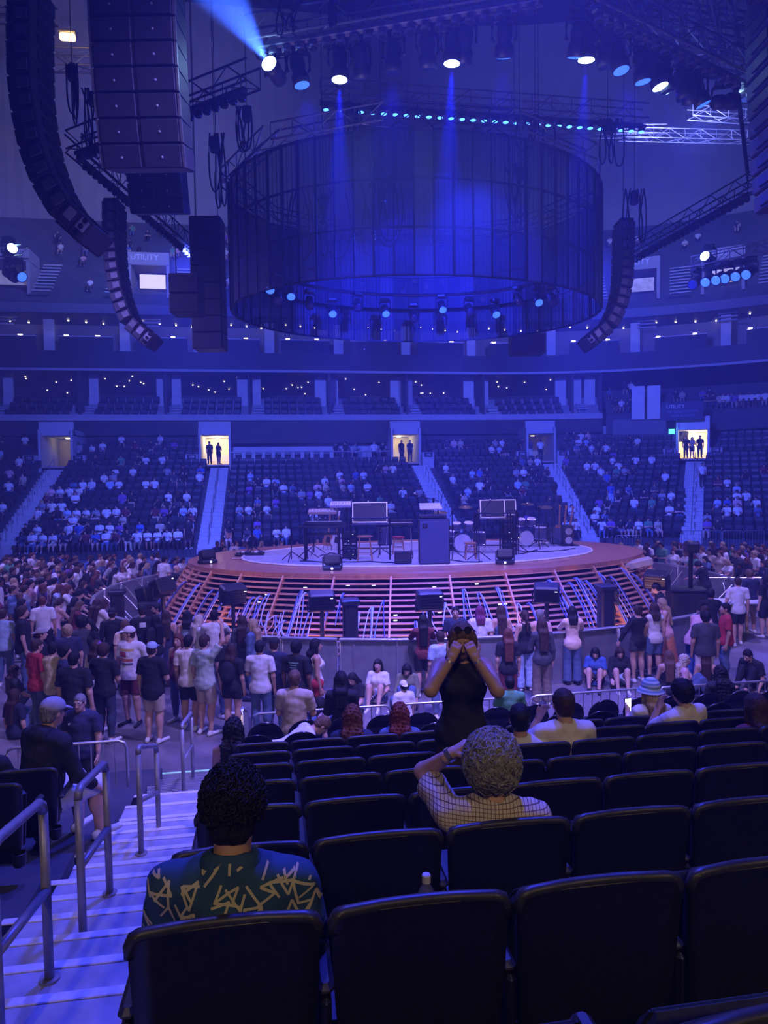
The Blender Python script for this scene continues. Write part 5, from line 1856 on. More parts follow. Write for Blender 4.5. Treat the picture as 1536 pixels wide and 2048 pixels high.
def hair_prims(J, H, style, L_=.0):
    C, R = J['head'], J['HR']
    s = H
    e = lambda c, r, k=.02, sub=False, m=0: ellp(C + R @ (V(*c) * s), V(*r) * s, k, m, R, sub)
    P = lambda x, y, z: C + R @ (V(x, y, z) * s)
    front = plane(R @ V(0, .80, -.60), P(0, .036, .022))
    out = []
    if style in ('short', 'curly', 'buzz', 'fringe'):
        g = {'short': .006, 'curly': .013, 'buzz': .003, 'fringe': .009}[style]
        out = [e((0, -.008, .014), (.043 + g, .055 + g, .053 + g)), e((0, -.03, -.025), (.036 + g * .6, .026 + g * .6, .03), .02), front, plane(-R @ V(0, .1, 1), P(0, 0, -.052))]
        if style == 'fringe':
            out = out[:2] + [plane(R @ V(0, .85, -.5), P(0, .05, .018)), out[3]]
    elif style in ('long', 'longfront', 'longcurly', 'pony', 'bun', 'bob', 'afro'):
        g = .009 if style != 'afro' else .03
        out = [e((0, -.008, .014), (.043 + g, .055 + g, .053 + g)), e((0, -.03, -.02), (.042, .032, .036), .02), front]
        n0 = J['neck']
        RB = J['R']
        if style == 'longfront':
            for q in (-1, 1):
                out += [cap(P(q * .034, .030, .050), P(q * .047, .030, .0), .013 * s, .014 * s, .015, 0), cap(P(q * .047, .030, .0), P(q * .052, .024, -.07), .014 * s, .016 * s, .015, 0), cap(P(q * .052, .024, -.07), n0 + RB @ (V(q * .062, .052, -.10) * s), .016 * s, .009 * s, .015, 0)]
        if style in ('long', 'longfront', 'longcurly', 'bob'):
            ln = {'long': .23, 'longfront': .2, 'longcurly': .20, 'bob': .085}[style] + L_
            w = {'long': .040, 'longfront': .045, 'longcurly': .052, 'bob': .040}[style]
            for q in (-1, 0, 1):
                out.append(cap(P(q * .026, -.03, .0), P(q * .03, -.048, -.07), .03 * s, .028 * s, .025, 0))
                b0 = n0 + RB @ (V(q * w * .75, -.052, .012) * s)
                b1 = n0 + RB @ (V(q * w * .8, -.066, .04 - ln) * s)
                out.append(cap(P(q * .03, -.048, -.06), b0, .027 * s, .025 * s, .025, 0))
                out.append(cap(b0, b1, .025 * s, .016 * s, .025, 0))
            for q in (-1, 1):
                out.append(cap(P(q * .046, -.005, .01), P(q * .05, -.005, -.065), .014 * s, .015 * s, .015, 0))
        elif style == 'pony':
            out += [plane(-R @ V(0, .1, 1), P(0, 0, -.055)), cap(P(0, -.06, .02), P(0, -.085, -.03), .016 * s, .02 * s, .015, 0), cap(P(0, -.085, -.03), n0 + RB @ (V(0, -.07, -.09) * s), .02 * s, .01 * s, .02, 0)]
        elif style == 'bun':
            out += [plane(-R @ V(0, .1, 1), P(0, 0, -.055)), e((0, -.055, .052), (.03, .03, .028), .01)]
        elif style == 'afro':
            out += [plane(-R @ V(0, .3, 1), P(0, 0, -.06))]
    return out
def cap_prims(J, H, kind, back=False):
    C, R = J['head'], J['HR']
    s = H
    e = lambda c, r, k=.01, sub=False: ellp(C + R @ (V(*c) * s), V(*r) * s, k, 0, R, sub)
    P = lambda x, y, z: C + R @ (V(x, y, z) * s)
    if kind == 'bucket':
        return [e((0, -.006, .03), (.054, .064, .052)), cap(P(0, -.004, .03), P(0, -.004, -.002), .060 * s, .088 * s, .012, 0, True), plane(-R @ V(0, 0, 1), P(0, 0, -.004)), e((0, -.004, -.03), (.075, .08, .034), .01, True)]
    f = -1 if back else 1
    return [e((0, -.006, .022), (.051, .062, .052)), plane(-R @ V(0, -.12 * f, 1), P(0, 0, .014)), ]
def visor_prims(J, H, back=False):
    C, R = J['head'], J['HR']
    s = H
    f = -1 if back else 1
    P = lambda x, y, z: C + R @ (V(x, y, z) * s)
    return [ellp(P(0, f * .058, .022), V(.038, .046, .0085) * s, .01, 0, R @ rotx(-.2 * f))]
SKIN = {}
def skin(i):
    cols = [(.62, .38, .28), (.50, .29, .20), (.34, .18, .11), (.17, .085, .05), (.68, .45, .36)]
    return mat('skin_%d' % i, cols[i], .5, var=.06, scale=12)
def cloth(name, c):
    return mat('cloth_' + name, c, .85, var=.10, scale=14, bump=.12)
HAIRC = {'black': (.012, .010, .010), 'brown': (.055, .030, .018), 'lightbrown': (.14, .08, .045), 'blonde': (.42, .30, .16), 'red': (.16, .035, .02), 'auburn': (.13, .045, .022), 'grey': (.20, .195, .185), 'purple': (.16, .03, .10), 'platinum': (.55, .48, .38), 'bald': (.2, .2, .2)}
def hairm(c):
    return mat('hair_' + c, HAIRC[c], .62, var=.45, scale=26, bump=.5, stretch=(3.0, 3.0, .6), spec=.3)
CL = {'duskbrown': (.045, .03, .032), 'white': (.74, .73, .72), 'cream': (.76, .71, .62), 'black': (.014, .014, .017), 'navy': (.025, .03, .07), 'red': (.45, .035, .05), 'maroon': (.16, .03, .035), 'grey': (.32, .32, .34), 'blue': (.06, .13, .42), 'lightblue': (.38, .5, .66),
      'denim': (.10, .15, .27), 'darkdenim': (.04, .055, .10), 'beige': (.52, .43, .33), 'khaki': (.20, .16, .12), 'pink': (.70, .42, .42), 'peach': (.88, .66, .50), 'orange': (.62, .22, .10), 'olive': (.18, .18, .11), 'green': (.10, .30, .18), 'yellow': (.72, .62, .34), 'teal': (.03, .10, .14), 'brown': (.12, .07, .045), 'purple': (.22, .10, .35), 'tiedye': (.50, .60, .52), 'charcoal': (.06, .06, .07)}
def clm(c):
    return cloth(c, CL[c])
def strands(o, J, H, col, n, ln, rad, out, seed, wave=.006, low=-.45):
    """wavy locks lying on the scalp, swept back and down"""
    hs_ = [c for c in o.children if c.name.startswith('hair')][0]
    C, R, rr, mb_ = J['head'], J['HR'], random.Random(seed), MB()
    A = V(.043 + out, .055 + out, .053 + out) * H
    for i in range(n):
        a, b = rr.uniform(0, 2 * PI), math.asin(rr.uniform(low, 1))
        d = V(math.cos(a) * math.cos(b), math.sin(a) * math.cos(b), math.sin(b))
        if d[1] > .5 and d[2] < .62:
            continue
        t = nrmz(V(rr.uniform(-.8, .8), rr.uniform(-.9, .2), rr.uniform(-1.2, .1)))
        ph, pts = rr.uniform(0, 6.28), []
        lift = rr.uniform(-.002, .008)
        for q in range(9):
            f = q / 8
            dd = nrmz(d + t * f * ln / .1)
            sd = np.cross(dd, nrmz(t - dd * np.dot(t, dd)))
            pts.append(C + R @ (V(0, -.008, .014) * H + dd * A * (1 + .02 * math.sin(f * 9 + ph)) + dd * (lift + .006 * f * math.sin(f * 7 + ph)) + sd * wave * math.sin(f * 11 + ph)))
        mb_.tube(pts, [rad * (1 - .55 * abs(2 * q / 8 - 1) ** 2) for q in range(9)], 5)
    c_ = mb_.build('curls', col, hs_, True)
    c_['kind'] = 'stuff'
EYEW = mat('eye_white', (.7, .7, .68), .3, var=0)
LIPM = mat('lips', (.38, .14, .13), .45, var=.05)
def make_person(loc, rz, label, H=1.72, fem=False, pose='stand', arms=('down', 'down'), lean=0.0, bulk=1.0, head=(0, 0), sk=0, hair='short', hc='brown', shirt='white', sleeve='short', hem=0.0, bottom='trousers', bc='denim', hat=None, hatc='navy', back=False, face=False, res=.018, extra=None, seat=.43, step=0.0, hairlen=0.0, side=0.0, cat='person', group=None, curl=.6, shoes=True, beard=None, shirt_mat=None, tank=False, backpack=None, bag=None):
    J = joints(H, pose, fem, lean, arms, bulk, head, seat, None, step, side)
    R = J['R']
    body = torso_prims(J, H, fem, bulk) + leg_prims(J, H, bulk) + arm_prims(J, H, bulk)
    parts = [grow(body, res)]
    parts.append(grow(head_prims(J, H, 0, face, beard), min(res, .0065 if face else .010)))
    for n, l in (('R', False), ('L', True)):
        sgn = -1 if l else 1
        inner = R @ V(-sgn * 1.0, .25, 0)
        a = arms[1 if l else 0]
        if isinstance(a, dict):
            inner = R @ V(a['n'][0] * sgn, a['n'][1], a['n'][2])
        elif a in ('face', 'chin', 'phone'):
            inner = R @ V(-sgn * .3, -1, .1)
        elif a in ('lap', 'lean', 'knee', 'fold'):
            inner = R @ V(-sgn * .25, 0, -1)
        parts.append(grow(hand_prims(J['wr' + n], J['hd' + n], inner, H, 0, curl, l), .0062))
    me = to_mesh('body', parts)
    for mm in (skin(sk), skin(sk), skin(sk), skin(sk), skin(sk), EYEW, hairm(hc if hc != 'platinum' else 'lightbrown'), LIPM):
        me.materials.append(mm)
    o = link('person', me)
    o.location = loc
    o.rotation_euler = (0, 0, rz)
    tag(o, label, cat, group)
    o['joints'] = 0
    del o['joints']
    # feet
    if shoes:
        for n in 'RL':
            p, t = J['ank' + n], J['toe' + n]
            heel = p + V(0, -.028 * H, 0)
            heel[2] = max(.035, p[2] - .05 * H + .035) if pose == 'stand' else p[2] - .045
            t2 = t.copy()
            t2[2] = heel[2] - .008
            v, q, i = grow([cap(heel, t2, .034, .03, .02), cap(p, heel, .036, .034, .02), ], .012)
            sm = to_mesh('shoe', [(v, q, i)])
            sm.materials.append(clm('white' if (len(label) % 3) else 'black'))
            link('shoe', sm, o)
    # trousers, shorts or skirt
    b = .55 + .45 * bulk
    if bottom:
        pr = [ellp(J['pel'] + V(0, 0, .005 * H), V(.09 * b if not fem else .097 * b, .066 * b, .062) * H + .012, .04, 0)]
        if bottom == 'skirt':
            kn = (J['kneeR'] + J['kneeL']) / 2
            pr.append(cap(J['pel'], J['pel'] + (kn - J['pel']) * .95, .085 * H, .13 * H, .03, 0, True))
        elif bottom == 'longskirt':
            an = (J['ankR'] + J['ankL']) / 2
            pr.append(cap(J['pel'], J['pel'] + (an - J['pel']) * .9, .085 * H, .15 * H, .03, 0, True))
        elif bottom == 'wide':
            for n in 'RL':
                pr += [cap(J['hip' + n], J['knee' + n], .056 * H, .05 * H, .03), cap(J['knee' + n], J['ank' + n] + V(0, 0, -.01), .05 * H, .056 * H, .02, 0, True)]
        else:
            up_ = {'trousers': 1.93, 'shorts': .86, 'hotpants': .45, 'longshorts': 1.12}[bottom]
            pr += leg_prims(J, H, bulk, .013 if bottom == 'trousers' else .018, 0, up_)
        tm_ = to_mesh(bottom, [grow(pr, res * .85, (.004, 34, 1.0))])
        tm_.materials.append(clm(bc))
        link({'skirt': 'skirt', 'longskirt': 'skirt', 'trousers': 'trousers', 'wide': 'trousers'}.get(bottom, 'shorts'), tm_, o)
    # top
    if shirt:
        pr = torso_prims(J, H, fem, bulk, .013)
        if sleeve == 'short':
            pr += arm_prims(J, H, bulk, .014, 0, .72)
        elif sleeve == 'long':
            pr += arm_prims(J, H, bulk, .013, 0, 1.93)
        pr.append(plane(V(0, 0, -1) if pose == 'stand' else -R @ V(0, 0, 1), J['pel'] + R @ V(0, 0, -.055 * H - hem)))
        if not fem:
            pr.insert(0, cap(J['chest'], J['pel'] - R @ V(0, 0, .07 * H + hem), .07 * H * bulk + .012, .078 * H * bulk + .012, .06))
        pr.insert(0, ellp(J['pel'] + R @ V(0, 0, -.01 * H), (V(.100 * b, .074 * b, .085) if fem else V(.109 * b, .080 * b, .085)) * H + .014, .05, 0, R))
        nk = J['neck'] + R @ V(0, .012 * H, .02 * H)
        pr.append(ellp(nk, V(.036, .040, .026) * H * (1.35 if fem or tank else 1.0), .01, 0, R, True))
        if tank:
            for n in 'RL':
                pr.append(ellp(J['sh' + n] + R @ V(0, 0, .0), V(.05, .085, .075) * H, .01, 0, R, True))
        v, q, i = grow(pr, res * .8, (.0045, 30, len(label) * .7))
        tm_ = to_mesh('shirt', [(v, q, i)])
        tm_.materials.append(shirt_mat or clm(shirt))
        link('shirt', tm_, o)
    # hair and hats
    if hair and hair != 'none':
        hp = hair_prims(J, H, hair, hairlen)
        nz = {'curly': (.009, 120, 1.0), 'longcurly': (.013, 75, 2.0), 'afro': (.014, 85, 1.0)}.get(hair, (.0035, 80, 1.0))
        hm = to_mesh('hair', [grow(hp, min(res * .7, .011), nz)])
        hm.materials.append(hairm(hc))
        link('hair', hm, o)
    if hat:
        hm = to_mesh('hat', [grow(cap_prims(J, H, hat, back), .008)])
        hm.materials.append(hatc if not isinstance(hatc, str) else clm(hatc))
        ho = link('bucket_hat' if hat == 'bucket' else 'cap', hm, o)
        if hat == 'cap':
            vm = to_mesh('visor', [grow(visor_prims(J, H, back), .005)])
            vm.materials.append(hatc if not isinstance(hatc, str) else clm(hatc))
            link('visor', vm, ho)
    if backpack:
        c = J['chest'] + R @ V(0, -.115 * H, -.02 * H)
        bm_ = to_mesh('backpack', [grow([ellp(c, V(.085, .06, .12) * H, .02, 0, R), ellp(c + R @ V(0, -.04 * H, -.04 * H), V(.06, .035, .06) * H, .02, 0, R)], .014)])
        bm_.materials.append(clm(backpack))
        link('backpack', bm_, o)
    if bag:
        c = J['pel'] + V(.10 * H, -.02, .02 * H)
        bm_ = to_mesh('bag', [grow([ellp(c, V(.04, .075, .055) * H, .02, 0)], .012)])
        bm_.materials.append(clm(bag))
        bo = link('shoulder_bag', bm_, o)
        MB().tube([c + V(0, 0, .05 * H), J['chest'] + V(.03, .07 * H, 0), J['shL'] + V(.03, 0, .05)], .008, 5).build('strap', clm(bag), bo)
    return o, J
# ---------------------------------------------------------------- arena seats of our section
SEATB = mat('seat_black', (.010, .010, .013), .38, var=.25, scale=40, bump=.04)
SEATR = mat('seat_rim', (.030, .030, .034), .42, var=.2, scale=40)
def seat_meshes():
    # backrest: a shell with rounded upper corners, thick rolled top edge, gently hollow
    W_, z0, z1 = .245, .30, .86
    def shell(thick, y_, inset=0.0):
        rows = []
        for z, w in ((z0, .205), (.42, .225), (.58, .238), (.72, .245), (.80, .247), (.84, .246), (.856, .240), (.862, .228)):
            pts = []
            for i in range(9):
                u = -1 + i / 4
                x = u * (w - inset)
                zz = z + (.012 * u * u if z > .8 else 0) - (inset if z > .85 else 0)
                y = y_ + .03 * (1 - u * u) - .10 * (z - z0)
                pts.append((x, y, zz))
            rows.append(pts)
        return rows
    f, b = shell(0, .045), shell(0, 0.0)
    m = MB()
    nr, nc = len(f), 9
    vs = [p for r in f for p in r] + [p for r in b for p in r]
    o = nr * nc
    fs = []
    for i in range(nr - 1):
        for j in range(nc - 1):
            a = i * nc + j
            fs.append((a + 1, a, a + nc, a + nc + 1))
            fs.append((o + a, o + a + 1, o + a + nc + 1, o + a + nc))
    for i in range(nr - 1):
        a = i * nc
        fs.append((a, o + a, o + a + nc, a + nc))
        a = i * nc + nc - 1
        fs.append((o + a, a, a + nc, o + a + nc))
    for j in range(nc - 1):
        a = (nr - 1) * nc + j
        fs.append((a, o + a, o + a + 1, a + 1))
        fs.append((o + j, j, j + 1, o + j + 1))
    m.add(vs, fs)
    back = m.mesh('backrest', True); back.materials.append(SEATB)
    r = MB()
    pts = [(-.245, -.036, .815), (-.245, -.038, .845), (-.236, -.04, .866), (-.21, -.040, .874)]
    top = [(u * .19, -.032 + .022 * (1 - u * u), .872 - .006 * (1 - u * u)) for u in (-.6, -.3, 0, .3, .6)]
    pts = pts + top + [(-p[0], p[1], p[2]) for p in reversed(pts)]
    r.tube(pts, .017, 8)
    rim = r.mesh('top_rim', True); rim.materials.append(SEATR)
    pan = MB().bbox((0, .13, .56), (.44, .075, .40), .03, M=Matrix.Rotation(-.16, 3, 'X')).mesh('seat_pan'); pan.materials.append(SEATB)
    arm = MB().bbox((-.265, .16, .63), (.05, .34, .035), .014)
    arm = arm.mesh('armrest'); arm.materials.append(SEATR)
    std = MB().bbox((-.265, .08, .31), (.03, .22, .62), .012).mesh('standard'); std.materials.append(SEATB)
    num = MB().cyl((0, -.036, .80), (0, -.042, .80), .017, 10).mesh('row_plate'); num.materials.append(SEATR)
    cup = MB().lathe([(.035, 0), (.044, .02), (.046, .09), (.04, .092), (.038, .02)], (.245, -.10, .34), 14).mesh('cup_holder'); cup.materials.append(SEATB)
    return dict(backrest=back, top_rim=rim, seat_pan=pan, armrest=arm, standard=std, cup_holder=cup)
SM = seat_meshes()
ROWN = {-1: 'nearest', 0: 'second', 1: 'third', 2: 'fourth', 3: 'fifth', 4: 'sixth', 5: 'seventh', 6: 'front'}
def seat_pos(k, i):
    return rel(-.41 + .53 * (i + .5), 1.91 + .80 * k, tread(k))
def add_seat(p, label, group, end=False, rz=0.0, down=False):
    root = empty('arena_seat', p, rz)
    tag(root, label, 'seat', group)
    for n, me in SM.items():
        if n == 'seat_pan' and down:
            link(n, me, root, Matrix.Translation((0, .26, -.02)) @ Matrix.Translation((0, .1, .44)) @ Matrix.Rotation(-1.3, 4, 'X') @ Matrix.Translation((0, -.1, -.52)))
            continue
        link(n, me, root, Matrix.Identity(4))
    if end:
        link('armrest', SM['armrest'], root, Matrix.Translation((.53, 0, 0)))
    return root
def in_view(p, pad=430):
    x, y, z = proj(p + Vector((0, 0, .7)))
    return z > .3 and -pad < x < 1536 + pad and y < 2048 + 260
TAKEN = set()
for _px, _k in ((462, 0), (985, 1), (1128, 4), (1040, 4), (1374, 5), (1302, 6), (1512, 4), (467, 6), (705, 6), (800, 6)):
    _p = at_v(_px, 1500, CAM.y + 2.1 + .8 * _k)
    TAKEN.add((_k, int((_p.x - CAM.x + .41) / .53)))
OCC = {(0, 0): 'under the man in the patterned shirt', (1, 2): 'behind the grey-haired man'}
for k in range(-1, 7):
    cnt = 0
    for i in range(0, 18):
        p = seat_pos(k, i)
        if not in_view(p):
            continue
        lab = 'black folding arena seat, %s from the aisle in the %s row' % (ordn(i), ROWN[k])
        add_seat(p, lab, 'black arena seats of our block', i == 16, down=(k, i) in TAKEN)
# seats left of the aisle
for k in range(0, 6):
    for i in range(0, 4):
        p = rel(-1.98 - .53 * i, 1.91 + .80 * k, tread(k))
        if in_view(p, 140):
            add_seat(p, 'black arena seat left of the aisle, %s from the aisle in the %s row' % (ordn(i), ROWN[k]), 'black arena seats left of the aisle', i == 0)
# ---------------------------------------------------------------- black folding chairs in front
CHB = mat('folding_chair_black', (.008, .008, .011), .22, var=.2, scale=30, coat=.3)
def chair_meshes():
    out = [(math.cos(a) * .225, .62 + .22 * math.sin(a)) for a in [PI * i / 14 for i in range(15)]]
    out += [(-.21, .5), (-.16, .45), (.16, .45), (.21, .5)]
    b = MB()
    n = len(out)
    vs = []
    for y in (-.012, .012):
        for x, z in out:
            vs.append((x, y - .16 * (z - .45) - .03 * (1 - (x / .225) ** 2), z))
    b.add(vs, [tuple(reversed(range(n))), tuple(range(n, 2 * n))] + [(i, (i + 1) % n, n + (i + 1) % n, n + i) for i in range(n)])
    back = b.mesh('backrest'); back.materials.append(CHB)
    rim = MB().tube([(x * 1.01, -.16 * (z - .45) - .03 * (1 - (x / .225) ** 2), z + .004) for x, z in out[:15]], .013, 6).mesh('back_rim', True); rim.materials.append(CHB)
    seat = MB().bbox((0, .22, .43), (.42, .40, .04), .018).mesh('seat'); seat.materials.append(CHB)
    legs = []
    for s_ in (-1, 1):
        a = MB().tube([(s_ * .215, -.03, .5), (s_ * .215, .05, .40), (s_ * .215, .36, .01)], .012, 6).mesh('leg', True); a.materials.append(CHB)
        c = MB().tube([(s_ * .19, .3, .42), (s_ * .19, -.06, .01)], .012, 6).mesh('leg', True); c.materials.append(CHB)
        legs += [a, c]
    return back, rim, seat, legs
CM = chair_meshes()
def add_chair(p, label, group, rz=0.0):
    root = empty('folding_chair', p, rz)
    tag(root, label, 'chair', group)
    link('backrest', CM[0], root)
    link('back_rim', CM[1], root)
    link('seat', CM[2], root)
    for l in CM[3]:
        link('leg', l, root)
    return root
for r_, (v, z) in enumerate(FROWS):
    for i in range(0, 19):
        p = rel(-.25 + .53 * i + .1 * r_, v - .15, z)
        if in_view(p, 200):
            add_chair(p, 'black round-backed folding chair, %s from the aisle in the %s folding row' % (ordn(i), ('rear', 'front')[r_]), 'black folding chairs before the railing', random.uniform(-.06, .06))
for i, (px, py) in enumerate(((20, 1500), (-40, 1500))):
    p = rel(-2.45 - .55 * i, 6.75, tread(6))
    add_chair(p, 'black round-backed chair left of the aisle behind the man in the hoodie' if i == 0 else 'black round-backed chair at the very left edge', 'folding chairs left of the aisle')
# ---------------------------------------------------------------- bike-rack railings
def rack(p, q, label, h=1.05, group='steel crowd railings'):
    p, q = Vector(p), Vector(q)
    L = (q - p).length
    root = empty('crowd_railing')
    root.matrix_world = frame(p, q - p, (0, 0, 1))
    tag(root, label, 'railing', group)
    MB().tube([(0, 0, .02), (0, 0, h - .1), (.03, 0, h - .03), (.1, 0, h), (L - .1, 0, h), (L - .03, 0, h - .03), (L, 0, h - .1), (L, 0, .02)], .02, 8).build('frame', ALU, root, True)
    MB().cyl((0, 0, .18), (L, 0, .18), .015, 6).build('bottom_rail', ALU, root)
    bar = MB().cyl((0, 0, .18), (0, 0, h), .009, 5).mesh('bar'); bar.materials.append(ALU)
    n = int(L / .14)
    for i in range(1, n):
        link('bar', bar, root, Matrix.Translation((L * i / n, 0, 0)))
    for x in (.2, L - .2):
        MB().box((x, 0, .01), (.05, .5, .015)).build('foot', ALU, root)
RV = 10.35
u = -.35
for i in range(6):
    rack(rel(u, RV, 0), rel(u + 2.05, RV + random.uniform(-.03, .03), 0), '%s silver crowd railing from the left in front of the folding chairs' % ordn(i))
    u += 2.12
rack(rel(-.42, 8.6, .62), rel(-.42, 10.3, .0) + Vector((0, 0, .02)), 'short silver railing along the aisle end of the folding chairs')
rack(rel(-3.35, 9.35, .0), rel(-1.9, 9.35, .0), 'silver crowd railing in front of the smiling steward', 1.15)
for i, px in enumerate((1385, 1425, 1467, 1510)):
    p = at_z(px - 22, 1100, 0.0)
    q = at_z(px + 18, 1100, 0.0)
    rack(p, q, '%s distant silver railing from the left behind the right floor crowd' % ordn(i), 1.1, 'distant railings at the right')
for i, px in enumerate((60, 120, 200, 250)):
    rack(at_z(px - 22, 1118, 0), at_z(px + 20, 1117, 0), '%s distant silver railing from the left behind the left floor crowd' % ordn(i), 1.1, 'distant railings at the left')
rack(at_z(1230, 1112, 0), at_z(1282, 1112, 0), 'distant silver railing right behind the stage deck', 1.1, 'distant railings at the right')
# ---------------------------------------------------------------- far stand seats
def far_seat_mesh():
    m = MB().bbox((0, .12, .62), (.47, .07, .5), .05, M=Matrix.Rotation(-.12, 3, 'X'))
    m.bbox((0, -.02, .50), (.43, .08, .36), .04, M=Matrix.Rotation(.12, 3, 'X'))
    m.bbox((-.25, .02, .35), (.04, .22, .62), .01)
    me = m.mesh('stand_seat')
    me.materials.append(FSEAT)
    return me
FSM = far_seat_mesh()
cand = []
for i, (d, z) in enumerate((ROWS + UROWS)[:15]):
    s = S0 + .3
    while s < S1 - 10:
        skip = any(abs(s - p - o_) < (.95 if i < 12 else PW + .2) for p, o_ in zip(PORTALS, (.1, .35, .9, .6, .2))) or (i >= 12 and LOGE[0] - .3 < s < LOGE[1] + .3)
        if not skip:
            q = PV(s, d, z)
            x, y, Z = proj(q + Vector((0, 0, .6)))
            if -25 < x < 1560:
                cand.append((Z, s, i, d, z, x))
        s += .555 if s < 0 else .555 * 26 / (14.7 + d)
cand.sort()
FAR_SEATS = {}
rest = MB()
cnts = {}
for n_, (Z, s, i, d, z, x) in enumerate(cand):
    FAR_SEATS.setdefault(i, []).append((x, s, d, z))
    M = PM(s, d, z)
    if n_ < 300:
        blk = sum(1 for p in PORTALS if s > p)
        key = (i, blk)
        cnts.setdefault(key, []).append((x, M))
    else:
        base = len(rest.v)
        for v in FSM.vertices:
            rest.v.append(tuple(M @ v.co))
        for p in FSM.polygons:
            rest.f.append(tuple(base + a for a in p.vertices))
BLK = ('left of the first far stair', 'between the first and second far stairs', 'between the second and third far stairs', 'between the third and fourth far stairs', 'between the fourth and fifth far stairs', 'right of the last far stair')
for (i, blk), L_ in cnts.items():
    for j, (x, M) in enumerate(sorted(L_, key=lambda a: a[0])):
        o = link('stand_seat', FSM, None, M)
        tag(o, 'dark seat, %s from left in %s row %s' % (ordn(j), ordn(i), BLK[blk]), 'seat', 'dark seats of the far stand')
tag(rest.build('stand_seats', FSEAT), 'dense rows of empty dark seats higher in the far stand', 'seats', kind='stuff')
# suite seats
SSM = MB().bbox((0, .1, .5), (.52, .1, .55), .09).bbox((0, -.08, .36), (.5, .34, .16), .06).mesh('suite_seat'); SSM.materials.append(FSEAT)
for bi, b in enumerate(bays[:-1]):
    n_ = 0
    for rr, (d, z) in enumerate(((15.3, 9.0), (16.3, 9.6), (17.3, 10.2))):
        for j in range(7):
            s = b + 1.45 + .66 * j
            if s > min(SUITE_END, b + BAY) - .5:
                continue
            q = PV(s, d, z)
            x = proj(q)[0]
            if -20 < x < 1556:
                o = link('suite_seat', SSM, None, PM(s, d, z))
                tag(o, 'dark suite seat, %s from left in the %s row of the %s suite bay' % (ordn(j), ('lower', 'middle', 'upper')[rr], ordn(bi)), 'seat', 'dark suite seats')
# lettered loge chairs
LCM = MB().bbox((0, 0, .72), (.46, .05, .5), .06).bbox((0, -.22, .45), (.44, .42, .05), .02)
for x in (-.2, .2):
    for y in (-.4, 0):
        LCM.cyl((x, y, 0), (x, y, .45), .015, 5)
LBACK = MB().bbox((0, 0, .74), (.46, .05, .52), .06).mesh('backrest'); LBACK.materials.append(FSEAT)
LSEAT = MB().bbox((0, -.22, .45), (.44, .42, .05), .02).mesh('seat'); LSEAT.materials.append(FSEAT)
LLEG = MB().cyl((0, 0, 0), (0, 0, .45), .015, 5).mesh('leg'); LLEG.materials.append(FSEAT)
LTX = text_mesh('DRAFT', .13); LTX.materials.clear(); LTX.materials.append(SIGNT)
n_ = 0
s = LOGE[0] + .5
while s < LOGE[1] - 4.6:
    root = empty('loge_chair')
    root.matrix_world = PM(s, 11.9, 5.36) @ Matrix.Rotation(PI, 4, 'Z')
    tag(root, 'dark lettered loge chair, %s from the left along the rail' % ordn(n_), 'chair', 'lettered loge chairs')
    link('backrest', LBACK, root)
    link('seat', LSEAT, root)
    for x in (-.2, .2):
        for y in (-.4, 0):
            link('leg', LLEG, root, Matrix.Translation((x, y, 0)))
    link('lettering', LTX, root, Matrix.Translation((0, .032, .82)) @ Matrix.Rotation(PI, 4, 'Z') @ Matrix.Rotation(PI / 2, 4, 'X'))
    n_ += 1
    s += .72
# ---------------------------------------------------------------- the people one can tell apart
def facing(deg):
    return -YAW + math.radians(deg)
def on_floor(px, py, H, z0=0.0):
    p = at_z(px, py, z0 + .982 * H)
    return Vector((p.x, p.y, z0))
def in_seat(px, k, dv=.19, py=1500):
    p = at_v(px, py, CAM.y + 1.91 + .8 * k + dv)
    return Vector((p.x, p.y, tread(k)))
# --- man in the patterned shirt
TEAL = mat('teal_shirt', (.018, .065, .14), .85, var=.12, scale=12, bump=.12)
o, J = make_person(in_seat(462, 0, .17, 1700) + Vector((0, 0, -.03)), facing(2), 'man in a teal shirt printed with cream zigzag lines, seen from behind', H=1.74, pose='sit', seat=.33, arms=('lap', 'lap'), lean=.05, bulk=1.0, sk=1, hair='short', hc='black', shirt='teal', sleeve='short', bottom='trousers', bc='darkdenim', res=.011, shirt_mat=TEAL, head=(0, .08))
strands(o, J, 1.74, hairm('black'), 900, .042, .0027, .010, 3, .005, -.2)
hero_shirt = [c for c in o.children if c.name.startswith('shirt')][0]
R_ = J['R']
nk = J['neck']
col = grow([cap(nk + V(-.035, -.008, .012), nk + V(.035, -.008, .012), .058, .058, .03), plane(V(0, .2, 1), nk + V(0, 0, .052)), plane(V(0, 0, -1), nk + V(0, 0, -.012)), ellp(nk + V(0, .012, .05), V(.060, .052, .09), .01, 0, None, True)], .006)
cm = to_mesh('collar', [col]); cm.materials.append(TEAL)
link('collar', cm, hero_shirt)
def bvh_of(ob):
    me = ob.data
    vs = [v.co.copy() for v in me.vertices]
    return BVHTree.FromPolygons(vs, [tuple(p.vertices) for p in me.polygons])
bv = bvh_of(hero_shirt)
mb = MB()
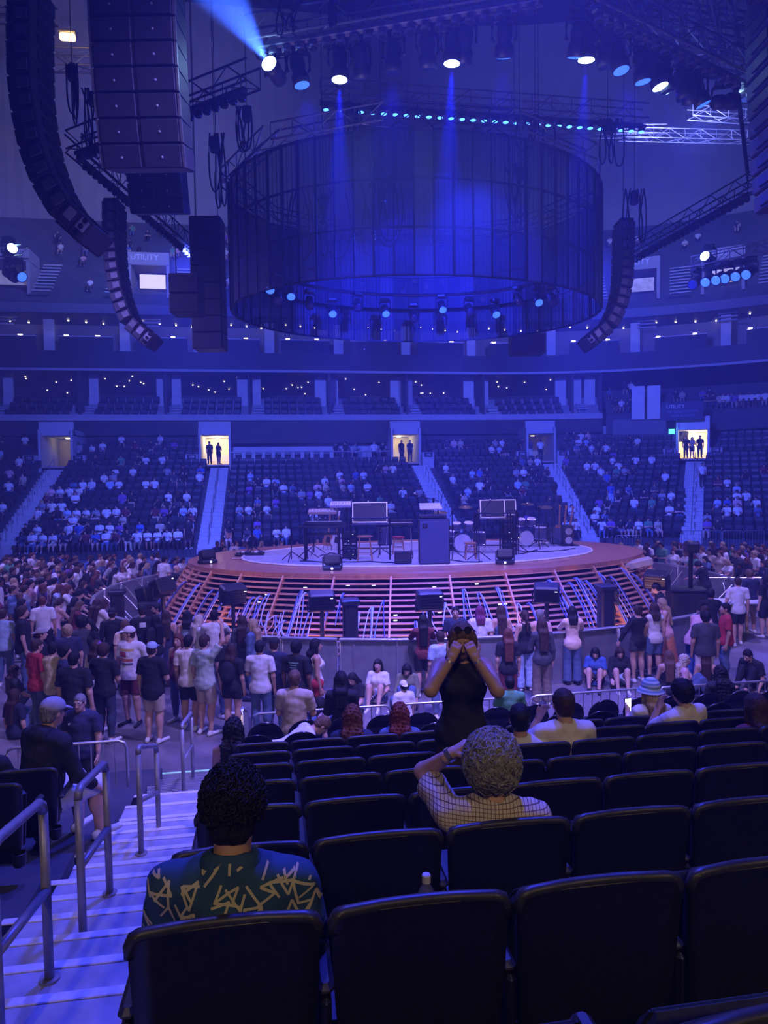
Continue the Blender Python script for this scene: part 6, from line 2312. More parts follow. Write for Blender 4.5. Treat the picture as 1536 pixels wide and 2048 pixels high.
def stroke(pts, w):
    ctr = []
    for a, b in zip(pts[:-1], pts[1:]):
        n_ = max(2, int(math.hypot(b[0] - a[0], b[1] - a[1]) / .008))
        for i in range(n_ + 1):
            f = i / n_
            ctr.append((a[0] + (b[0] - a[0]) * f, a[1] + (b[1] - a[1]) * f, (b[0] - a[0], b[1] - a[1])))
    prev = None
    for x, z, d in ctr:
        L = math.hypot(*d) or 1
        nx, nz = -d[1] / L * w / 2, d[0] / L * w / 2
        hits = []
        for s_ in (-1, 1):
            h, nn, _, _ = bv.ray_cast(Vector((x + s_ * nx, -1.0, z + s_ * nz)), Vector((0, 1, 0)))
            if h is None:
                break
            hits.append(h + nn * .003)
        if len(hits) < 2:
            prev = None
            continue
        if prev and (hits[0] - prev[0]).length < .06:
            mb.add([prev[0], prev[1], hits[1], hits[0]], [(0, 1, 2, 3)])
        prev = hits
zc = float(J['chest'][2])
pr_ = random.Random(21)
gz = -.14
row_ = 0
while gz < .19:
    gx = -.25 + (.03 if row_ % 2 else 0)
    while gx < .26:
        x, z, a_ = gx + pr_.uniform(-.012, .012), gz + pr_.uniform(-.012, .012), pr_.choice((.9, -.9, 1.2, -1.2, .5, 2.2))
        pts = [(x, z)]
        for q in range(pr_.choice((1, 2, 2, 3, 3))):
            L_ = pr_.uniform(.04, .08)
            x, z = x + math.cos(a_) * L_, z + math.sin(a_) * L_
            pts.append((x, z))
            a_ += pr_.choice((2.45, -2.45, 2.2, -2.2))
        stroke([(x_, zc + .02 + z_) for x_, z_ in pts], .0072)
        gx += .060
    gz += .046
    row_ += 1
mb.build('printed_lines', mat('cream_print', (.52, .47, .34), .85, var=.08), hero_shirt)['kind'] = 'stuff'
# --- grey-haired man with raised arm
def check_mat():
    m = mat('checked_shirt', (.60, .53, .46), .85, var=.05, scale=10)
    nt = m.node_tree
    b = nt.nodes['Principled BSDF']
    tc = nt.nodes.new('ShaderNodeTexCoord')
    sep = nt.nodes.new('ShaderNodeSeparateXYZ')
    nt.links.new(tc.outputs['Object'], sep.inputs[0])
    outs = []
    for ax_ in ('X', 'Z'):
        m1 = nt.nodes.new('ShaderNodeMath'); m1.operation = 'MULTIPLY'; m1.inputs[1].default_value = 62
        nt.links.new(sep.outputs[ax_], m1.inputs[0])
        m2 = nt.nodes.new('ShaderNodeMath'); m2.operation = 'FRACT'
        nt.links.new(m1.outputs[0], m2.inputs[0])
        m3 = nt.nodes.new('ShaderNodeMath'); m3.operation = 'LESS_THAN'; m3.inputs[1].default_value = .17
        nt.links.new(m2.outputs[0], m3.inputs[0])
        outs.append(m3)
    mx = nt.nodes.new('ShaderNodeMath'); mx.operation = 'MAXIMUM'
    nt.links.new(outs[0].outputs[0], mx.inputs[0])
    nt.links.new(outs[1].outputs[0], mx.inputs[1])
    mix = nt.nodes.new('ShaderNodeMix'); mix.data_type = 'RGBA'
    nt.links.new(mx.outputs[0], mix.inputs[0])
    mix.inputs[6].default_value = (.62, .55, .48, 1)
    mix.inputs[7].default_value = (.14, .09, .10, 1)
    nt.links.new(mix.outputs[2], b.inputs['Base Color'])
    return m
o, J = make_person(in_seat(985, 1, .19, 1600) + Vector((0, 0, -.05)), facing(-3), 'grey curly-haired man in a checked shirt with one hand on his head', H=1.72, pose='sit', seat=.30, arms=('lap', dict(t=(.105, .05, .405), p=(.5, .9, -.15), h=(-.78, -.05, .6), n=(-.6, 0, -.8))), bulk=1.06, sk=0, hair='afro', hc='grey', shirt='beige', sleeve='short', bottom='trousers', bc='beige', res=.011, shirt_mat=check_mat(), head=(0, .05), curl=.9)
strands(o, J, 1.72, mat('grey_curls', (.24, .235, .22), .5, var=.5, scale=30), 1000, .085, .0031, .027, 5, .010)
MB().cyl(J['wrL'] + J['hdL'] * -.01, J['wrL'] + J['hdL'] * .012, .034, 14).build('bracelet', STEEL, o)
# --- woman rubbing her eyes
p = at_v(926, 1500, CAM.y + 4.78)
o, J = make_person(Vector((p.x, p.y, tread(3))), facing(176), 'woman standing among the seats facing us with both hands over her eyes', H=1.73, fem=True, arms=(dict(t=(.050, .125, .335), p=(.55, .25, -.8), h=(-.42, -.25, .88), n=(-.25, -1, .1)), dict(t=(.050, .125, .335), p=(.55, .25, -.8), h=(-.42, -.25, .88), n=(-.25, -1, .1))), sk=1, hair='longfront', hc='lightbrown', shirt='black', sleeve='none', tank=True, hem=.05, bottom='trousers', bc='duskbrown', res=.011, head=(0, .22), curl=.85, bulk=1.12, face=True, hairlen=-.02)
G = mat('sunglass_lens', (.01, .01, .012), .1, var=0)
hd, HRm = J['head'], J['HR']
sg = MB()
for q in (1, -1):
    M = Matrix([list(r) for r in HRm])
    sg.lathe([(.005, 0), (.022, .003), (.027, .006), (.022, .009)], hd + HRm @ (V(q * .020, .031, .060) * 1.73), 14, M @ Matrix.Rotation(-.9, 3, 'X'))
sg.tube([hd + HRm @ (V(x, y, z) * 1.73) for x, y, z in ((-.055, -.02, .03), (-.045, .024, .058), (0, .036, .064), (.045, .024, .058), (.055, -.02, .03))], .004, 6)
sg.build('sunglasses', G, o)
nkp = J['neck']
MB().tube([nkp + V(x, y, z) for x, y, z in ((-.05, .0, .02), (-.045, .06, -.02), (-.02, .10, -.10), (0, .118, -.17), (.02, .10, -.10), (.045, .06, -.02), (.05, 0, .02))], .0022, 5).build('necklace', STEEL, o)
MB().tube([nkp + V(math.cos(a) * .016, .125, -.19 + math.sin(a) * .018) for a in [2 * PI * i / 12 for i in range(12)]], .004, 5, True).build('pendant', STEEL, o)
for n_ in 'RL':
    MB().cyl(J['wr' + n_] - J['hd' + n_] * .02, J['wr' + n_] - J['hd' + n_] * .008, .031, 14).build('bracelet', STEEL, o)

# --- people sitting in our rows: (px, row, options, label)
def seated(px, k, label, py=1470, dz=0.0, deg=0, **kw):
    kw.setdefault('arms', ('lap', 'lap'))
    kw.setdefault('res', .015)
    kw.setdefault('seat', .32)
    return make_person(in_seat(px, k, .19, py) + Vector((0, 0, dz)), facing(deg), label, pose='sit', **kw)
seated(1128, 4, 'young man in a cream T-shirt resting his chin on his hand', deg=8, H=1.76, shirt='cream', hair='short', hc='brown', arms=('lap', 'chin'), bulk=1.05)
seated(1040, 4, 'person in a white T-shirt mostly hidden behind the standing woman', dz=-.08, H=1.72, shirt='white', hair='short', hc='black', sk=1)
seated(1374, 5, 'dark-haired boy in a cream T-shirt leaning towards the girl in the hat', deg=22, H=1.72, shirt='cream', hair='curly', hc='black', side=-.08, arms=('lap', 'chin'))
o, J = seated(1302, 6, 'long-haired girl in a striped bucket hat looking at a lit phone', deg=10, H=1.66, fem=True, shirt='white', hair='long', hc='blonde', hat='bucket', arms=('lap', 'phone'), hatc=mat('striped_bucket_hat', (.35, .48, .50), .9, var=.0))
hm = MATS['striped_bucket_hat']
nt = hm.node_tree
tc = nt.nodes.new('ShaderNodeTexCoord'); wv = nt.nodes.new('ShaderNodeTexWave')
wv.wave_type, wv.bands_direction = 'BANDS', 'Z'
wv.inputs['Scale'].default_value = 9.0
rp = nt.nodes.new('ShaderNodeValToRGB')
rp.color_ramp.elements[0].color, rp.color_ramp.elements[1].color = (.12, .25, .30, 1), (.50, .58, .58, 1)
nt.links.new(tc.outputs['Object'], wv.inputs['Vector']); nt.links.new(wv.outputs[0], rp.inputs[0])
nt.links.new(rp.outputs[0], nt.nodes['Principled BSDF'].inputs['Base Color'])
hp = o.matrix_basis @ Matrix.Identity(4)
ph = empty('phone', o.location + Matrix.Rotation(o.rotation_euler.z, 3, 'Z') @ Vector(J['wrL'] + J['hdL'] * .10), facing(20))
tag(ph, 'small phone with a bright white screen held beside the bucket hat', 'phone')
MB().bbox((0, 0, .02), (.085, .01, .16), .006).build('case', FIXB, ph)
MB().box((0, -.007, .02), (.075, .003, .145)).build('screen', mat('phone_screen', (.9, .9, 1), .3, var=0, emit=(.9, .92, 1), strength=2.6), ph)
seated(1512, 4, 'long dark-haired woman at the right edge with her arm along the seat', dz=-.1, deg=15, H=1.66, fem=True, shirt='maroon', hair='long', hc='brown', arms=('lap', 'side'), sk=1)
seated(467, 6, 'long dark curly-haired woman with bare shoulders in the front row by the aisle', dz=-.1, H=1.64, fem=True, shirt='black', tank=True, sleeve='none', hair='longcurly', hc='black', sk=1)
seated(705, 6, 'woman with voluminous auburn curls in the front seat row', dz=-.06, H=1.66, fem=True, shirt='navy', hair='longcurly', hc='auburn', bulk=1.05, sleeve='long')
seated(800, 6, 'woman with wavy red hair and sunglasses on her head, front seat row', dz=-.06, H=1.64, fem=True, shirt='denim', hair='longcurly', hc='red', sleeve='long')
def chair_sit(px, row, label, py=1420, deg=0, dz=0.0, **kw):
    v, z = FROWS[row]
    p = at_v(px, py, CAM.y + v + .05)
    kw.setdefault('arms', ('lap', 'lap'))
    kw.setdefault('res', .016)
    return make_person(Vector((p.x, p.y, z + dz)), facing(deg), label, pose='sit', **kw)
chair_sit(590, 1, 'man in a beige shirt sitting just behind the railing', H=1.76, shirt='beige', hair='short', hc='lightbrown', deg=-5, bulk=1.05, dz=.12)
chair_sit(683, 1, 'woman with a black low-backed top sitting behind the railing', H=1.68, fem=True, shirt='black', sleeve='long', hair='long', hc='black', hairlen=-.08, dz=.1)
chair_sit(545, 0, 'person in a white top bending far forward in the rear folding row', H=1.66, fem=True, shirt='white', sleeve='short', hair='short', hc='lightbrown', lean=1.15, arms=('knee', 'knee'), deg=-70)
chair_sit(1020, 1, 'child in a dark green top half hidden by the standing woman', H=1.45, shirt='green', hair='short', hc='black')
chair_sit(1440, 1, 'dark curly-haired person in the front folding row behind the boy', H=1.6, fem=True, shirt='black', hair='longcurly', hc='black', dz=-.1)
# left of the aisle
p = at_v(72, 1500, CAM.y + 6.15)
o, J = make_person(Vector((p.x, p.y, tread(5))), facing(-28), 'man in a black hoodie, grey cap and striped shorts sitting left of the aisle', H=1.80, pose='sit', arms=('knee', 'lap'), lean=.22, bulk=1.22, sk=0, hair='short', hc='grey', hat='cap', hatc='grey', shirt='black', sleeve='long', bottom='longshorts', bc='white', res=.014)
hv = to_mesh('hood', [grow([ellp(J['neck'] + J['R'] @ V(0, -.075, -.02), V(.115, .06, .085), .02, 0, J['R']), ellp(J['neck'] + J['R'] @ V(0, -.02, .02), V(.10, .08, .05), .03, 0, J['R'])], .013, (.004, 40, 1.0))])
hv.materials.append(clm('black'))
link('hood', hv, o)
p = at_v(-4, 1500, CAM.y + 6.0)
make_person(Vector((p.x - .1, p.y, tread(5) - .05)), facing(-10), 'blonde person cut by the left edge beside the man in the hoodie', H=1.66, fem=True, pose='sit', arms=('lap', 'lap'), shirt='black', hair='long', hc='blonde', sleeve='short')
o, J = make_person(on_floor(160, 1386, 1.66), facing(172), 'smiling grey-haired steward in a navy polo shirt with glasses and a name tag', H=1.66, bulk=1.15, sk=0, hair='buzz', hc='grey', shirt='navy', bottom='trousers', bc='black', face=True, arms=('down', 'down'), res=.014, head=(.15, .1))
hd, HRm = J['head'], J['HR']
g = MB()
for q in (1, -1):
    cc = hd + HRm @ (V(q * .0195, .060, .006) * 1.66)
    g.tube([cc + HRm @ V(math.cos(a) * .024, 0, math.sin(a) * .018) for a in [2 * PI * i / 14 for i in range(14)]], .003, 5, True)
    g.tube([hd + HRm @ (V(q * .033, .059, .008) * 1.66), hd + HRm @ (V(q * .045, .0, .010) * 1.66)], .003, 5)
g.build('glasses', KEYB, o)
MB().box(J['chest'] + V(.07, .125, .04), (.075, .008, .026), .0).build('name_tag', KEYW, o)

# --- standing and sitting floor crowd that reads as individuals
FL = [
 (5, 1218, 1.74, 0, 5, 'man in a pale blue T-shirt and jeans at the left edge', dict(shirt='lightblue', bc='denim')),
 (44, 1213, 1.82, 0, -60, 'tall brown-haired man in an oversized black T-shirt and jeans', dict(shirt='black', hair='curly', hem=.06, sk=0, bulk=1.1)),
 (72, 1278, 1.74, 0, -35, 'man in a red T-shirt and jeans', dict(shirt='red', arms=('down', 'down'))),
 (80, 1256, 1.72, 0, -60, 'person in a backward grey cap behind the man in red', dict(shirt='black', hat='cap', hatc='grey', back=True)),
 (106, 1284, 1.72, 0, -20, 'person in a pale yellow T-shirt beside the man in red', dict(shirt='yellow', hc='black')),
 (128, 1290, 1.70, 0, -65, 'curly black-haired man in a black T-shirt and chain', dict(shirt='navy', hair='curly', hc='black', sk=1)),
 (147, 1303, 1.80, 0, -8, 'heavy man in a plain black T-shirt', dict(shirt='black', bulk=1.25, hc='black', bc='khaki', bottom='shorts')),
 (192, 1281, 1.66, 1, -20, 'person with a purple cap in a white T-shirt', dict(shirt='white', hair='bob', hc='brown', hat='cap', hatc='purple', bottom='shorts', bc='maroon')),
 (206, 1287, 1.74, 0, -12, 'dark-haired man in black with folded arms and dark jeans', dict(shirt='black', arms=('cross', 'cross'), hc='brown', hair='curly', bc='darkdenim')),
 (260, 1253, 1.84, 0, 165, 'man in a white cap and graphic T-shirt with maroon shorts', dict(shirt='white', hat='cap', hatc='white', bottom='shorts', bc='maroon', sk=0, bulk=1.1, face=True, G='tee', head=(-1.0, 0), arms=('down', 'behind'))),
 (303, 1284, 1.76, 0, -15, 'man in a pale cap, black T-shirt and beige shorts', dict(shirt='black', hat='cap', hatc='lightblue', bottom='shorts', bc='beige', hem=.05, arms=('cross', 'down'), bulk=1.08)),
 (357, 1268, 1.66, 1, 165, 'smiling auburn-haired woman in a maroon top', dict(shirt='maroon', tank=True, sleeve='none', hair='long', hc='auburn', face=True)),
 (376, 1270, 1.74, 0, -10, 'man in a cream T-shirt, black shorts and white socks', dict(shirt='cream', bottom='shorts', bc='black', hc='black', sk=1)),
 (408, 1269, 1.80, 0, -28, 'man in a green tie-dye T-shirt and beige shorts', dict(shirt='tiedye', bottom='shorts', bc='beige', hc='brown', arms=('raise', 'down'), G='dye')),
 (462, 1288, 1.64, 1, -12, 'long-haired girl with a black backpack', dict(shirt='black', hair='long', hc='brown', backpack='black', bottom='hotpants', bc='black')),
 (519, 1281, 1.72, 0, -6, 'man in a white polo shirt and blue jeans', dict(shirt='white', bottom='trousers', bc='denim', hc='black', hat='cap', hatc='black', arms=('down', 'fold'), sk=1)),
 (548, 1275, 1.72, 0, -10, 'man in a black cap behind the white polo shirt', dict(shirt='navy', hat='cap', hatc='black', arms=('fold', 'fold'))),
 (592, 1281, 1.74, 0, -20, 'curly black-haired man in a black T-shirt with green print', dict(shirt='black', hair='curly', hc='black', sk=3, bottom='trousers', bc='black', G='print')),
 (630, 1278, 1.68, 1, -70, 'dark-haired woman in a white top with a red bag', dict(shirt='white', tank=True, sleeve='none', hair='long', hc='black', bottom='hotpants', bc='red', bag='red', sk=1)),
 (428, 1220, 1.80, 0, 10, 'man in a plain white T-shirt at the left barricade', dict(shirt='white', hc='black', bulk=1.05, arms=('lean', 'lean'))),
 (397, 1230, 1.64, 1, -55, 'platinum-haired woman in white beside the white T-shirt man', dict(shirt='white', hair='long', hc='platinum')),
 (374, 1222, 1.68, 1, 5, 'dark-haired woman in a pale open-backed top', dict(shirt='lightblue', tank=True, sleeve='none', hair='bob', hc='black')),
 (284, 1210, 1.80, 0, 20, 'man in a black cap and black T-shirt with a white emblem', dict(shirt='black', hat='cap', hatc='black', G='skull')),
 (224, 1216, 1.76, 0, 12, 'man in a black cap and long black shirt', dict(shirt='black', sleeve='long', hat='cap', hatc='black', back=True)),
 (163, 1234, 1.70, 0, 30, 'person with a round black afro', dict(shirt='charcoal', hair='afro', hc='black', sk=3)),
 (180, 1238, 1.64, 1, 150, 'dark-haired woman smiling at the person with the afro', dict(shirt='black', hair='long', hc='black', face=True)),
 (135, 1250, 1.70, 0, 40, 'blond curly-haired man in a navy T-shirt', dict(shirt='navy', hair='curly', hc='blonde')),
 (105, 1196, 1.66, 1, -25, 'tanned woman in a strappy top leaning towards the barricade', dict(shirt='pink', tank=True, sleeve='none', hair='pony', hc='brown', arms=('lean', 'lean'), lean=.3)),
 (134, 1174, 1.74, 0, -80, 'dark-haired man in white leaning over the barricade', dict(shirt='white', hc='black', hair='curly', arms=('lean', 'lean'), lean=.45)),
 (332, 1222, 1.66, 1, 15, 'brown-haired woman in a long dark dress', dict(shirt='navy', tank=True, sleeve='none', hair='long', hc='brown', bottom='longskirt', bc='navy')),
 (310, 1230, 1.64, 1, 60, 'black-haired woman in black talking beside the dark dress', dict(shirt='black', hair='long', hc='black', sk=1)),
 (314, 1206, 1.76, 0, 120, 'bearded man turning his head near the floor light', dict(shirt='charcoal', hc='black', face=True, beard=1, sk=1)),
 (250, 1240, 1.60, 1, 20, 'girl in a pink top behind the white cap', dict(shirt='peach', hair='long', hc='lightbrown')),
 (506, 1238, 1.68, 1, 70, 'blonde woman with sunglasses on her head in a dark denim jacket', dict(shirt='denim', sleeve='long', hair='long', hc='blonde', face=True)),
 (484, 1232, 1.66, 1, 5, 'brown-haired woman in dark clothes beside the blonde woman', dict(shirt='charcoal', sleeve='long', hair='long', hc='brown')),
 (448, 1262, 1.66, 0, -110, 'man in a black T-shirt half hidden by the tie-dye shirt', dict(shirt='black', hc='black', sk=1)),
 (846, 1230, 1.70, 1, 3, 'person in a maroon leather jacket leaning on the barricade', dict(shirt='maroon', sleeve='long', hair='long', hc='black', bottom='shorts', bc='black', arms=('lean', 'lean'))),
 (911, 1213, 1.72, 0, 172, 'dark-haired man beyond the barricade looking our way', dict(shirt='navy', hc='black', face=True, sk=1)),
 (880, 1262, 1.66, 1, 20, 'person in a light blue T-shirt behind the standing woman', dict(shirt='lightblue', hair='short', hc='brown', bulk=1.1)),
 (960, 1212, 1.74, 0, 0, 'person with dark red hair in a white T-shirt and denim shorts', dict(shirt='white', hair='bob', hc='purple', bottom='shorts', bc='lightblue', hem=.04)),
 (1002, 1211, 1.74, 1, 4, 'woman with long brown hair in a sleeveless denim top', dict(shirt='denim', tank=True, sleeve='none', hair='long', hc='brown', bc='denim')),
 (1016, 1257, 1.64, 1, 0, 'woman with long auburn hair, black T-shirt and wide maroon trousers', dict(shirt='black', hair='long', hc='auburn', bottom='wide', bc='maroon')),
 (1050, 1221, 1.70, 1, 8, 'woman with a ponytail in a black tank top and pale jeans', dict(shirt='black', tank=True, sleeve='none', hair='pony', hc='brown', bc='lightblue', bottom='wide')),
 (1084, 1237, 1.72, 1, 5, 'woman with straight brown hair, dark top and khaki trousers', dict(shirt='charcoal', sleeve='long', hair='long', hc='brown', bottom='wide', bc='khaki', arms=('down', 'fold'))),
 (1080, 1219, 1.70, 1, -5, 'grey-haired person in a pale pink top at the barricade', dict(shirt='pink', hair='short', hc='grey')),
 (1145, 1213, 1.70, 1, -4, 'person in a peach shirt and wide jeans with a dark headscarf', dict(shirt='peach', sleeve='long', hair='bob', hc='black', bottom='wide', bc='denim', hem=.03, arms=('lean', 'lean'))),
 (1276, 1211, 1.68, 1, 15, 'woman in a sheer black long-sleeved top and hot pants', dict(shirt='black', sleeve='long', hair='bun', hc='brown', bottom='hotpants', bc='charcoal', arms=('lean', 'side'))),
 (1309, 1206, 1.68, 1, 2, 'woman with a brown bob in a white top and denim shorts', dict(shirt='white', hair='bob', hc='brown', bottom='shorts', bc='denim', sleeve='none')),
 (1334, 1196, 1.70, 1, 75, 'blonde woman with an orange skirt and a black shoulder bag', dict(shirt='pink', tank=True, sleeve='none', hair='long', hc='blonde', bottom='longskirt', bc='orange', bag='black', arms=('phone', 'phone'), face=True, lean=.15)),
 (1388, 1205, 1.72, 0, -60, 'person in a pink T-shirt bending over the barricade, blue jeans', dict(shirt='pink', hair='short', hc='brown', arms=('lean', 'lean'), lean=.55, bottom='wide', bc='blue')),
 (1421, 1178, 1.70, 0, -10, 'black-haired person in black with a raised phone', dict(shirt='black', hair='curly', hc='black', arms=('phone', 'phone'), sk=1)),
 (1411, 1223, 1.70, 0, -5, 'stocky person in a dark T-shirt and white trousers', dict(shirt='charcoal', hc='black', hair='curly', bottom='trousers', bc='white', bulk=1.2, sk=1)),
 (1452, 1206, 1.72, 0, 75, 'man in a red checked overshirt and white T-shirt', dict(shirt='red', hc='black', face=True, sk=1, bottom='trousers', bc='denim')),
 (1476, 1154, 1.80, 0, -8, 'man in a white T-shirt and black shorts walking away', dict(shirt='white', hc='brown', bottom='shorts', bc='black', step=.12, arms=('down', 'fold'))),
 (1502, 1139, 1.80, 0, 12, 'man in a navy T-shirt and beige shorts near the white table', dict(shirt='navy', hc='lightbrown', hair='curly', bottom='shorts', bc='beige', head=(0, .4))),
 (1532, 1150, 1.72, 1, 20, 'person in black with a backpack cut by the right edge', dict(shirt='black', hair='long', hc='black', backpack='charcoal', bottom='shorts', bc='black')),
 (1412, 1118, 1.78, 0, 40, 'crew member in black with bowed head at the equipment cart', dict(shirt='black', hc='black', hair='curly', head=(0, .7), bc='black', arms=('lean', 'lean'), lean=.2)),
 (1216, 1158, 1.76, 0, 170, 'security guard in black with folded arms by the slatted stage', dict(shirt='black', sleeve='long', hc='black', hat='cap', hatc='black', arms=('cross', 'cross'), bc='black', face=True)),
 (1334, 1165, 1.7, 0, 60, 'crew member in black crouching behind the right floor light', dict(shirt='black', sleeve='long', hc='black', bc='black', lean=.4)),
 (352, 1130, 1.78, 0, -60, 'bald crew member in black at the left end of the stage', dict(shirt='black', sleeve='long', hair='none', bc='black', arms=('cross', 'cross'))),
 (328, 1112, 1.82, 0, -30, 'broad man in a white T-shirt beside the bald crew member', dict(shirt='white', hc='black', bulk=1.15)),
]
def emblem(o, J, kind, H):
    sh = [c for c in o.children if c.name.startswith('shirt')][0]
    b_ = bvh_of(sh)
    m_ = {}
    sgn = 1 if kind == 'tee' else -1
    def patch(x0, z0, w, h, col, name):
        mb_ = MB()
        n_ = 5
        g_ = []
        for i in range(n_ + 1):
            for j in range(n_ + 1):
                hit, nn, _, _ = b_.ray_cast(Vector((x0 + w * (i / n_ - .5), sgn * 1.0, J['chest'][2] + z0 + h * (j / n_ - .5))), Vector((0, -sgn, 0)))
                if hit is None:
                    return
                g_.append(hit + nn * .004)
        fs = [(i * (n_ + 1) + j, (i + 1) * (n_ + 1) + j, (i + 1) * (n_ + 1) + j + 1, i * (n_ + 1) + j + 1) for i in range(n_) for j in range(n_)]
        mb_.add(g_, fs).build(name, cloth('print_' + name, col), sh, True)
    if kind == 'tee':
        patch(0, .07, .27, .04, (.55, .38, .10), 'yellow_lettering_band')
        patch(.06, -.01, .14, .09, (.42, .06, .10), 'red_picture_block')
        patch(0, -.11, .24, .05, (.50, .14, .08), 'orange_lettering_band')
        patch(-.02, -.18, .2, .04, (.12, .12, .16), 'grey_picture_block')
    elif kind == 'print':
        for z, w in ((.09, .18), (.05, .12), (.01, .12), (-.03, .10)):
            patch(0, z, w, .015, (.16, .30, .22), 'green_print_line')
    elif kind == 'skull':
        patch(0, .05, .13, .10, (.60, .60, .62), 'white_emblem')
    elif kind == 'dye':
        for x, z, c_ in ((-.06, .05, (.30, .42, .36)), (.07, -.02, (.34, .46, .50)), (-.03, -.12, (.62, .70, .60)), (.05, .1, (.62, .66, .58))):
            patch(x, z, .09, .08, c_, 'dye_blotch')
for px, py, H, fem, deg, lab, kw in FL:
    kw = dict(kw)
    g_ = kw.pop('G', None)
    kw.setdefault('hair', 'short')
    o, J = make_person(on_floor(px, py, H), facing(deg), lab, H=H, fem=bool(fem), **kw)
    if g_:
        emblem(o, J, g_, H)
# sitting on the floor along the barricade: (px, py of head top)
for px, py, H, fem, deg, lab, kw in (
 (756, 1318, 1.64, 1, 168, 'woman with long dark hair in a white top sitting against the barricade', dict(shirt='white', hair='long', hc='black', bottom='hotpants', bc='denim', face=True, arms=('lap', 'lap'))),
 (709, 1340, 1.60, 1, 150, 'dark-haired girl in black sitting with bowed head by the barricade', dict(shirt='black', hair='long', hc='black', bottom='hotpants', bc='black', head=(0, .5), arms=('knee', 'knee'))),
 (814, 1322, 1.62, 1, 175, 'woman in an olive top looking down at the barricade foot', dict(shirt='olive', sleeve='long', hair='long', hc='black', head=(0, .5), bc='denim', arms=('knee', 'knee'))),
 (807, 1361, 1.40, 0, 20, 'child in a white cap sitting on the floor', dict(shirt='white', hat='cap', hatc='white', back=True, hc='black')),
 (1191, 1290, 1.62, 1, 160, 'dark-haired girl in a bright blue top checking a black pouch', dict(shirt='blue', hair='long', hc='black', bottom='hotpants', bc='black', head=(0, .5), arms=('lap', 'lap'))),
 (1239, 1290, 1.62, 1, 170, 'girl in a black off-shoulder top sitting with denim shorts', dict(shirt='black', sleeve='long', hair='bob', hc='brown', bottom='hotpants', bc='lightblue', head=(0, .45), arms=('knee', 'lap'))),
 (1338, 1301, 1.68, 1, -10, 'blonde woman with a bare back and thin straps beyond the railing', dict(shirt='black', tank=True, sleeve='none', hair='long', hc='lightbrown', bc='black', arms=('lap', 'lap'))),
 (1412, 1302, 1.66, 1, -20, 'brown-haired woman with bare shoulders beyond the railing', dict(shirt='black', tank=True, sleeve='none', hair='long', hc='brown', bc='black')),
 (1368, 1308, 1.64, 1, -100, 'curly blonde woman with glasses between the bare-shouldered women', dict(shirt='pink', hair='longcurly', hc='platinum', bc='denim', face=True)),
 (1516, 1285, 1.78, 0, 120, 'bearded man in black leaning forward at the right edge', dict(shirt='black', hc='black', face=True, beard=1, lean=.5, arms=('knee', 'knee'), bc='black')),
 (640, 1395, 1.60, 1, -60, 'pale girl crouching beside the beige shirt man', dict(shirt='pink', hair='long', hc='black')),
 (28, 1330, 1.66, 1, -50, 'curly dark-haired woman in a striped top sitting at the left', dict(shirt='charcoal', hair='longcurly', hc='brown', arms=('knee', 'lap'), face=True)),
 (28, 1378, 1.62, 1, -20, 'dark-haired girl in navy sitting in front of the striped top', dict(shirt='navy', hair='long', hc='brown'))):
    kw.setdefault('hair', 'short')
    zt = .11 + .465 * H
    p = at_z(px, py, zt)
    make_person(Vector((p.x, p.y, 0)), facing(deg), lab, H=H, fem=bool(fem), pose='ground', **kw)
# --- small belongings
bp = empty('water_bottle', rel(.60, 2.55, 0))
pp = at_v(853, 1800, CAM.y + 2.52)
bp.location = Vector((pp.x, pp.y, tread(0) + .33))
tag(bp, 'clear plastic water bottle standing between the seats by the grey-haired man', 'bottle')
PET = mat('clear_plastic', (.22, .24, .30), .08, var=0, alpha=.35)
MB().lathe([(.03, 0), (.034, .01), (.034, .06), (.031, .075), (.034, .09), (.034, .15), (.03, .175), (.015, .205), (.013, .215)], (0, 0, 0), 16).build('body', PET, bp, True)
MB().lathe([(.017, .212), (.017, .238), (.014, .242)], (0, 0, 0), 14).build('cap', mat('bottle_cap', (.5, .5, .55), .5, var=0), bp)
MB().lathe([(.0348, .085), (.0348, .145)], (0, 0, 0), 16).build('wrap_label', mat('bottle_label', (.35, .38, .5), .5, var=.6, scale=60), bp)
# ---------------------------------------------------------------- the wider crowd
def proto_person(H, fem, pose, arms, hair, lean, h, sleeve=.7, shorts=False, seat=.36):
    J = joints(H, pose, fem, lean, arms, 1.0, (0, .1), seat)
    L = leg_prims(J, H, 1.0, .0 if shorts else .012, 0 if shorts else 2, 2.0)
    if shorts:
        L += leg_prims(J, H, 1.0, .02, 2, .8)
    L += arm_prims(J, H, 1.0, 0.0, 0)
    L += torso_prims(J, H, fem, 1.0, .014, 1)
    L.append(ellp(J['pel'] + V(0, 0, -.02), V(.092, .07, .055) * H + .012, .03, 2))
    L += arm_prims(J, H, 1.0, .014, 1, sleeve)
    for n_ in 'RL':
        L.append(cap(J['ank' + n_], J['toe' + n_], .036, .03, .02, 4))
        L.append(cap(J['wr' + n_], J['wr' + n_] + J['hd' + n_] * .14, .026, .018, .02, 0))
    L += head_prims(J, H, 0)
    a = [grow(L, h)]
    hp = [p for p in hair_prims(J, H, hair)]
    v, q, i = grow(hp, min(h, .018))
    a.append((v, q, np.full(len(q), 3)))
    me = to_mesh('spectator', a)
    for _ in range(5):
        me.materials.append(skin(0))
    return me
PR = {}
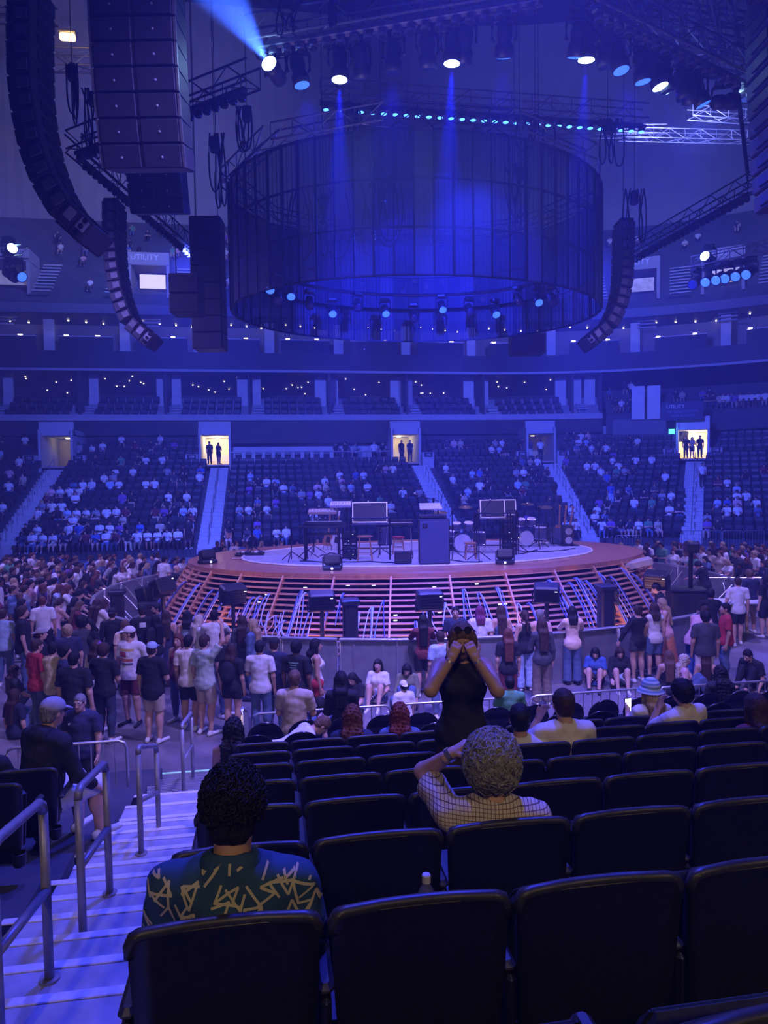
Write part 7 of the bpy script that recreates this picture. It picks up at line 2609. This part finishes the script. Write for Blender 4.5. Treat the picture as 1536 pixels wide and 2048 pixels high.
def PROTO(key, low=False):
    if key not in PR:
        kind, v = key
        P_ = {'sit': [(1.72, 0, 'sit', ('lap', 'lap'), 'short', .0), (1.66, 1, 'sit', ('lap', 'lap'), 'long', .05), (1.74, 0, 'sit', ('cross', 'cross'), 'curly', -.05), (1.64, 1, 'sit', ('knee', 'phone'), 'long', .18), (1.72, 0, 'sit', ('chin', 'knee'), 'short', .22), (1.65, 1, 'sit', ('fold', 'fold'), 'bun', 0)],
              'stand': [(1.76, 0, 'stand', ('down', 'down'), 'short', 0), (1.66, 1, 'stand', ('down', 'fold'), 'long', 0), (1.74, 0, 'stand', ('fold', 'fold'), 'curly', .08), (1.64, 1, 'stand', ('lean', 'lean'), 'long', .2), (1.66, 1, 'stand', ('hip', 'down'), 'pony', 0), (1.72, 0, 'stand', ('raise', 'raise'), 'short', 0)]}[kind][v]
        PR[key] = proto_person(*P_, (.044 if low else .030) if kind == 'sit' else (.04 if low else .026), shorts=v % 2 == 1)
    return PR[key]
SPEC = []
def spectator(loc, rz, key, sk_, top, bot, hc, label, group, sc=1.0, keep=False):
    q = Vector(loc)
    SPEC.append((0 if keep else (q - CAM).length * (1.5 if key[0] == 'sit' else 1.0), q, rz, key, sk_, top, bot, hc, label, group, sc))
CR = random.Random(11)
TOPS = ['white'] * 9 + ['black'] * 6 + ['grey', 'cream', 'lightblue', 'navy', 'pink', 'charcoal', 'blue', 'purple', 'maroon', 'beige', 'denim', 'green']
def dress():
    return CR.choice((0, 0, 1, 1, 2, 3, 4)), CR.choice(TOPS), CR.choice(('denim', 'black', 'black', 'khaki', 'beige', 'darkdenim')), CR.choice(('black', 'black', 'brown', 'brown', 'lightbrown', 'blonde', 'auburn'))
def c4(L): return [(x / 2.954, 640 + y / 2.954) for x, y in L]
def c5(L): return [(500 + x / 2.954, 640 + y / 2.954) for x, y in L]
def c6(L): return [(1016 + x / 2.954, 640 + y / 2.954) for x, y in L]
FARP = c4([(20, 770), (90, 790), (150, 700), (35, 890), (70, 935), (125, 930), (15, 1100), (130, 1210), (200, 1210), (165, 1230), (95, 1265), (50, 1310), (100, 1310), (8, 700),
 (595, 700), (725, 695), (800, 700), (905, 700), (960, 690), (1010, 710), (850, 760), (985, 760), (585, 800), (695, 800), (795, 800), (850, 800), (950, 790), (600, 895), (655, 890), (700, 885), (775, 880), (965, 880), (1020, 890), (1065, 890), (1110, 880), (1165, 885), (1220, 880),
 (515, 960), (570, 955), (640, 955), (690, 960), (850, 945), (900, 950), (480, 950), (280, 990), (335, 990), (390, 985), (445, 985), (715, 1005), (765, 1005), (430, 1040), (370, 1050), (270, 1030), (215, 1085), (270, 1085), (345, 1080), (985, 1020), (1045, 1020), (1100, 1030),
 (925, 1100), (970, 1095), (1030, 1095), (1080, 1090), (935, 1060), (985, 1070), (1140, 1130), (1195, 1130), (680, 1110), (735, 1110), (720, 1150), (350, 1120), (390, 1110), (435, 1120), (490, 1110), (520, 1130), (570, 1130), (625, 1130), (425, 1160), (955, 1185), (810, 1225), (880, 1220), (930, 1220), (1010, 1215),
 (365, 1190), (430, 1200), (510, 1200), (370, 1240), (420, 1240), (1120, 1240), (1185, 1210), (1205, 1290), (580, 1290), (665, 1290), (190, 1350), (395, 1340), (450, 1340), (470, 1360), (530, 1340), (610, 1350), (685, 1350), (720, 1350), (805, 1350), (880, 1350), (925, 1340), (1500, 910), (1395, 980), (1455, 980), (1410, 1100), (1460, 1100), (1510, 1080)])
FARP += c5([(550, 885), (600, 885), (650, 890), (515, 920), (30, 925), (75, 930), (170, 920), (850, 850), (810, 850), (775, 855), (395, 970), (470, 950), (425, 950), (530, 960), (580, 970), (670, 945), (130, 980), (180, 980), (235, 985), (295, 1000), (340, 1000), (400, 1000), (150, 1045), (460, 1050), (35, 1080), (95, 1080), (595, 1030),
 (685, 1050), (740, 1055), (785, 1050), (835, 1055), (905, 985), (940, 985), (1000, 990), (375, 1120), (440, 1120), (165, 1200), (215, 1220), (45, 1200), (60, 1270), (40, 1290), (1085, 870), (1150, 720), (1200, 720), (1245, 720), (1280, 715), (1430, 690), (1470, 690), (1500, 720), (1440, 740), (1475, 740), (1315, 890), (1365, 890), (1415, 885), (1170, 930), (1340, 945), (1375, 945), (1290, 1000), (1240, 1020), (1510, 970)])
FARP += c6([(65, 710), (40, 800), (100, 810), (125, 800), (160, 800), (265, 840), (305, 845), (35, 870), (70, 880), (125, 880), (150, 910), (185, 900), (45, 940), (85, 930), (95, 985), (290, 660), (330, 650), (380, 650), (430, 660), (470, 670), (450, 700), (490, 720), (540, 720), (575, 715), (615, 720), (410, 730), (715, 700), (770, 700),
 (460, 850), (495, 840), (545, 860), (600, 810), (630, 790), (650, 820), (630, 850), (670, 840), (740, 810), (835, 800), (680, 880), (880, 890), (920, 880), (605, 905), (720, 880), (850, 960), (690, 980), (665, 1000), (900, 1020), (980, 1000), (790, 1000), (840, 1050), (730, 1040), (520, 1040), (560, 1050), (380, 1100), (440, 1120), (480, 1120), (415, 1170), (120, 1130),
 (965, 1100), (1000, 1110), (730, 1165), (780, 1170), (840, 1230), (880, 1230), (555, 1220), (610, 1215), (490, 1240), (450, 1250), (740, 1280), (1230, 1030), (1280, 1030), (1335, 1080), (1360, 1080), (1290, 1090), (1160, 1130), (1150, 1180), (1200, 1180), (1380, 1000), (1410, 1010), (1320, 930), (1390, 910), (1380, 960), (1270, 930), (1500, 860), (1500, 1060), (1510, 1090)])
allseats = []
for i, L_ in FAR_SEATS.items():
    for (x, s, d, z) in L_:
        q = PV(s, d, z)
        hx, hy, _ = proj(q + Vector((0, 0, 1.12)))
        allseats.append([hx, hy, i, s, d, z, False])
byrow = {}
for px, py in FARP:
    b_ = min((a for a in allseats if not a[6]), key=lambda a: (a[0] - px) ** 2 + 1.6 * (a[1] - py) ** 2)
    b_[6] = True
    blk = sum(1 for p in PORTALS if b_[3] > p)
    byrow.setdefault((b_[2], blk), []).append(b_)
BLKS = ('left of far stair one', 'between far stairs one and two', 'between far stairs two and three', 'between far stairs three and four', 'between far stairs four and five', 'right of far stair five')
for (i, blk), L_ in byrow.items():
    for j, a in enumerate(sorted(L_, key=lambda t: t[0])):
        sk_, top, bot, hc = dress()
        M = PM(a[3], a[4] - .12, a[5] + .0)
        e_ = M.to_euler().z
        spectator(M.translation, e_ + PI + CR.uniform(-.35, .35), ('sit', CR.randrange(6)), sk_, top, bot, hc, '%s-topped spectator, %s from left in %s row %s' % (top, ordn(j), ordn(i), BLKS[blk]), 'seated spectators of the far stand')
# end stand upper block on the right
EP = c6([(555, 400), (600, 395), (690, 385), (725, 380), (630, 470), (640, 510), (720, 490), (765, 490), (670, 500), (990, 420), (1030, 410), (1150, 410), (1190, 400), (1340, 420), (1380, 430), (1180, 480), (1215, 480), (1250, 500), (1300, 490), (1440, 460), (1270, 520), (1320, 540), (1370, 530), (1410, 530), (1480, 470), (1520, 470)])
for n_, (px, py) in enumerate(EP):
    best = None
    for k in range(5):
        d, z = 14.35 + .9 * k, 9.2 + .55 * k
        s = s_at(px, d, z + 1.1)
        if s < SUITE_END + .5:
            continue
        hy = proj(PV(s, d, z + 1.12))[1]
        if best is None or abs(hy - py) < best[0]:
            best = (abs(hy - py), s, d, z)
    if best:
        sk_, top, bot, hc = dress()
        M = PM(best[1], best[2], best[3])
        spectator(M.translation, M.to_euler().z + PI, ('sit', CR.randrange(6)), sk_, top, bot, hc, '%s-topped spectator, %s listed in the dim end stand above the right doorway' % (top, ordn(n_)) if False else '%s spectator from left in a %s top in the dim upper end stand' % (ordn(sorted(range(len(EP)), key=lambda q: EP[q][0]).index(n_)), top), 'spectators of the upper end stand')
# standing figures in the far stand
for px, py, Zp, st, lab, top, bot in ((158, 868, 1, 0, 'person in a striped shirt standing beside the left far doorway', 'grey', 'black'), (184, 866, 1, 1, 'person in white standing near the left far doorway', 'white', 'black'), (419, 878, 1, 0, 'dark silhouetted person standing in the bright second doorway', 'black', 'black'), (437, 894, 1, 1, 'smaller dark person inside the bright second doorway', 'black', 'black'),
                                     (672, 886, 2, 1, 'person standing in black at the right of the loge chairs', 'black', 'black'), (691, 886, 2, 0, 'second standing person beside the loge chairs', 'black', 'black'), (710, 886, 2, 1, 'pale-armed person standing third beside the loge chairs', 'grey', 'black'), (748, 888, 2, 0, 'person in a white top beside the loge chairs', 'white', 'black'), (765, 888, 2, 1, 'person in dark clothes rightmost of the loge group', 'black', 'black'),
                                     (803, 884, 1, 0, 'dark person leaving through the middle doorway', 'black', 'black'), (820, 880, 1, 0, 'person in the middle doorway by the stair head', 'navy', 'black'), (1060, 850, 1, 0, 'person in a dark top and pale trousers standing by the fourth doorway', 'charcoal', 'cream'), (1081, 867, 1, 0, 'person in a white T-shirt standing at the fourth doorway', 'white', 'black'), (1372, 875, 1, 0, 'dark person inside the bright right doorway', 'black', 'black'), (1384, 877, 1, 1, 'person in grey inside the bright right doorway', 'grey', 'black'), (1400, 856, 1, 0, 'dark person leaning at the edge of the bright right doorway', 'black', 'black')):
    d, z = (12.2, 5.43) if Zp == 1 else (12.25, 5.36)
    s = s_at(px, d, z + 1)
    M = PM(s, d, z)
    sk_, _, _, hc = dress()
    spectator(M.translation, M.to_euler().z + PI + CR.uniform(-.8, .8), ('stand', st), sk_, top, bot, hc, lab, 'people standing in the far stand', keep=True)
for px, py, k, top, bot, lab in ((1405, 910, 7, 'white', 'black', 'man in a white T-shirt walking down the rightmost far stair'), (458, 1042, 0, 'black', 'orange', 'woman in black with orange trousers at the foot of the second far stair'), (1221, 965, 4, 'blue', 'lightblue', 'person in blue standing on the fourth far stair'), (378, 1072, 0, 'black', 'black', 'person in a black T-shirt standing left of the second far stair')):
    d, z = ROWS[k]
    s = s_at(px, d, z + 1)
    M = PM(s, d - .2, z)
    spectator(M.translation, M.to_euler().z + PI + .3, ('stand', 1 if 'woman' in lab else 0), 1, top, bot, 'black', lab, 'people standing in the far stand', keep=True)
# floor crowds: filled by area, kept outside the barricade
def ring_out(p, m_=.45):
    return (p.x / (BA + m_)) ** 2 + (p.y / (BB + m_)) ** 2 > 1
named = [on_floor(a[0], a[1], a[2]) for a in FL]
placed = [p.copy() for p in named]
crowd = []
tries = 0
while tries < 30000 and len(crowd) < 215:
    tries += 1
    reg = CR.random()
    if reg < .66:
        px, py = CR.uniform(-30, 420), CR.choice((CR.uniform(1108, 1200), CR.uniform(1108, 1150)))
        name = 'left'
    elif reg < .92:
        px, py = CR.uniform(1285, 1560), CR.choice((CR.uniform(1082, 1150), CR.uniform(1082, 1120)))
        name = 'right'
    else:
        px, py = CR.uniform(430, 1290), CR.uniform(1080, 1100)
        name = 'rear'
    H_ = CR.uniform(.94, 1.03)
    p = at_z(px, py, 1.66 * H_)
    p = Vector((p.x, p.y, 0))
    if p.y > 18.2 or not ring_out(p) or (name == 'right' and p.y < -1.5 and (p - CAM).dot(FWD0) < 23.2):
        continue
    if any((p - q).length < (.46 if name == 'left' else .5) for q in placed):
        continue
    placed.append(p)
    crowd.append((px, p, H_, name))
for name, txt in (('left', 'left floor crowd'), ('right', 'right floor crowd'), ('rear', 'floor crowd behind the stage')):
    L_ = sorted([c for c in crowd if c[3] == name], key=lambda t: t[0])
    for j, (px, p, H_, _) in enumerate(L_):
        sk_, top, bot, hc = dress()
        toward = Vector((0, 0, 0)) - p
        rz = math.atan2(-toward.x, toward.y) + CR.choice((0, 0, 0, CR.uniform(-1.6, 1.6)))
        near = not ring_out(p, 1.05)
        v_ = 3 if near else CR.choice((0, 0, 1, 1, 2, 4))
        spectator(p, rz, ('stand', v_), sk_, top, bot, hc, '%s-topped person, %s from left in the %s' % (top, ordn(j), txt), txt, H_)

# thin crowd on the dim upper deck
for n_ in range(170):
    k = CR.randrange(1, 13)
    s_ = CR.uniform(S0 + 8, 26)
    if any(abs(s_ - s_at(q_, 18.9, 20.3)) < 4 for q_ in (20, 300, 1278, 1446)) and k < 8:
        continue
    M = PM(s_, 17.2 + .85 * k, 17.9 + .72 * k)
    sk_, top, bot, hc = dress()
    SPEC.append((900, M.translation, M.to_euler().z + PI, ('sit', CR.randrange(6)), sk_, top, bot, hc, '', '', 1.0))
SPEC.sort(key=lambda t: t[0])
ncast = sum(1 for o in COL.objects if o.name.split('.')[0] == 'person')
LOWP = {}
mats_, mv, mq, mi, base = [], [], [], [], 0
for n_, (_, q, rz, key, sk_, top, bot, hc, label, group, sc) in enumerate(SPEC):
    ms = [skin(sk_), clm(top), clm(bot), hairm(hc), clm('white' if sk_ % 2 else 'black')]
    if n_ < 302 - ncast:
        o = link('person', PROTO(key), None, TR(q, rz, sc))
        for i, m_ in enumerate(ms):
            o.material_slots[i].link = 'OBJECT'
            o.material_slots[i].material = m_
        tag(o, label, 'person', group)
        continue
    if key not in LOWP:                      # lighter bodies for the rest, joined
        PR_ = PR.pop(key, None)
        me = PROTO((key[0], key[1]), True)
        if PR_: PR[key] = PR_
        else: PR.pop(key, None)
        nv = len(me.vertices)
        co = np.empty(nv * 3, np.float32); me.vertices.foreach_get('co', co)
        vi = np.empty(len(me.loops), np.int32); me.loops.foreach_get('vertex_index', vi)
        pm = np.empty(len(me.polygons), np.int32); me.polygons.foreach_get('material_index', pm)
        LOWP[key] = (co.reshape(-1, 3).astype(float), vi.reshape(-1, 4).astype(int), pm)
    co, vi, pm = LOWP[key]
    idx = []
    for m_ in ms:
        if m_ not in mats_: mats_.append(m_)
        idx.append(mats_.index(m_))
    R_ = rotz(rz)
    mv.append((co * sc) @ R_.T + np.array(q)); mq.append(vi + base); mi.append(np.array(idx)[pm]); base += len(co)
me = to_mesh('spectators', [(np.concatenate(mv), np.concatenate(mq), np.concatenate(mi))])
for m_ in mats_:
    me.materials.append(m_)
tag(link('spectators', me), 'small seated spectators scattered over the far and upper stands', 'people', kind='stuff')
